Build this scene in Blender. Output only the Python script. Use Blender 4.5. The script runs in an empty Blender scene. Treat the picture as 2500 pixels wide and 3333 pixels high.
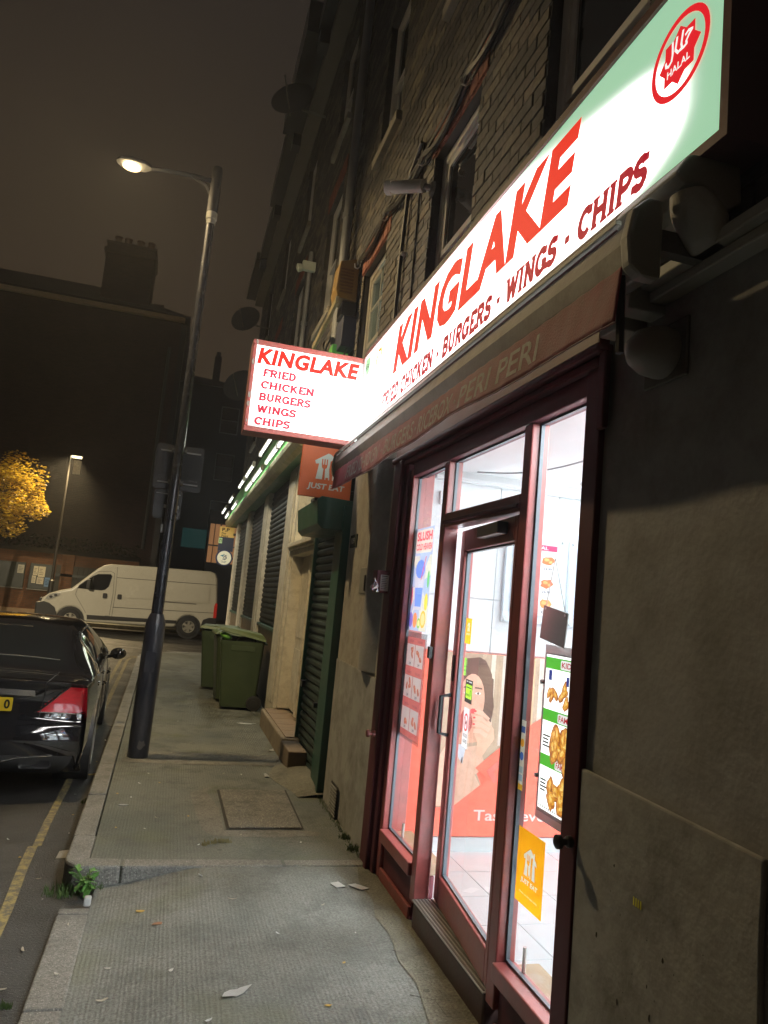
import bpy, bmesh, math, random
from mathutils import Vector, Matrix
from mathutils.geometry import delaunay_2d_cdt
RND = random.Random(11)
sc = bpy.context.scene
col = sc.collection
rad = math.radians

# ------------------------------------------------------------------ camera
def make_camera():
    yaw, pitch, roll = rad(15.116), rad(7.172), rad(5.354)
    f = Vector((math.sin(yaw)*math.cos(pitch), math.cos(yaw)*math.cos(pitch), math.sin(pitch)))
    r0 = Vector((math.cos(yaw), -math.sin(yaw), 0)); u0 = r0.cross(f)
    r = r0*math.cos(roll) + u0*math.sin(roll)
    u = -r0*math.sin(roll) + u0*math.cos(roll)
    cd = bpy.data.cameras.new('camera'); c = bpy.data.objects.new('camera', cd); col.objects.link(c)
    m = Matrix((r, u, -f)).transposed().to_4x4(); m.translation = Vector((0, 0, 1.55))
    c.matrix_world = m
    cd.sensor_fit = 'VERTICAL'; cd.sensor_height = 36.0; cd.lens = 36.0*2400/3333
    cd.clip_start = 0.03; cd.clip_end = 500
    sc.camera = c
make_camera()

# ------------------------------------------------------------------ night sky
world = bpy.data.worlds.new('World'); sc.world = world; world.use_nodes = True
wt = world.node_tree; wn = wt.nodes
bg = wn['Background']
tc = wn.new('ShaderNodeTexCoord'); sep = wn.new('ShaderNodeSeparateXYZ')
wt.links.new(tc.outputs['Generated'], sep.inputs[0])
rampw = wn.new('ShaderNodeValToRGB'); rampw.color_ramp.elements[0].position = 0.0
rampw.color_ramp.elements[0].color = (.043, .028, .0145, 1)
rampw.color_ramp.elements[1].position = .75; rampw.color_ramp.elements[1].color = (.0165, .0138, .012, 1)
nz = wn.new('ShaderNodeTexNoise'); nz.inputs['Scale'].default_value = 2.2; nz.inputs['Detail'].default_value = 3
wt.links.new(tc.outputs['Generated'], nz.inputs['Vector'])
mxw = wn.new('ShaderNodeMix'); mxw.data_type = 'RGBA'; mxw.blend_type = 'MULTIPLY'; mxw.inputs[0].default_value = .35
wt.links.new(sep.outputs['Z'], rampw.inputs[0]); wt.links.new(rampw.outputs[0], mxw.inputs[6]); wt.links.new(nz.outputs[0], mxw.inputs[7])
wt.links.new(mxw.outputs[2], bg.inputs[0]); bg.inputs[1].default_value = 1.3

sc.view_settings.view_transform = 'Standard'; sc.view_settings.look = 'None'
sc.view_settings.exposure = 0.0; sc.view_settings.gamma = 1.0; sc.view_settings.use_curve_mapping = False
sc.render.engine = 'CYCLES'
cy = sc.cycles
cy.use_denoising = True
try: cy.denoiser = 'OPENIMAGEDENOISE'; cy.denoising_input_passes = 'RGB_ALBEDO_NORMAL'
except Exception: pass
cy.max_bounces = 7; cy.diffuse_bounces = 3; cy.glossy_bounces = 3; cy.transmission_bounces = 4
cy.transparent_max_bounces = 12; cy.caustics_reflective = False; cy.caustics_refractive = False
cy.sample_clamp_indirect = 6.0; cy.sample_clamp_direct = 2.4

# ------------------------------------------------------------------ lamps (street lamp, far lamp)
def lamp(name, kind, loc, power, color, **kw):
    d = bpy.data.lights.new(name, kind); d.energy = power; d.color = color
    for k, v in kw.items(): setattr(d, k, v)
    o = bpy.data.objects.new(name, d); col.objects.link(o); o.location = loc
    return o
WARM = (1.0, .78, .47)
lamp('cross_street_lamp_light', 'SPOT', (-8.3, 15.6, 5.6), 5600, (1.0, .82, .55), spot_size=rad(118), spot_blend=.6, shadow_soft_size=.12).rotation_euler = (rad(28), rad(-22), 0)
lamp('far_lamp_light', 'SPOT', (-4.15, 29.9, 5.98), 3600, (1.0, .74, .38), spot_size=rad(104), spot_blend=.7, shadow_soft_size=.12).rotation_euler = (rad(-30), rad(14), 0)

# ------------------------------------------------------------------ helpers
ORG = {}
def props(o, label=None, cat=None, group=None, kind=None):
    if label: o['label'] = label
    if cat: o['category'] = cat
    if group: o['group'] = group
    if kind: o['kind'] = kind
    return o
def thing(name, label, cat, loc=(0, 0, 0), group=None):
    o = bpy.data.objects.new(name, None); col.objects.link(o); o.empty_display_size = .1
    o.location = loc; ORG[o.name] = Vector(loc)
    return props(o, label, cat, group)
def copy_tree(o, parent=None):
    c = o.copy(); col.objects.link(c); ORG[c.name] = ORG.get(o.name, Vector()).copy()
    if parent is not None: c.parent = parent
    for ch in list(o.children): copy_tree(ch, c)
    return c

class MB:
    def __init__(s): s.v = []; s.f = []
    def add(s, vs, fs):
        n = len(s.v); s.v += [tuple(v) for v in vs]; s.f += [tuple(i+n for i in f) for f in fs]; return s
    def box(s, x0, x1, y0, y1, z0, z1):
        return s.add([(x0,y0,z0),(x1,y0,z0),(x1,y1,z0),(x0,y1,z0),(x0,y0,z1),(x1,y0,z1),(x1,y1,z1),(x0,y1,z1)],
                     [(0,3,2,1),(4,5,6,7),(0,1,5,4),(1,2,6,5),(2,3,7,6),(3,0,4,7)])
    def obox(s, c, sx, sy, sz, m):
        c = Vector(c); vs = []
        for k in (-1, 1):
            for (i, j) in ((-1,-1),(1,-1),(1,1),(-1,1)): vs.append(c + m @ Vector((i*sx/2, j*sy/2, k*sz/2)))
        return s.add(vs, [(0,3,2,1),(4,5,6,7),(0,1,5,4),(1,2,6,5),(2,3,7,6),(3,0,4,7)])
    def prism(s, pts, fr, h0, h1):
        O, u, v, n = fr; k = len(pts)
        vs = [O+u*a+v*b+n*h0 for a, b in pts] + [O+u*a+v*b+n*h1 for a, b in pts]
        ar = sum(pts[i][0]*pts[(i+1) % k][1]-pts[(i+1) % k][0]*pts[i][1] for i in range(k))
        hand = u.cross(v).dot(n)*ar*(h1-h0)
        fs = [tuple(range(k-1, -1, -1)), tuple(range(k, 2*k))] + [(i, (i+1) % k, k+(i+1) % k, k+i) for i in range(k)]
        if hand*1 < 0: fs = [f[::-1] for f in fs]
        return s.add(vs, fs)
    def flat(s, pts, fr, h=0.002):
        O, u, v, n = fr; vs = [O+u*a+v*b+n*h for a, b in pts]; k = len(pts)
        ar = sum(pts[i][0]*pts[(i+1) % k][1]-pts[(i+1) % k][0]*pts[i][1] for i in range(k))
        f = tuple(range(k))
        if ar*u.cross(v).dot(n) < 0: f = f[::-1]
        return s.add(vs, [f])
    def ring(s, c, ax, r, n):
        c = Vector(c); ax = Vector(ax).normalized(); a = ax.orthogonal().normalized(); b = ax.cross(a)
        return [c + a*(r*math.cos(2*math.pi*i/n)) + b*(r*math.sin(2*math.pi*i/n)) for i in range(n)]
    def loft(s, rings, caps=True):
        n = len(rings[0]); vs = [p for r in rings for p in r]; fs = []
        for k in range(len(rings)-1):
            for i in range(n): fs.append((k*n+i, k*n+(i+1) % n, (k+1)*n+(i+1) % n, (k+1)*n+i))
        if caps: fs += [tuple(range(n-1, -1, -1)), tuple(range((len(rings)-1)*n, len(rings)*n))]
        return s.add(vs, fs)
    def cyl(s, p0, p1, r0, r1=None, n=14, caps=True):
        p0 = Vector(p0); p1 = Vector(p1); r1 = r0 if r1 is None else r1
        return s.loft([s.ring(p0, p1-p0, r0, n), s.ring(p1, p1-p0, r1, n)], caps)
    def lathe(s, c, prof, n=20, ax=(0, 0, 1)):
        c = Vector(c); ax = Vector(ax).normalized()
        return s.loft([s.ring(c+ax*h, ax, max(r, .0005), n) for h, r in prof])
    def tube(s, path, r, n=6):
        path = [Vector(p) for p in path]; rings = []; a = None
        for i, p in enumerate(path):
            d = (path[min(i+1, len(path)-1)]-path[max(i-1, 0)]).normalized()
            if a is None: a = d.orthogonal().normalized()
            else:
                a = (a - d*a.dot(d)); a = a.normalized() if a.length > 1e-6 else d.orthogonal().normalized()
            b = d.cross(a)
            rings.append([p+a*(r*math.cos(2*math.pi*k/n))+b*(r*math.sin(2*math.pi*k/n)) for k in range(n)])
        return s.loft(rings)
    def sph(s, c, rx, ry=None, rz=None, nu=14, nv=9, m=None):
        ry = ry or rx; rz = rz or rx; c = Vector(c); rings = []
        for j in range(nv+1):
            t = -math.pi/2 + math.pi*j/nv; t = max(-1.5, min(1.5, t)); ring = []
            for i in range(nu):
                p = Vector((rx*math.cos(t)*math.cos(2*math.pi*i/nu), ry*math.cos(t)*math.sin(2*math.pi*i/nu), rz*math.sin(t)))
                ring.append(c + (m @ p if m else p))
            rings.append(ring)
        return s.loft(rings)
    def grid(s, nx, ny, fn, flip=False):
        vs = [fn(i/nx, j/ny) for j in range(ny+1) for i in range(nx+1)]; fs = []
        for j in range(ny):
            for i in range(nx):
                a = j*(nx+1)+i; q = (a, a+1, a+nx+2, a+nx+1); fs.append(q[::-1] if flip else q)
        return s.add(vs, fs)
    def mesh(s, name, org=(0, 0, 0)):
        me = bpy.data.meshes.new(name); o = Vector(org)
        me.from_pydata([tuple(Vector(v)-o) for v in s.v], [], s.f); me.update(); return me
    def build(s, name, mat, parent=None, bevel=0, smooth=False, seg=2, org=None, label=None, kind=None, angle=40, weld=False):
        if parent is not None and org is None: o_ = ORG[parent.name]
        else: o_ = Vector(org or (0, 0, 0))
        me = s.mesh(name, o_)
        if mat: me.materials.append(mat)
        if weld:
            bm = bmesh.new(); bm.from_mesh(me); bmesh.ops.remove_doubles(bm, verts=bm.verts, dist=.0006); bm.to_mesh(me); bm.free()
        ob = bpy.data.objects.new(name, me); col.objects.link(ob)
        if parent is not None:
            ob.parent = parent
            if org is not None: ob.location = Vector(org)-ORG[parent.name]
        else: ob.location = o_
        ORG[ob.name] = o_
        if smooth:
            me.shade_smooth() if hasattr(me, 'shade_smooth') else None
            for p in me.polygons: p.use_smooth = True
            try: me.set_sharp_from_angle(angle=rad(angle))
            except Exception: pass
        if bevel:
            b = ob.modifiers.new('bevel', 'BEVEL'); b.width = bevel; b.segments = seg; b.limit_method = 'ANGLE'; b.angle_limit = rad(35)
        if label: ob['label'] = label
        if kind: ob['kind'] = kind
        return ob
V = Vector
def frame(O, u, v):
    u = V(u).normalized(); v = V(v).normalized(); return (V(O), u, v, u.cross(v))
def wallfr(x, y, z): return (V((x, y, z)), V((0, -1, 0)), V((0, 0, 1)), V((-1, 0, 0)))     # facing the street, reads towards the viewer
def facefr(x, y, z): return (V((x, y, z)), V((1, 0, 0)), V((0, 0, 1)), V((0, -1, 0)))      # facing the viewer
def ell(cx, cy, rx, ry, n=20, a0=0, a1=2*math.pi, rot=0):
    out = []
    full = abs(a1-a0-2*math.pi) < 1e-6
    for i in range(n if full else n+1):
        a = a0+(a1-a0)*i/n; x = rx*math.cos(a); y = ry*math.sin(a)
        out.append((cx+x*math.cos(rot)-y*math.sin(rot), cy+x*math.sin(rot)+y*math.cos(rot)))
    return out
def rect(x0, y0, x1, y1): return [(x0,y0),(x1,y0),(x1,y1),(x0,y1)]
def rrect(x0, y0, x1, y1, r, n=4):
    out = []
    for cx, cy, a in ((x1-r,y0+r,-90),(x1-r,y1-r,0),(x0+r,y1-r,90),(x0+r,y0+r,180)):
        for i in range(n+1): t = rad(a+90*i/n); out.append((cx+r*math.cos(t), cy+r*math.sin(t)))
    return out
def blob(cx, cy, rx, ry, n=14, j=.15, rot=0, rnd=RND):
    out = []
    for i in range(n):
        a = 2*math.pi*i/n; k = 1+rnd.uniform(-j, j); x = rx*k*math.cos(a); y = ry*k*math.sin(a)
        out.append((cx+x*math.cos(rot)-y*math.sin(rot), cy+x*math.sin(rot)+y*math.cos(rot)))
    return out
FONTCACHE = {}
def glyphs(body, bold=0.0, spacing=1.0):
    k = (body, bold, spacing)
    if k not in FONTCACHE:
        cu = bpy.data.curves.new('t', 'FONT'); cu.body = body; cu.size = 1; cu.offset = bold; cu.space_character = spacing
        cu.resolution_u = 3; cu.fill_mode = 'FRONT'
        o = bpy.data.objects.new('t', cu); me = bpy.data.meshes.new_from_object(o)
        FONTCACHE[k] = ([tuple(v.co) for v in me.vertices], [tuple(p.vertices) for p in me.polygons])
        bpy.data.objects.remove(o); bpy.data.curves.remove(cu); bpy.data.meshes.remove(me)
    return FONTCACHE[k]
def text(mb, body, fr, x, y, h, w=None, shear=0, bold=0.0, lift=.003, spacing=1.0, warp=None):
    vs, fs = glyphs(body, bold, spacing)
    if not vs: return mb
    x0 = min(v[0] for v in vs); x1 = max(v[0] for v in vs); y0 = min(v[1] for v in vs); y1 = max(v[1] for v in vs)
    sy = h/(y1-y0); sx = (w/(x1-x0)) if w else sy
    O, u, vv, n = fr; out = []
    for a, b, _ in vs:
        px = x+(a-x0)*sx+shear*(b-y0)*sy; py = y+(b-y0)*sy
        p = O+u*px+vv*py+n*lift
        out.append(warp(p) if warp else p)
    # keep the printed side facing outwards
    if u.cross(vv).dot(n) < 0: fs = [f[::-1] for f in fs]
    return mb.add(out, fs)
# slab-serif sign lettering drawn as strokes
def arc(cx, cy, rx, ry, a0, a1, n=9): return [(cx+rx*math.cos(rad(a0+(a1-a0)*i/n)), cy+ry*math.sin(rad(a0+(a1-a0)*i/n))) for i in range(n+1)]
SL = {
 'F': (.78, [[(.2,0),(.2,1)],[(.1,.92),(.74,.92),(.74,.72)],[(.2,.5),(.55,.5)]], [(.2,.04,.2)]),
 'R': (.9, [[(.2,0),(.2,1)],[(.1,.92),(.5,.92)]+arc(.5,.71,.22,.21,90,-90)+[(.2,.5)],[(.45,.5),(.72,.04)]], [(.2,.04,.2),(.78,.04,.12)]),
 'I': (.44, [[(.22,0),(.22,1)]], [(.22,.04,.2),(.22,.96,.2)]),
 'E': (.82, [[(.2,0),(.2,1)],[(.1,.92),(.72,.92),(.72,.74)],[(.2,.5),(.55,.5)],[(.1,.08),(.74,.08),(.74,.28)]], []),
 'D': (.9, [[(.2,0),(.2,1)],[(.08,.92),(.4,.92)]+arc(.4,.5,.34,.42,90,-90)+[(.08,.08)]], []),
 'C': (.86, [arc(.46,.5,.34,.42,45,315,14),[(.71,.98),(.71,.66)]], []),
 'H': (.96, [[(.2,0),(.2,1)],[(.76,0),(.76,1)],[(.2,.5),(.76,.5)]], [(.2,.04,.19),(.2,.96,.19),(.76,.04,.19),(.76,.96,.19)]),
 'K': (.92, [[(.2,0),(.2,1)],[(.24,.42),(.7,.95)],[(.38,.58),(.74,.04)]], [(.2,.04,.19),(.2,.96,.19),(.76,.04,.14),(.72,.96,.16)]),
 'N': (.96, [[(.2,0),(.2,1)],[(.2,.95),(.76,.05)],[(.76,0),(.76,1)]], [(.2,.04,.18),(.15,.96,.15),(.76,.96,.18)]),
 'B': (.88, [[(.2,0),(.2,1)],[(.08,.92),(.5,.92)]+arc(.5,.72,.2,.2,90,-90)+[(.2,.52)],[(.5,.52)]+arc(.5,.3,.25,.22,90,-90)+[(.08,.08)]], []),
 'U': (.94, [[(.2,1),(.2,.4)]+arc(.47,.36,.27,.29,180,360)+[(.74,1)]], [(.2,.96,.18),(.74,.96,.18)]),
 'G': (.92, [arc(.46,.5,.34,.42,45,345,14)+[(.78,.42),(.52,.42)],[(.73,.98),(.73,.68)],[(.78,.42),(.78,.05)]], []),
 'S': (.74, [arc(.38,.72,.24,.2,20,270,9)+arc(.38,.3,.25,.22,90,-160,9),[(.62,.98),(.62,.74)],[(.13,.02),(.13,.28)]], []),
 'W': (1.2, [[(.15,1),(.38,.03),(.6,.9),(.82,.03),(1.05,1)]], [(.15,.96,.17),(1.05,.96,.17)]),
 'P': (.84, [[(.2,0),(.2,1)],[(.08,.92),(.5,.92)]+arc(.5,.69,.22,.23,90,-90)+[(.2,.46)]], [(.2,.04,.2)]),
 '-': (.6, [[(.14,.45),(.46,.45)]], []), ' ': (.42, [], []),
}
def slab(mb, body, fr, x, y, h, w, shear=0.0, thick=.155, lift=.003):
    tot = sum(SL[c][0] for c in body); k = w/tot; O, u, v, n = fr; cx = 0; cnt = 0
    def P(a, b, d): return O+u*(x+a*k+shear*b*h)+v*(y+b*h)+n*(lift+d)
    for c in body:
        wd, strokes, serif = SL[c]
        segs = list(strokes)+[[(sx-sl, sy), (sx+sl, sy)] for sx, sy, sl in serif]
        for si, st in enumerate(segs):
            t = (thick if si < len(strokes) else .12)/2; last = len(st)-2
            for i, (p, q) in enumerate(zip(st, st[1:])):
                d = cnt % 9*.00012; cnt += 1; dx, dy = q[0]-p[0], q[1]-p[1]; L = math.hypot(dx, dy) or 1; dx /= L; dy /= L
                e0 = t*.35 if i > 0 else 0; e1 = t*.35 if i < last else 0; nx, ny = -dy*t, dx*t
                px, py, qx, qy = cx+p[0]-dx*e0, p[1]-dy*e0, cx+q[0]+dx*e1, q[1]+dy*e1
                vs = [P(px-nx, py-ny, d), P(qx-nx, qy-ny, d), P(qx+nx, qy+ny, d), P(px+nx, py+ny, d)]
                nn = (vs[1]-vs[0]).cross(vs[2]-vs[0])
                mb.add(vs, [(0,1,2,3) if nn.dot(n) >= 0 else (3,2,1,0)])
        cx += wd
    return mb

# ------------------------------------------------------------------ materials
MATS = {}
def nodes_of(name):
    m = bpy.data.materials.new(name); m.use_nodes = True; nt = m.node_tree
    return m, nt, nt.nodes, nt.links, nt.nodes['Principled BSDF']
def pm(name, c, rough=.6, metal=0.0, var=.15, vs=5.0, bump=.15, bs=60.0, coat=0.0, spec=.5, dirt=None, ds=2.0, da=.5, rv=.12, stretch=None, emit=None, es=0.0):
    if name in MATS: return MATS[name]
    m, nt, N, Lk, b = nodes_of(name)
    g = N.new('ShaderNodeNewGeometry'); vec = g.outputs['Position']
    if stretch:
        mp = N.new('ShaderNodeMapping'); mp.inputs['Scale'].default_value = stretch; Lk.new(vec, mp.inputs[0]); vec = mp.outputs[0]
    n1 = N.new('ShaderNodeTexNoise'); n1.inputs['Scale'].default_value = vs; n1.inputs['Detail'].default_value = 6; n1.inputs['Roughness'].default_value = .65; Lk.new(vec, n1.inputs['Vector'])
    mx = N.new('ShaderNodeMix'); mx.data_type = 'RGBA'
    mx.inputs[6].default_value = tuple(x*(1-var*1.6) for x in c)+(1,); mx.inputs[7].default_value = tuple(min(1, x*(1+var*1.6)) for x in c)+(1,)
    Lk.new(n1.outputs[0], mx.inputs[0]); out = mx.outputs[2]
    if dirt:
        n2 = N.new('ShaderNodeTexNoise'); n2.inputs['Scale'].default_value = ds; n2.inputs['Detail'].default_value = 9; n2.inputs['Roughness'].default_value = .7; Lk.new(vec, n2.inputs['Vector'])
        r = N.new('ShaderNodeValToRGB'); r.color_ramp.elements[0].position = .5-.18*da; r.color_ramp.elements[1].position = .72-.1*da; Lk.new(n2.outputs[0], r.inputs[0])
        ml = N.new('ShaderNodeMath'); ml.operation = 'MULTIPLY'; ml.inputs[1].default_value = min(1, da*1.5); Lk.new(r.outputs[0], ml.inputs[0])
        m2 = N.new('ShaderNodeMix'); m2.data_type = 'RGBA'; m2.inputs[7].default_value = tuple(dirt)+(1,); Lk.new(out, m2.inputs[6]); Lk.new(ml.outputs[0], m2.inputs[0]); out = m2.outputs[2]
    Lk.new(out, b.inputs['Base Color'])
    rr = N.new('ShaderNodeMapRange'); rr.inputs[3].default_value = max(.03, rough-rv); rr.inputs[4].default_value = min(1, rough+rv); Lk.new(n1.outputs[0], rr.inputs[0]); Lk.new(rr.outputs[0], b.inputs['Roughness'])
    b.inputs['Metallic'].default_value = metal; b.inputs['Coat Weight'].default_value = coat; b.inputs['Specular IOR Level'].default_value = spec
    if bump:
        n3 = N.new('ShaderNodeTexNoise'); n3.inputs['Scale'].default_value = bs; n3.inputs['Detail'].default_value = 4; Lk.new(vec, n3.inputs['Vector'])
        bp = N.new('ShaderNodeBump'); bp.inputs['Strength'].default_value = bump; bp.inputs['Distance'].default_value = .01; Lk.new(n3.outputs[0], bp.inputs['Height']); Lk.new(bp.outputs[0], b.inputs['Normal'])
    if emit: b.inputs['Emission Color'].default_value = tuple(emit)+(1,); b.inputs['Emission Strength'].default_value = es
    MATS[name] = m; return m
def em(name, c, s):
    if name in MATS: return MATS[name]
    m, nt, N, Lk, b = nodes_of(name); b.inputs['Base Color'].default_value = tuple(min(.8, x)*.25 for x in c)+(1,); b.inputs['Roughness'].default_value = .6
    b.inputs['Emission Color'].default_value = tuple(c)+(1,); b.inputs['Emission Strength'].default_value = s; b.inputs['Specular IOR Level'].default_value = .1; MATS[name] = m; return m
def ink(c, rough=.75): return pm('print_%02x%02x%02x' % tuple(int(max(0, min(.999, x))*256) for x in c), c, rough, var=.06, bump=0, rv=.05, spec=.06)
def lit_food(name, c1, c2, s):
    if name in MATS: return MATS[name]
    m, nt, N, Lk, b = nodes_of(name); g = N.new('ShaderNodeNewGeometry'); n = N.new('ShaderNodeTexNoise'); n.inputs['Scale'].default_value = 70; n.inputs['Detail'].default_value = 5; Lk.new(g.outputs['Position'], n.inputs['Vector'])
    r = N.new('ShaderNodeValToRGB'); r.color_ramp.elements[0].position = .35; r.color_ramp.elements[1].position = .66; r.color_ramp.elements[0].color = tuple(c1)+(1,); r.color_ramp.elements[1].color = tuple(c2)+(1,); Lk.new(n.outputs[0], r.inputs[0])
    b.inputs['Base Color'].default_value = (.1,.05,.02,1); b.inputs['Roughness'].default_value = .6; Lk.new(r.outputs[0], b.inputs['Emission Color']); b.inputs['Emission Strength'].default_value = s; MATS[name] = m; return m
def photo_ink(c, v=.28, sc_=16):
    return pm('photo_%02x%02x%02x' % tuple(int(max(0, min(.999, x))*256) for x in c), c, .8, var=v, vs=sc_, bump=0, rv=.05, spec=.05)
def film(c):
    # printed film or paper that lets light through from behind
    k = 'film_%02x%02x%02x' % tuple(int(max(0, min(.999, x))*256) for x in c)
    if k in MATS: return MATS[k]
    m, nt, N, Lk, b = nodes_of(k); b.inputs['Base Color'].default_value = tuple(c)+(1,); b.inputs['Roughness'].default_value = .4
    t = N.new('ShaderNodeBsdfTranslucent'); t.inputs[0].default_value = tuple(min(1, x*1.15) for x in c)+(1,)
    mx = N.new('ShaderNodeMixShader'); mx.inputs[0].default_value = .6; Lk.new(b.outputs[0], mx.inputs[1]); Lk.new(t.outputs[0], mx.inputs[2]); Lk.new(mx.outputs[0], N['Material Output'].inputs[0])
    MATS[k] = m; return m
def glow(c, s=1.0): return em('lit_%02x%02x%02x_%d' % (tuple(int(max(0, min(.999, x))*256) for x in c)+(int(s*10),)), c, s)
def glass_mat(name, tint=(.93, .96, .95), rough=.02, f=1.0, dirtamt=.0):
    m = bpy.data.materials.new(name); m.use_nodes = True; nt = m.node_tree; N = nt.nodes; Lk = nt.links
    N.remove(N['Principled BSDF']); o = N['Material Output']
    t = N.new('ShaderNodeBsdfTransparent'); t.inputs[0].default_value = tuple(tint)+(1,)
    gl = N.new('ShaderNodeBsdfGlossy'); gl.inputs['Roughness'].default_value = rough
    fr = N.new('ShaderNodeFresnel'); fr.inputs[0].default_value = 1.45
    mm = N.new('ShaderNodeMath'); mm.operation = 'MULTIPLY'; mm.inputs[1].default_value = f; Lk.new(fr.outputs[0], mm.inputs[0])
    mx = N.new('ShaderNodeMixShader'); Lk.new(mm.outputs[0], mx.inputs[0]); Lk.new(t.outputs[0], mx.inputs[1]); Lk.new(gl.outputs[0], mx.inputs[2])
    out = mx.outputs[0]
    if dirtamt:
        g = N.new('ShaderNodeNewGeometry'); n = N.new('ShaderNodeTexNoise'); n.inputs['Scale'].default_value = 4; n.inputs['Detail'].default_value = 8; Lk.new(g.outputs['Position'], n.inputs['Vector'])
        r = N.new('ShaderNodeMapRange'); r.inputs[1].default_value = .35; r.inputs[2].default_value = .8; r.inputs[3].default_value = 0; r.inputs[4].default_value = dirtamt; Lk.new(n.outputs[0], r.inputs[0])
        d = N.new('ShaderNodeBsdfDiffuse'); d.inputs[0].default_value = (.45, .43, .4, 1)
        m2 = N.new('ShaderNodeMixShader'); Lk.new(r.outputs[0], m2.inputs[0]); Lk.new(out, m2.inputs[1]); Lk.new(d.outputs[0], m2.inputs[2]); out = m2.outputs[0]
    Lk.new(out, o.inputs[0]); return m
def brick_piece_mat(name, cols, rough=.85, soot=.5):
    """single modelled bricks: each piece takes its own colour"""
    m, nt, N, Lk, b = nodes_of(name)
    g = N.new('ShaderNodeNewGeometry'); oi = N.new('ShaderNodeObjectInfo')
    ad = N.new('ShaderNodeMath'); ad.operation = 'ADD'; Lk.new(g.outputs['Random Per Island'], ad.inputs[0]); Lk.new(oi.outputs['Random'], ad.inputs[1])
    fc = N.new('ShaderNodeMath'); fc.operation = 'FRACT'; Lk.new(ad.outputs[0], fc.inputs[0])
    r = N.new('ShaderNodeValToRGB'); r.color_ramp.interpolation = 'CONSTANT'
    while len(r.color_ramp.elements) < len(cols): r.color_ramp.elements.new(.5)
    for i, c in enumerate(cols): r.color_ramp.elements[i].position = i/len(cols); r.color_ramp.elements[i].color = tuple(c)+(1,)
    Lk.new(fc.outputs[0], r.inputs[0])
    n = N.new('ShaderNodeTexNoise'); n.inputs['Scale'].default_value = 30; n.inputs['Detail'].default_value = 6; Lk.new(g.outputs['Position'], n.inputs['Vector'])
    mx = N.new('ShaderNodeMix'); mx.data_type = 'RGBA'; mx.blend_type = 'MULTIPLY'; mx.inputs[0].default_value = .55; Lk.new(r.outputs[0], mx.inputs[6])
    rr = N.new('ShaderNodeMapRange'); rr.inputs[1].default_value = .3; rr.inputs[2].default_value = .65; rr.inputs[3].default_value = .25; rr.inputs[4].default_value = 1.15; Lk.new(n.outputs[0], rr.inputs[0]); Lk.new(rr.outputs[0], mx.inputs[7])
    Lk.new(mx.outputs[2], b.inputs['Base Color']); b.inputs['Roughness'].default_value = rough
    bp = N.new('ShaderNodeBump'); bp.inputs['Strength'].default_value = .5; bp.inputs['Distance'].default_value = .01; Lk.new(n.outputs[0], bp.inputs['Height']); Lk.new(bp.outputs[0], b.inputs['Normal'])
    MATS[name] = m; return m
def brick_wall_mat(name, c1, c2, mort, axis='x', scale=1.0):
    """brickwork too far off to pick single bricks apart"""
    m, nt, N, Lk, b = nodes_of(name)
    g = N.new('ShaderNodeNewGeometry'); s = N.new('ShaderNodeSeparateXYZ'); Lk.new(g.outputs['Position'], s.inputs[0])
    cmb = N.new('ShaderNodeCombineXYZ'); Lk.new(s.outputs['X' if axis == 'x' else 'Y'], cmb.inputs[0]); Lk.new(s.outputs['Z'], cmb.inputs[1])
    t = N.new('ShaderNodeTexBrick'); t.inputs['Color1'].default_value = tuple(c1)+(1,); t.inputs['Color2'].default_value = tuple(c2)+(1,); t.inputs['Mortar'].default_value = tuple(mort)+(1,)
    t.inputs['Scale'].default_value = 1/scale; t.inputs['Brick Width'].default_value = .225; t.inputs['Row Height'].default_value = .075; t.inputs['Mortar Size'].default_value = .008; t.inputs['Bias'].default_value = -.1
    Lk.new(cmb.outputs[0], t.inputs['Vector'])
    n = N.new('ShaderNodeTexNoise'); n.inputs['Scale'].default_value = 1.3; n.inputs['Detail'].default_value = 6; Lk.new(g.outputs['Position'], n.inputs['Vector'])
    mx = N.new('ShaderNodeMix'); mx.data_type = 'RGBA'; mx.blend_type = 'MULTIPLY'; mx.inputs[0].default_value = .6; Lk.new(t.outputs[0], mx.inputs[6]); Lk.new(n.outputs[0], mx.inputs[7])
    Lk.new(mx.outputs[2], b.inputs['Base Color']); b.inputs['Roughness'].default_value = .9
    bp = N.new('ShaderNodeBump'); bp.inputs['Strength'].default_value = .6; bp.inputs['Distance'].default_value = .01; bp.invert = True; Lk.new(t.outputs['Fac'], bp.inputs['Height']); Lk.new(bp.outputs[0], b.inputs['Normal'])
    MATS[name] = m; return m
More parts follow.
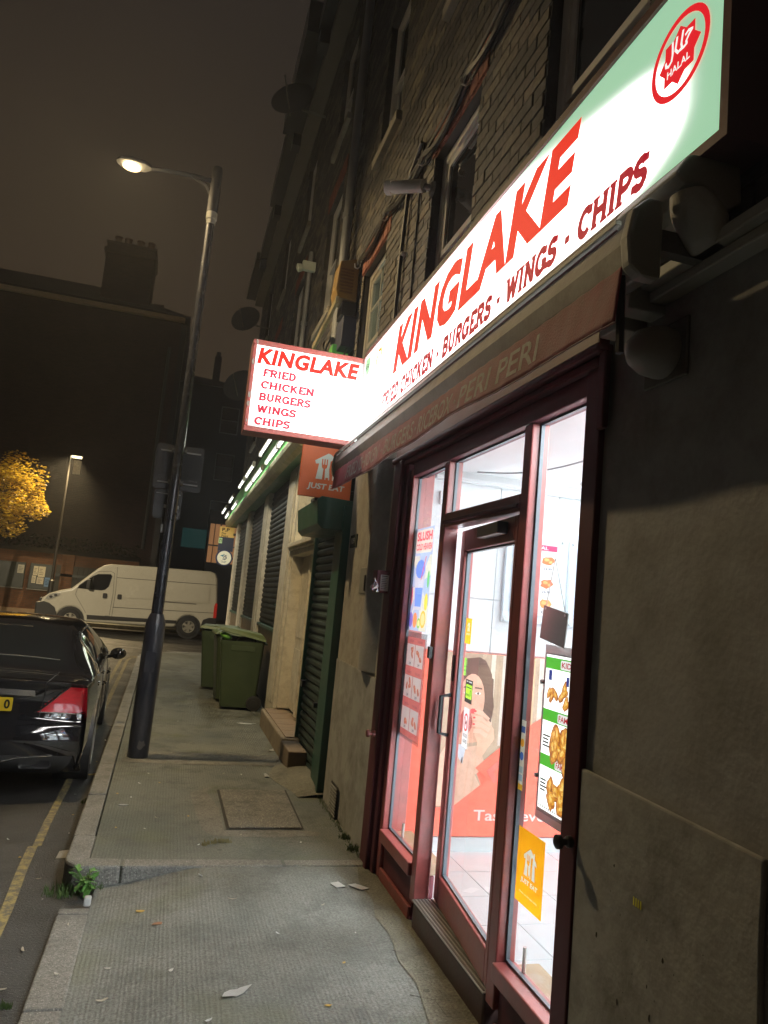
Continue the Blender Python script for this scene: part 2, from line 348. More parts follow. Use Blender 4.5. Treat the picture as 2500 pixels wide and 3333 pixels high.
def ground_mat(name, c, c2, rough, spk, ridges=False, wet=0.0, specks=(.35, .33, .3), moss=None):
    m, nt, N, Lk, b = nodes_of(name)
    g = N.new('ShaderNodeNewGeometry'); P = g.outputs['Position']
    big = N.new('ShaderNodeTexNoise'); big.inputs['Scale'].default_value = 1.1; big.inputs['Detail'].default_value = 8; big.inputs['Roughness'].default_value = .6; big.inputs['Distortion'].default_value = .6; Lk.new(P, big.inputs['Vector'])
    r = N.new('ShaderNodeValToRGB'); r.color_ramp.elements[0].position = .34; r.color_ramp.elements[1].position = .68
    r.color_ramp.elements[0].color = tuple(c2)+(1,); r.color_ramp.elements[1].color = tuple(c)+(1,); Lk.new(big.outputs[0], r.inputs[0]); out = r.outputs[0]
    fine = N.new('ShaderNodeTexNoise'); fine.inputs['Scale'].default_value = 90; fine.inputs['Detail'].default_value = 5; fine.inputs['Roughness'].default_value = .7; Lk.new(P, fine.inputs['Vector'])
    mr = N.new('ShaderNodeMapRange'); mr.inputs[1].default_value = .3; mr.inputs[2].default_value = .7; mr.inputs[3].default_value = .42; mr.inputs[4].default_value = 1.55; Lk.new(fine.outputs[0], mr.inputs[0])
    mx = N.new('ShaderNodeMix'); mx.data_type = 'RGBA'; mx.blend_type = 'MULTIPLY'; mx.inputs[0].default_value = 1; Lk.new(out, mx.inputs[6]); Lk.new(mr.outputs[0], mx.inputs[7]); out = mx.outputs[2]
    vo = N.new('ShaderNodeTexVoronoi'); vo.inputs['Scale'].default_value = 130; Lk.new(P, vo.inputs['Vector'])
    sp = N.new('ShaderNodeMath'); sp.operation = 'LESS_THAN'; sp.inputs[1].default_value = spk; Lk.new(vo.outputs['Distance'], sp.inputs[0])
    wn_ = N.new('ShaderNodeMath'); wn_.operation = 'GREATER_THAN'; wn_.inputs[1].default_value = .72; sc_ = N.new('ShaderNodeSeparateColor'); Lk.new(vo.outputs['Color'], sc_.inputs[0]); Lk.new(sc_.outputs[0], wn_.inputs[0])
    an = N.new('ShaderNodeMath'); an.operation = 'MULTIPLY'; Lk.new(sp.outputs[0], an.inputs[0]); Lk.new(wn_.outputs[0], an.inputs[1])
    m2 = N.new('ShaderNodeMix'); m2.data_type = 'RGBA'; m2.inputs[7].default_value = tuple(specks)+(1,); Lk.new(an.outputs[0], m2.inputs[0]); Lk.new(out, m2.inputs[6]); out = m2.outputs[2]
    # dark stains and gum spots
    st = N.new('ShaderNodeTexNoise'); st.inputs['Scale'].default_value = 3.2; st.inputs['Detail'].default_value = 7; st.inputs['Roughness'].default_value = .75; Lk.new(P, st.inputs['Vector'])
    sr = N.new('ShaderNodeMapRange'); sr.inputs[1].default_value = .48; sr.inputs[2].default_value = .66; sr.inputs[3].default_value = 0; sr.inputs[4].default_value = .7; Lk.new(st.outputs[0], sr.inputs[0])
    m3 = N.new('ShaderNodeMix'); m3.data_type = 'RGBA'; m3.inputs[7].default_value = tuple(x*.38 for x in c2)+(1,); Lk.new(sr.outputs[0], m3.inputs[0]); Lk.new(out, m3.inputs[6]); out = m3.outputs[2]
    vg = N.new('ShaderNodeTexVoronoi'); vg.inputs['Scale'].default_value = 5.5; Lk.new(P, vg.inputs['Vector'])
    gs = N.new('ShaderNodeMath'); gs.operation = 'LESS_THAN'; gs.inputs[1].default_value = .085; Lk.new(vg.outputs['Distance'], gs.inputs[0])
    gsep = N.new('ShaderNodeSeparateColor'); Lk.new(vg.outputs['Color'], gsep.inputs[0]); gt_ = N.new('ShaderNodeMath'); gt_.operation = 'GREATER_THAN'; gt_.inputs[1].default_value = .55; Lk.new(gsep.outputs[1], gt_.inputs[0])
    gm = N.new('ShaderNodeMath'); gm.operation = 'MULTIPLY'; Lk.new(gs.outputs[0], gm.inputs[0]); Lk.new(gt_.outputs[0], gm.inputs[1]); gm2 = N.new('ShaderNodeMath'); gm2.operation = 'MULTIPLY'; gm2.inputs[1].default_value = .5; Lk.new(gm.outputs[0], gm2.inputs[0])
    mg = N.new('ShaderNodeMix'); mg.data_type = 'RGBA'; mg.inputs[7].default_value = tuple(x*.35 for x in c2)+(1,); Lk.new(gm2.outputs[0], mg.inputs[0]); Lk.new(out, mg.inputs[6]); out = mg.outputs[2]
    if moss:
        mo = N.new('ShaderNodeTexNoise'); mo.inputs['Scale'].default_value = 1.9; mo.inputs['Detail'].default_value = 8; Lk.new(P, mo.inputs['Vector'])
        mrr = N.new('ShaderNodeMapRange'); mrr.inputs[1].default_value = .55; mrr.inputs[2].default_value = .7; mrr.inputs[3].default_value = 0; mrr.inputs[4].default_value = .6; Lk.new(mo.outputs[0], mrr.inputs[0])
        m4 = N.new('ShaderNodeMix'); m4.data_type = 'RGBA'; m4.inputs[7].default_value = tuple(moss)+(1,); Lk.new(mrr.outputs[0], m4.inputs[0]); Lk.new(out, m4.inputs[6]); out = m4.outputs[2]
    Lk.new(out, b.inputs['Base Color'])
    rr = N.new('ShaderNodeMapRange'); rr.inputs[1].default_value = .35; rr.inputs[2].default_value = .7; rr.inputs[3].default_value = max(.12, rough-wet); rr.inputs[4].default_value = rough+.1; Lk.new(big.outputs[0], rr.inputs[0]); Lk.new(rr.outputs[0], b.inputs['Roughness'])
    hgt = fine.outputs[0]
    if ridges:
        mp = N.new('ShaderNodeMapping'); mp.inputs['Scale'].default_value = (1, .08, 1); Lk.new(P, mp.inputs[0])
        w = N.new('ShaderNodeTexWave'); w.wave_type = 'BANDS'; w.bands_direction = 'X'; w.inputs['Scale'].default_value = 16; w.inputs['Distortion'].default_value = 3.5; w.inputs['Detail'].default_value = 2; w.inputs['Detail Scale'].default_value = 1.5; Lk.new(mp.outputs[0], w.inputs['Vector'])
        wm = N.new('ShaderNodeMath'); wm.operation = 'MULTIPLY'; Lk.new(w.outputs[0], wm.inputs[0]); Lk.new(big.outputs[0], wm.inputs[1])
        ad = N.new('ShaderNodeMath'); ad.operation = 'MULTIPLY_ADD'; ad.inputs[1].default_value = .34; Lk.new(wm.outputs[0], ad.inputs[0]); Lk.new(fine.outputs[0], ad.inputs[2]); hgt = ad.outputs[0]
    bp = N.new('ShaderNodeBump'); bp.inputs['Strength'].default_value = .9; bp.inputs['Distance'].default_value = .010; Lk.new(hgt, bp.inputs['Height']); Lk.new(bp.outputs[0], b.inputs['Normal'])
    MATS[name] = m; return m

ASPH = ground_mat('asphalt', (.024, .023, .021), (.011, .0105, .010), .62, .22, wet=.25, specks=(.2, .19, .17))
PAVE = ground_mat('pavement_concrete', (.165, .170, .145), (.058, .064, .050), .72, .2, ridges=True, wet=.2, moss=(.075, .082, .03))
PAVE_BRIGHT = ground_mat('brightened_concrete', (.225, .233, .218), (.088, .094, .084), .7, .2, ridges=True, wet=.22, moss=(.10, .105, .06))  # pavement mix made paler: missing shop light put into the foreground colour
KERB = ground_mat('kerb_granite', (.25, .245, .225), (.14, .135, .12), .75, .3, wet=.15, specks=(.42, .4, .36))
COVER = ground_mat('cover_aggregate', (.175, .165, .14), (.10, .095, .078), .7, .42, specks=(.42, .38, .3))
PATCH = ground_mat('mortar_patch', (.21, .20, .17), (.12, .115, .095), .8, .15)
CRACK = ground_mat('cracked_fillet', (.21, .20, .155), (.10, .095, .07), .82, .2)
RENDER = pm('painted_render', (.36, .335, .29), .8, var=.12, vs=2.5, bump=.25, bs=35, dirt=(.10, .085, .065), ds=6, da=.38)
RENDERG = pm('grey_render', (.30, .302, .305), .8, var=.16, vs=1.6, bump=.22, bs=48, dirt=(.12, .11, .098), ds=3, da=.42)
DADO = pm('dado_render', (.31, .31, .298), .82, var=.18, vs=2.2, bump=.25, bs=40, dirt=(.06, .052, .042), ds=5, da=.36)
REDP = pm('oxblood_gloss_paint', (.22, .050, .046), .36, var=.16, vs=7, bump=.14, bs=18, dirt=(.09, .035, .03), ds=10, da=.3)
REDD = pm('dark_maroon_paint', (.085, .022, .028), .55, var=.15, vs=6, bump=.06, bs=25, spec=.2)
AWNF = pm('maroon_awning_fabric', (.20, .017, .032), .75, var=.2, vs=14, bump=.25, bs=140, dirt=(.25, .12, .13), ds=20, da=.06)
STEEL = pm('brushed_aluminium', (.45, .45, .44), .38, metal=.9, var=.12, vs=8, bump=.1, bs=120)
GREYM = pm('weathered_grey_metal', (.16, .155, .14), .55, metal=.4, var=.2, vs=10, bump=.1, dirt=(.07, .06, .05), ds=7, da=.4)
BLACKM = pm('black_metal', (.02, .02, .022), .4, metal=.2, var=.2, bump=.05)
PLASB = pm('black_plastic', (.022, .022, .022), .5, var=.2, bump=.1)
RUB = pm('rubber', (.018, .018, .018), .75, var=.2, bump=.2)
WHITEP = pm('old_white_paint', (.60, .56, .46), .6, var=.1, vs=6, bump=.15, bs=30, dirt=(.2, .16, .11), ds=8, da=.3)
UPVC = pm('white_upvc', (.55, .56, .55), .4, var=.08, vs=5, bump=.03)
GREENP = pm('dark_green_paint', (.010, .058, .042), .42, var=.2, vs=6, bump=.08, dirt=(.03, .05, .04), ds=8, da=.3)
SHUT = pm('dark_green_shutter_paint', (.020, .034, .030), .5, spec=.22, var=.25, vs=5, bump=.05, dirt=(.03, .03, .025), ds=6, da=.25)
SHUTB = pm('blackened_shutter_paint', (.011, .013, .012), .55, spec=.2, var=.2, vs=5, bump=.05)
WHITEW = pm('white_wall_panel', (.74, .77, .79), .3, var=.04, vs=3, bump=.02)
CEIL = pm('white_ceiling', (.72, .73, .74), .8, var=.04, bump=.05)
TILE = pm('pale_floor_tile', (.70, .76, .78), .7, var=.05, vs=7, bump=.03, spec=.12)
GROUT = pm('grey_grout', (.2, .2, .2), .9)
GLASS = glass_mat('shop_glass', dirtamt=.05)
DKGLASS = pm('dark_window_glass', (.012, .013, .015), .06, var=.1, bump=.02, bs=3, spec=.8, rv=.03)
WOODP = pm('pale_timber', (.4, .34, .2), .7, var=.2, vs=20, bump=.2)

def flatten(o, fr, w, h):
    """flat print: cut the layers of a printed sheet into one sheet without overlaps"""
    O, u, v, n = fr; base = ORG[o.name]; pts, faces, owner = [], [], []
    def put(poly, own, lift):
        ar = sum(poly[i][0]*poly[(i+1) % len(poly)][1]-poly[(i+1) % len(poly)][0]*poly[i][1] for i in range(len(poly)))
        if abs(ar) < 1e-10: return
        if ar < 0: poly = poly[::-1]
        k = len(pts); pts.extend(Vector(p) for p in poly); faces.append(list(range(k, k+len(poly)))); owner.append((lift, own))
    put([(0,0),(w,0),(w,h),(0,h)], o, -1)
    kids = list(o.children_recursive)
    for c in kids:
        vs = [Vector(q.co)+base-O for q in c.data.vertices]
        for p in c.data.polygons:
            ps = [vs[i] for i in p.vertices]; put([(min(w,max(0,q.dot(u))), min(h,max(0,q.dot(v)))) for q in ps], c, max(q.dot(n) for q in ps))
    V2, _, F2, _, _, OF = delaunay_2d_cdt(pts, [], faces, 1, 1e-6, True)
    out = {}
    for f, ids in zip(F2, OF):
        if not ids: continue
        own = max((owner[i][0], i) for i in ids)[1]; out.setdefault(owner[own][1].name, []).append(f)
    for ob in [o]+kids:
        fs = out.get(ob.name, []); used = sorted({i for f in fs for i in f}); mp = {q: k for k, q in enumerate(used)}
        me = bpy.data.meshes.new(ob.data.name); flip = u.cross(v).dot(n) < 0
        me.from_pydata([tuple(O+u*V2[i][0]+v*V2[i][1]-base) for i in used], [], [tuple(mp[i] for i in (f[::-1] if flip else f)) for f in fs]); me.update()
        me.materials.append(ob.data.materials[0]); ob.data = me
    for ob in kids:
        if not len(ob.data.polygons): bpy.data.objects.remove(ob)

# ================================================================== GROUND
g = MB(); g.box(-90, 90, -40, 140, -.5, -.12)
road = g.build('road', ASPH, kind='structure', org=(0, 0, -.12))
def kx(y): return -.40-.0155*max(0, y-4.5)
def pave_outline(inset=0.0):
    pts = [(-.40+inset, 4.46)]
    for y in (6, 8, 10, 12, 14, 16): pts.append((kx(y)+inset, y))
    cx, cyy, r = kx(16.9)+1.75, 16.9, 1.75-inset
    for i in range(9):
        a = rad(180-90*i/8); pts.append((cx+r*math.cos(a), cyy+r*math.sin(a)))
    pts += [(8, 18.65-inset), (8, 4.46)]
    return pts
UP = (V((0, 0, 0)), V((1, 0, 0)), V((0, 1, 0)), V((0, 0, 1)))
pv = MB(); pv.prism(pave_outline(.135), UP, -.3, 0.0)
pavement = pv.build('pavement', PAVE, kind='structure')
# pale concrete strip and worn patches on the upper pavement
for pts, mt, h in (([(-.25,6.93),(-.05,6.9),(.5,6.92),(1.0,6.95),(1.15,6.99),(1.14,7.13),(.6,7.08),(-.24,7.06)], PATCH, .004),
                   ([(.42,6.05),(.5,6.2),(.3,6.0),(.33,5.4),(.36,5.1),(.42,4.98),(.75,4.95),(1.1,4.99),(1.14,5.06),(1.04,5.1),(.5,5.09),(.49,5.6)], PATCH, .003),
                   ([(-.24,7.1),(1.16,7.16),(1.17,7.42),(-.26,7.38)], COVER, .003)):
    b = MB(); b.flat(pts, UP, h); b.build('mortar_patch', mt, pavement)
# lowered crossing in front of the takeaway: ramps down from the wall side to the kerb
def crossz(x, y):
    t = max(0, min(1, (x+.22)/.62)); t = t*t*(3-2*t)
    return -.095+.095*t-.003
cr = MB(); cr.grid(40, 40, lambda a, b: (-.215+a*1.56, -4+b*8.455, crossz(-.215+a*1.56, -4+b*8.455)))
crossing = cr.build('dropped_crossing', PAVE_BRIGHT, kind='structure', smooth=True)
# cracked concrete fillet along the foot of the shopfront
fr_pts = [(1.335,1.2),(1.335,4.42),(1.24,4.44),(1.19,4.2),(1.205,3.95),(1.165,3.75),(1.185,3.55),(1.15,3.3),(1.17,3.1),(1.13,2.85),(1.10,2.6),(1.13,2.4),(1.08,2.15),(1.12,1.9),(1.06,1.6),(1.1,1.2)]
b = MB(); b.flat(fr_pts, UP, .0008); b.build('cracked_fillet', CRACK, crossing)
ck = MB()
for path in ([(1.15,3.4),(1.22,3.33),(1.27,3.36)], [(1.12,3.02),(1.2,2.96),(1.22,2.86),(1.3,2.82)]):
    ck.tube([(x+RND.uniform(-.012,.012), y+RND.uniform(-.02,.02), .0004) for x, y in path], .0011, 4)
ck.build('crack', pm('crack_dark', (.03,.027,.022), .9), crossing)

# kerbs: one object per stone
kerb = MB(); kerb.box(-.40, -.28, 5.0, 5.01, -.3, -.2); kerb = kerb.build('kerb', KERB, kind='structure')
def kstone(pts, h0, h1, bev=.012):
    b = MB(); b.prism(pts, UP, h0, h1); b.build('kerb_stone', KERB, kerb, bevel=bev)
y = 4.98
while y < 16.7:
    y2 = min(y+RND.uniform(.82, .95), 16.8); dz = RND.uniform(-.003, .004)
    kstone([(kx(y), y+.004), (kx(y)+.125, y+.004), (kx(y2)+.125, y2-.004), (kx(y2), y2-.004)], -.3, .002+dz); y = y2
cx, cyy = kx(16.9)+1.75, 16.9
for i in range(4):
    a0, a1 = rad(180-22.5*i-.3), rad(180-22.5*(i+1)+.3)
    kstone([(cx+r*math.cos(a0+(a1-a0)*t), cyy+r*math.sin(a0+(a1-a0)*t)) for r, ts in ((1.75, (0,.33,.66,1)), (1.625, (1,.66,.33,0))) for t in ts], -.3, .003)
for x in (1.2, 2.1, 3.0, 3.9): kstone([(x, 18.525), (x+.89, 18.525), (x+.89, 18.65), (x, 18.65)], -.3, .002)
# rounded corner stone and the kerb returning to the wall
kstone([(-.10,4.45),(-.10,4.575),(-.272,4.585),(-.272,4.972),(-.402,4.972),(-.402,4.68)]+[(-.262+.14*math.cos(rad(a)), 4.60+.15*math.sin(rad(a))) for a in (180,198,216,234,252,270)], -.3, .004, .015)
kstone([(-.094,4.45),(.80,4.455),(.80,4.56),(-.094,4.57)], -.3, .003); kstone([(.806,4.456),(1.325,4.46),(1.325,4.56),(.806,4.56)], -.3, .001)
y = -3.2
while y < 4.1:
    y2 = min(y+RND.uniform(.85, .95), 4.16); kstone([(-.36,y+.005),(-.215,y+.005),(-.215,y2-.005),(-.36,y2-.005)], -.3, -.094+RND.uniform(-.002,.003), .008); y = y2

# painted lines, worn
def line_mat():
    m, nt, N, Lk, b = nodes_of('worn_yellow_line')
    g = N.new('ShaderNodeNewGeometry'); n = N.new('ShaderNodeTexNoise'); n.inputs['Scale'].default_value = 22; n.inputs['Detail'].default_value = 8; n.inputs['Roughness'].default_value = .75; Lk.new(g.outputs['Position'], n.inputs['Vector'])
    r = N.new('ShaderNodeValToRGB'); r.color_ramp.elements[0].position = .45; r.color_ramp.elements[1].position = .58; r.color_ramp.elements[0].color = (.06,.052,.04,1); r.color_ramp.elements[1].color = (.22,.175,.06,1)
    Lk.new(n.outputs[0], r.inputs[0]); Lk.new(r.outputs[0], b.inputs['Base Color']); b.inputs['Roughness'].default_value = .6
    return m
YEL = line_mat()
def stripe(path, w, name, mat, z=-.116):
    b = MB(); L = []
    for i, p in enumerate(path):
        a = path[max(i-1,0)]; c = path[min(i+1,len(path)-1)]; d = V((c[0]-a[0], c[1]-a[1], 0)).normalized(); nrm = V((-d.y, d.x, 0))*w/2
        L.append((V((p[0],p[1],z))+nrm, V((p[0],p[1],z))-nrm))
    for (a, c), (e, f) in zip(L, L[1:]): b.add([a, c, f, e], [(0,1,2,3)])
    b.build(name, mat, road)
stripe([(-.59,1.0),(-.60,2.5),(-.595,3.6),(-.605,4.2),(-.635,4.75),(-.645,5.13)], .055, 'yellow_line', YEL)
stripe([(-.622,5.134),(-.635,5.6),(-.64,6.7),(-.66,9)], .05, 'yellow_line', YEL)
for off in (.2, .33):
    pth = [(kx(y)-off, y) for y in (9, 11, 13, 15, 16.9)]
    pth += [(cx+(1.75+off)*math.cos(rad(180-90*i/8)), cyy+(1.75+off)*math.sin(rad(180-90*i/8))) for i in range(1, 9)]
    stripe(pth, .06, 'yellow_line', YEL)
WLN = pm('worn_white_line', (.4,.39,.35), .6, dirt=(.06,.055,.05), ds=15, da=.5)
for x0 in (-3.2, -1.25, .0, 1.8): stripe([(x0, 20.25-.28*(x0+1.2)), (x0+.62, 20.25-.28*(x0+1.82))], .1, 'white_dash', WLN)
# far pavement across the side street
b = MB(); b.box(-60, 40, 27.7, 60, -.3, 0); b.build('far_pavement', PAVE, kind='structure', org=(0, 28, 0))
b = MB(); b.box(-60, 40, 27.55, 27.69, -.3, .003); fk = b.build('far_kerb', KERB, kind='structure', org=(0, 27.6, 0))
b = MB(); b.box(-60, -7.2, -20, 18.5, -.3, 0); b.build('opposite_pavement', PAVE, kind='structure', org=(-8, 10, 0))

# ================================================================== TERRACE WITH THE TAKEAWAY
terr = thing('terrace_building', 'dark brick terrace with painted ground floor holding the lit takeaway and its sash windows above', 'building', (2.5, 3, 0))
BRK = brick_piece_mat('stock_brick', [(.062,.058,.055),(.08,.073,.066),(.048,.046,.045),(.115,.10,.082),(.072,.066,.06),(.055,.052,.05),(.14,.122,.096)])
BRKR = brick_piece_mat('red_rubber_brick', [(.22,.065,.035),(.19,.055,.032),(.25,.08,.045)])
MORT = pm('sooty_mortar', (.05,.046,.042), .95, bump=.3)
XW = 1.36
def brickwork(root, y0, y1, z0, z1, openings, nmax, focus):
    """courses of single bricks proud of a mortar face; the nearest are parts, the rest one mass"""
    w = MB()
    ys = sorted({y0, y1}|{max(y0,min(y1,a)) for o in openings for a in o[:2]}); zs = sorted({z0, z1}|{max(z0,min(z1,a)) for o in openings for a in o[2:]})
    for ya, yb in zip(ys, ys[1:]):
        for za, zb in zip(zs, zs[1:]):
            ym, zm = (ya+yb)/2, (za+zb)/2
            if not any(o[0] < ym < o[1] and o[2] < zm < o[3] for o in openings): w.add([(XW,ya,za),(XW,yb,za),(XW,yb,zb),(XW,ya,zb)], [(0,3,2,1)])
    for o in openings:   # reveals
        a, b_, c, d = o; w.add([(XW,a,c),(XW+.2,a,c),(XW+.2,a,d),(XW,a,d)], [(0,1,2,3)]); w.add([(XW,b_,c),(XW+.2,b_,c),(XW+.2,b_,d),(XW,b_,d)], [(3,2,1,0)]); w.add([(XW,a,d),(XW+.2,a,d),(XW+.2,b_,d),(XW,b_,d)], [(0,1,2,3)])
    wall = w.build('brick_wall', MORT, root)
    items = []; row = 0; z = z0
    while z+.068 < z1:
        y = y0+(row % 2)*.1125; k = row % 2
        while y < y1-.05:
            L = .214
            ya, yb = y, min(y+L, y1); segs = [(ya, yb)]
            for o in openings:
                if o[2]-.01 < z+.033 < o[3]+.01:
                    ns = []
                    for a, c in segs:
                        if c <= o[0] or a >= o[1]: ns.append((a, c))
                        else:
                            if a < o[0]-.03: ns.append((a, o[0]))
                            if c > o[1]+.03: ns.append((o[1], c))
                    segs = ns
            for a, c in segs: items.append((a, c, z+.004, z+.068))
            y += .225
        z += .075; row += 1
    fy, fz = focus
    items.sort(key=lambda t: ((t[0]-fy)/1.3)**2+(t[2]-fz)**2)
    std = {}
    st = MB()
    for i, (a, c, za, zb) in enumerate(items):
        p = RND.uniform(.0015, .0065)
        if i < nmax and abs(c-a-.214) < .002:
            key = int((p-.0015)*1000)
            if key not in std:
                m = MB(); m.box(-.004-p, .02, -.107, .107, -.032, .032); me = m.mesh('brick'); me.materials.append(BRK); std[key] = me
            o = bpy.data.objects.new('brick', std[key]); col.objects.link(o); o.parent = wall
            o.location = V((XW, (a+c)/2, (za+zb)/2))-ORG[wall.name]; o.rotation_euler = (RND.uniform(-.008,.008), 0, RND.uniform(-.006,.006))
        else:
            st.box(XW-.004-p, XW+.02, a, c, za, zb)
    st.build('brickwork', BRK, wall, kind='stuff')
    return wall
# openings (y0, y1, z0, z1): first and second floor sashes
W1 = [(2.07,2.87,3.2,4.62),(3.72,4.53,3.2,4.62),(5.73,6.54,3.2,4.62)]
W2 = [(1.9,2.6,5.72,7.1),(3.75,4.45,5.72,7.1),(5.69,6.39,5.72,7.1)]
W3 = [(2.1,2.7,8.0,8.95),(3.8,4.4,8.0,8.95),(5.75,6.35,8.0,8.95)]
wallA = brickwork(terr, -1.5, 7.28, 2.62, 9.3, W1+W2+W3, 285, (4.9, 4.3))
NET = pm('net_curtain', (.50,.56,.54), .9, var=.3, vs=30, bump=.4, bs=25, stretch=(1, 6, .4), emit=(.62,.80,.78), es=.2)  # faint emission in the cloth stands in for light falling on it
FRM = pm('grey_white_sash', (.74,.74,.73), .5, var=.1, vs=6)
VOID = pm('dark_room', (.012,.012,.013), .9)
def sash(root, y0, y1, z0, z1, net=False, bars=0, x=XW, mat=None, lintel=True, label=None):
    fm = mat or FRM; xr = x+.055; zm = z0+(z1-z0)*.49
    fb = MB(); t = .065
    for a, b_, c, d, dx in ((y0,y0+t,z0,z1,0),(y1-t,y1,z0,z1,0),(y0+t,y1-t,z1-t,z1,0),(y0+t,y1-t,z0,z0+.09,0)): fb.box(xr+dx, xr+.09, a, b_, c, d)
    win = fb.build('window', fm, root, bevel=.006, label=label)
    s = MB(); t2 = .045
    for (za, zb, dx) in ((zm-.02, z1-t, .012), (z0+.09, zm+.02, .045)):
        for a, b_, c, d in ((y0+t,y0+t+t2,za,zb),(y1-t-t2,y1-t,za,zb),(y0+t+t2,y1-t-t2,zb-t2,zb),(y0+t+t2,y1-t-t2,za,za+t2)): s.box(xr+dx, xr+dx+.03, a, b_, c, d)
    s.build('sash_frame', fm, win, bevel=.005)
    for (za, zb, dx) in ((zm+.025, z1-t-t2, .026), (z0+.09+t2, zm-.025, .06)):
        p = MB(); p.add([(xr+dx,y0+t+t2,za),(xr+dx,y1-t-t2,za),(xr+dx,y1-t-t2,zb),(xr+dx,y0+t+t2,zb)], [(0,3,2,1)])
        p.build('pane', GLASSW if net else DKGLASS, win)
    if bars:
        gb = MB(); ymid = (y0+y1)/2; zq = (zm+z1)/2-.02
        gb.box(xr+.014, xr+.026, ymid-.012, ymid+.012, zm+.02, z1-t-t2); gb.box(xr+.0135, xr+.0265, y0+t+t2, y1-t-t2, zq-.012, zq+.012)
        gb.build('glazing_bar', fm, win)
    if net:
        c = MB(); c.grid(60, 4, lambda a, b_: (xr+.14+.018*math.sin(a*55)+.01*math.sin(a*23+1), y0+.05+(y1-y0-.1)*a, z0+.05+(z1-z0-.1)*b_))
        c.build('net_curtain', NET, win, smooth=True)
    if lintel:
        yy = y0-.1; lb = MB()
        lb.box(x-.006, x+.05, y0-.12, y1+.12, z1+.002, z1+.012)
        lt = lb.build('lintel', BRKR, root)
        n = int((y1-y0+.2)/.073)
        for i in range(n):
            q = MB(); a = y0-.1+i*.0735; q.box(x-.014-RND.uniform(0,.005), x+.03, a, a+.066, z1+.013, z1+.232); q.build('brick', BRKR, lt)
    sl = MB(); sl.box(x-.06, x+.1, y0-.06, y1+.06, z0-.09, z0-.002); sl.build('window_sill', pm('stone_sill', (.28,.26,.22), .8, dirt=(.08,.07,.06), da=.4), root, bevel=.008)
    return win
GLASSW = glass_mat('window_glass', (.8,.86,.85), f=1.0)
CREAM = pm('cream_window_paint', (.5,.46,.38), .55, var=.1)
sash(terr, *W1[0]); sash(terr, *W1[1]); sash(terr, *W1[2], net=True, bars=1, mat=CREAM, label='cream painted window with net curtains')
for o in W2+W3: sash(terr, *o, lintel=False)
# pale trickle-vent strips at the window heads
for y0, y1 in ((3.86,4.2),(5.8,6.15)):
    b = MB(); b.prism(rrect(0,0,y1-y0,.035,.012), wallfr(XW+.052, y1, 4.565-.05), 0, .02); b.build('trickle_vent', pm('white_trim', (.7,.71,.7), .4), terr)
# ground floor walls
b = MB(); b.box(1.33, 1.6, -4, 2.165, -.2, 2.62); b.build('rendered_wall', RENDERG, terr)
b = MB(); b.box(1.33, 1.62, 4.60, 5.93, -.2, 2.62); b.build('rendered_wall', RENDER, terr)
b = MB(); b.box(1.335, 1.62, 2.165, 4.60, 2.60, 3.2); b.build('shop_lintel', RENDERG, terr)
for a, c in ((1.40, 2.166), (4.615, 5.90)):
    nrm = wallfr(1.33, c, 0); w = c-a; pts = [(0,-.15),(w,-.15)]
    pts += [(w+RND.uniform(-.012,.004), z) for z in (.1,.22,.35,.5,.62,.75,.9)] if a < 2 else [(w,.5)]
    pts += [(w,1.075),(0,1.095)]
    b = MB(); b.prism(pts, nrm, 0, .016); b.build('dado', DADO, terr, bevel=.006)
# chips and pockmarks in the near dado
ch = MB()
for i in range(60):
    yy = RND.triangular(1.43,2.12,1.72); zz = RND.triangular(.05,.98,.5); r = .0012+.0045*RND.random()**2.5
    ch.flat(blob(0,0,r,r*RND.uniform(.8,2.2),7,.3), wallfr(1.3135,yy,zz), .0012)
ch.build('paint_chips', pm('chip_dark', (.03,.026,.02), .9), terr, kind='stuff')
b = MB()
for i in range(4): b.flat(rect(i*.0105,0,i*.0105+.006,.022), wallfr(1.3135,1.86,.80), .0012)
b.build('yellow_tally_mark', ink((.75,.72,.12)), terr)
# faint rounded pilaster in the render beside the shopfront
b = MB(); b.loft([[V((1.332-.07*math.sin(rad(180*i/12)), 5.13-.36*i/12, z)) for i in range(13)]+[V((1.35,4.77,z)),V((1.35,5.13,z))] for z in (1.1, 2.55)]); b.build('rounded_pier', RENDERG, terr, smooth=True)
# meter recess, air brick, number plate
b = MB(); b.prism(rect(0,0,.24,.19), wallfr(1.331,5.4,1.62), -.0, .012); mb_ = b.build('meter_cover', pm('grey_plastic', (.17,.17,.16), .6, dirt=(.07,.06,.05), da=.4), terr, bevel=.004)
b = MB(); b.tube([(1.316,5.22,1.75),(1.31,5.2,1.7),(1.315,5.21,1.64)], .008, 5); b.build('cable_stub', PLASB, mb_)
vent = MB(); vent.box(1.296, 1.303, 5.36, 5.58, .0, .22); vent = vent.build('air_brick', pm('vent_dark', (.03,.028,.025), .9), terr)
for i in range(9):
    q = MB(); q.box(1.288, 1.296, 5.365, 5.575, .01+i*.023, .021+i*.023); q.build('vent_bar', DADO, vent)
# roof edge: pale fascia board under a projecting gutter
b = MB(); b.box(1.12, 1.6, -1.5, 7.3, 9.3, 9.46); b.build('eaves_fascia', pm('eaves_board', (.16,.14,.12), .8), terr)
b = MB()
for y0, y1, x0, z0, z1 in ((-1.5,7.3,.86,9.46,9.75),): b.box(x0, 1.7, y0, y1, z0, z1)
b.build('gutter', BLACKM, terr)
b = MB(); b.box(1.6, 6, -4, 7.28, 3.2, 9.3); b.build('rear_mass', VOID, terr)

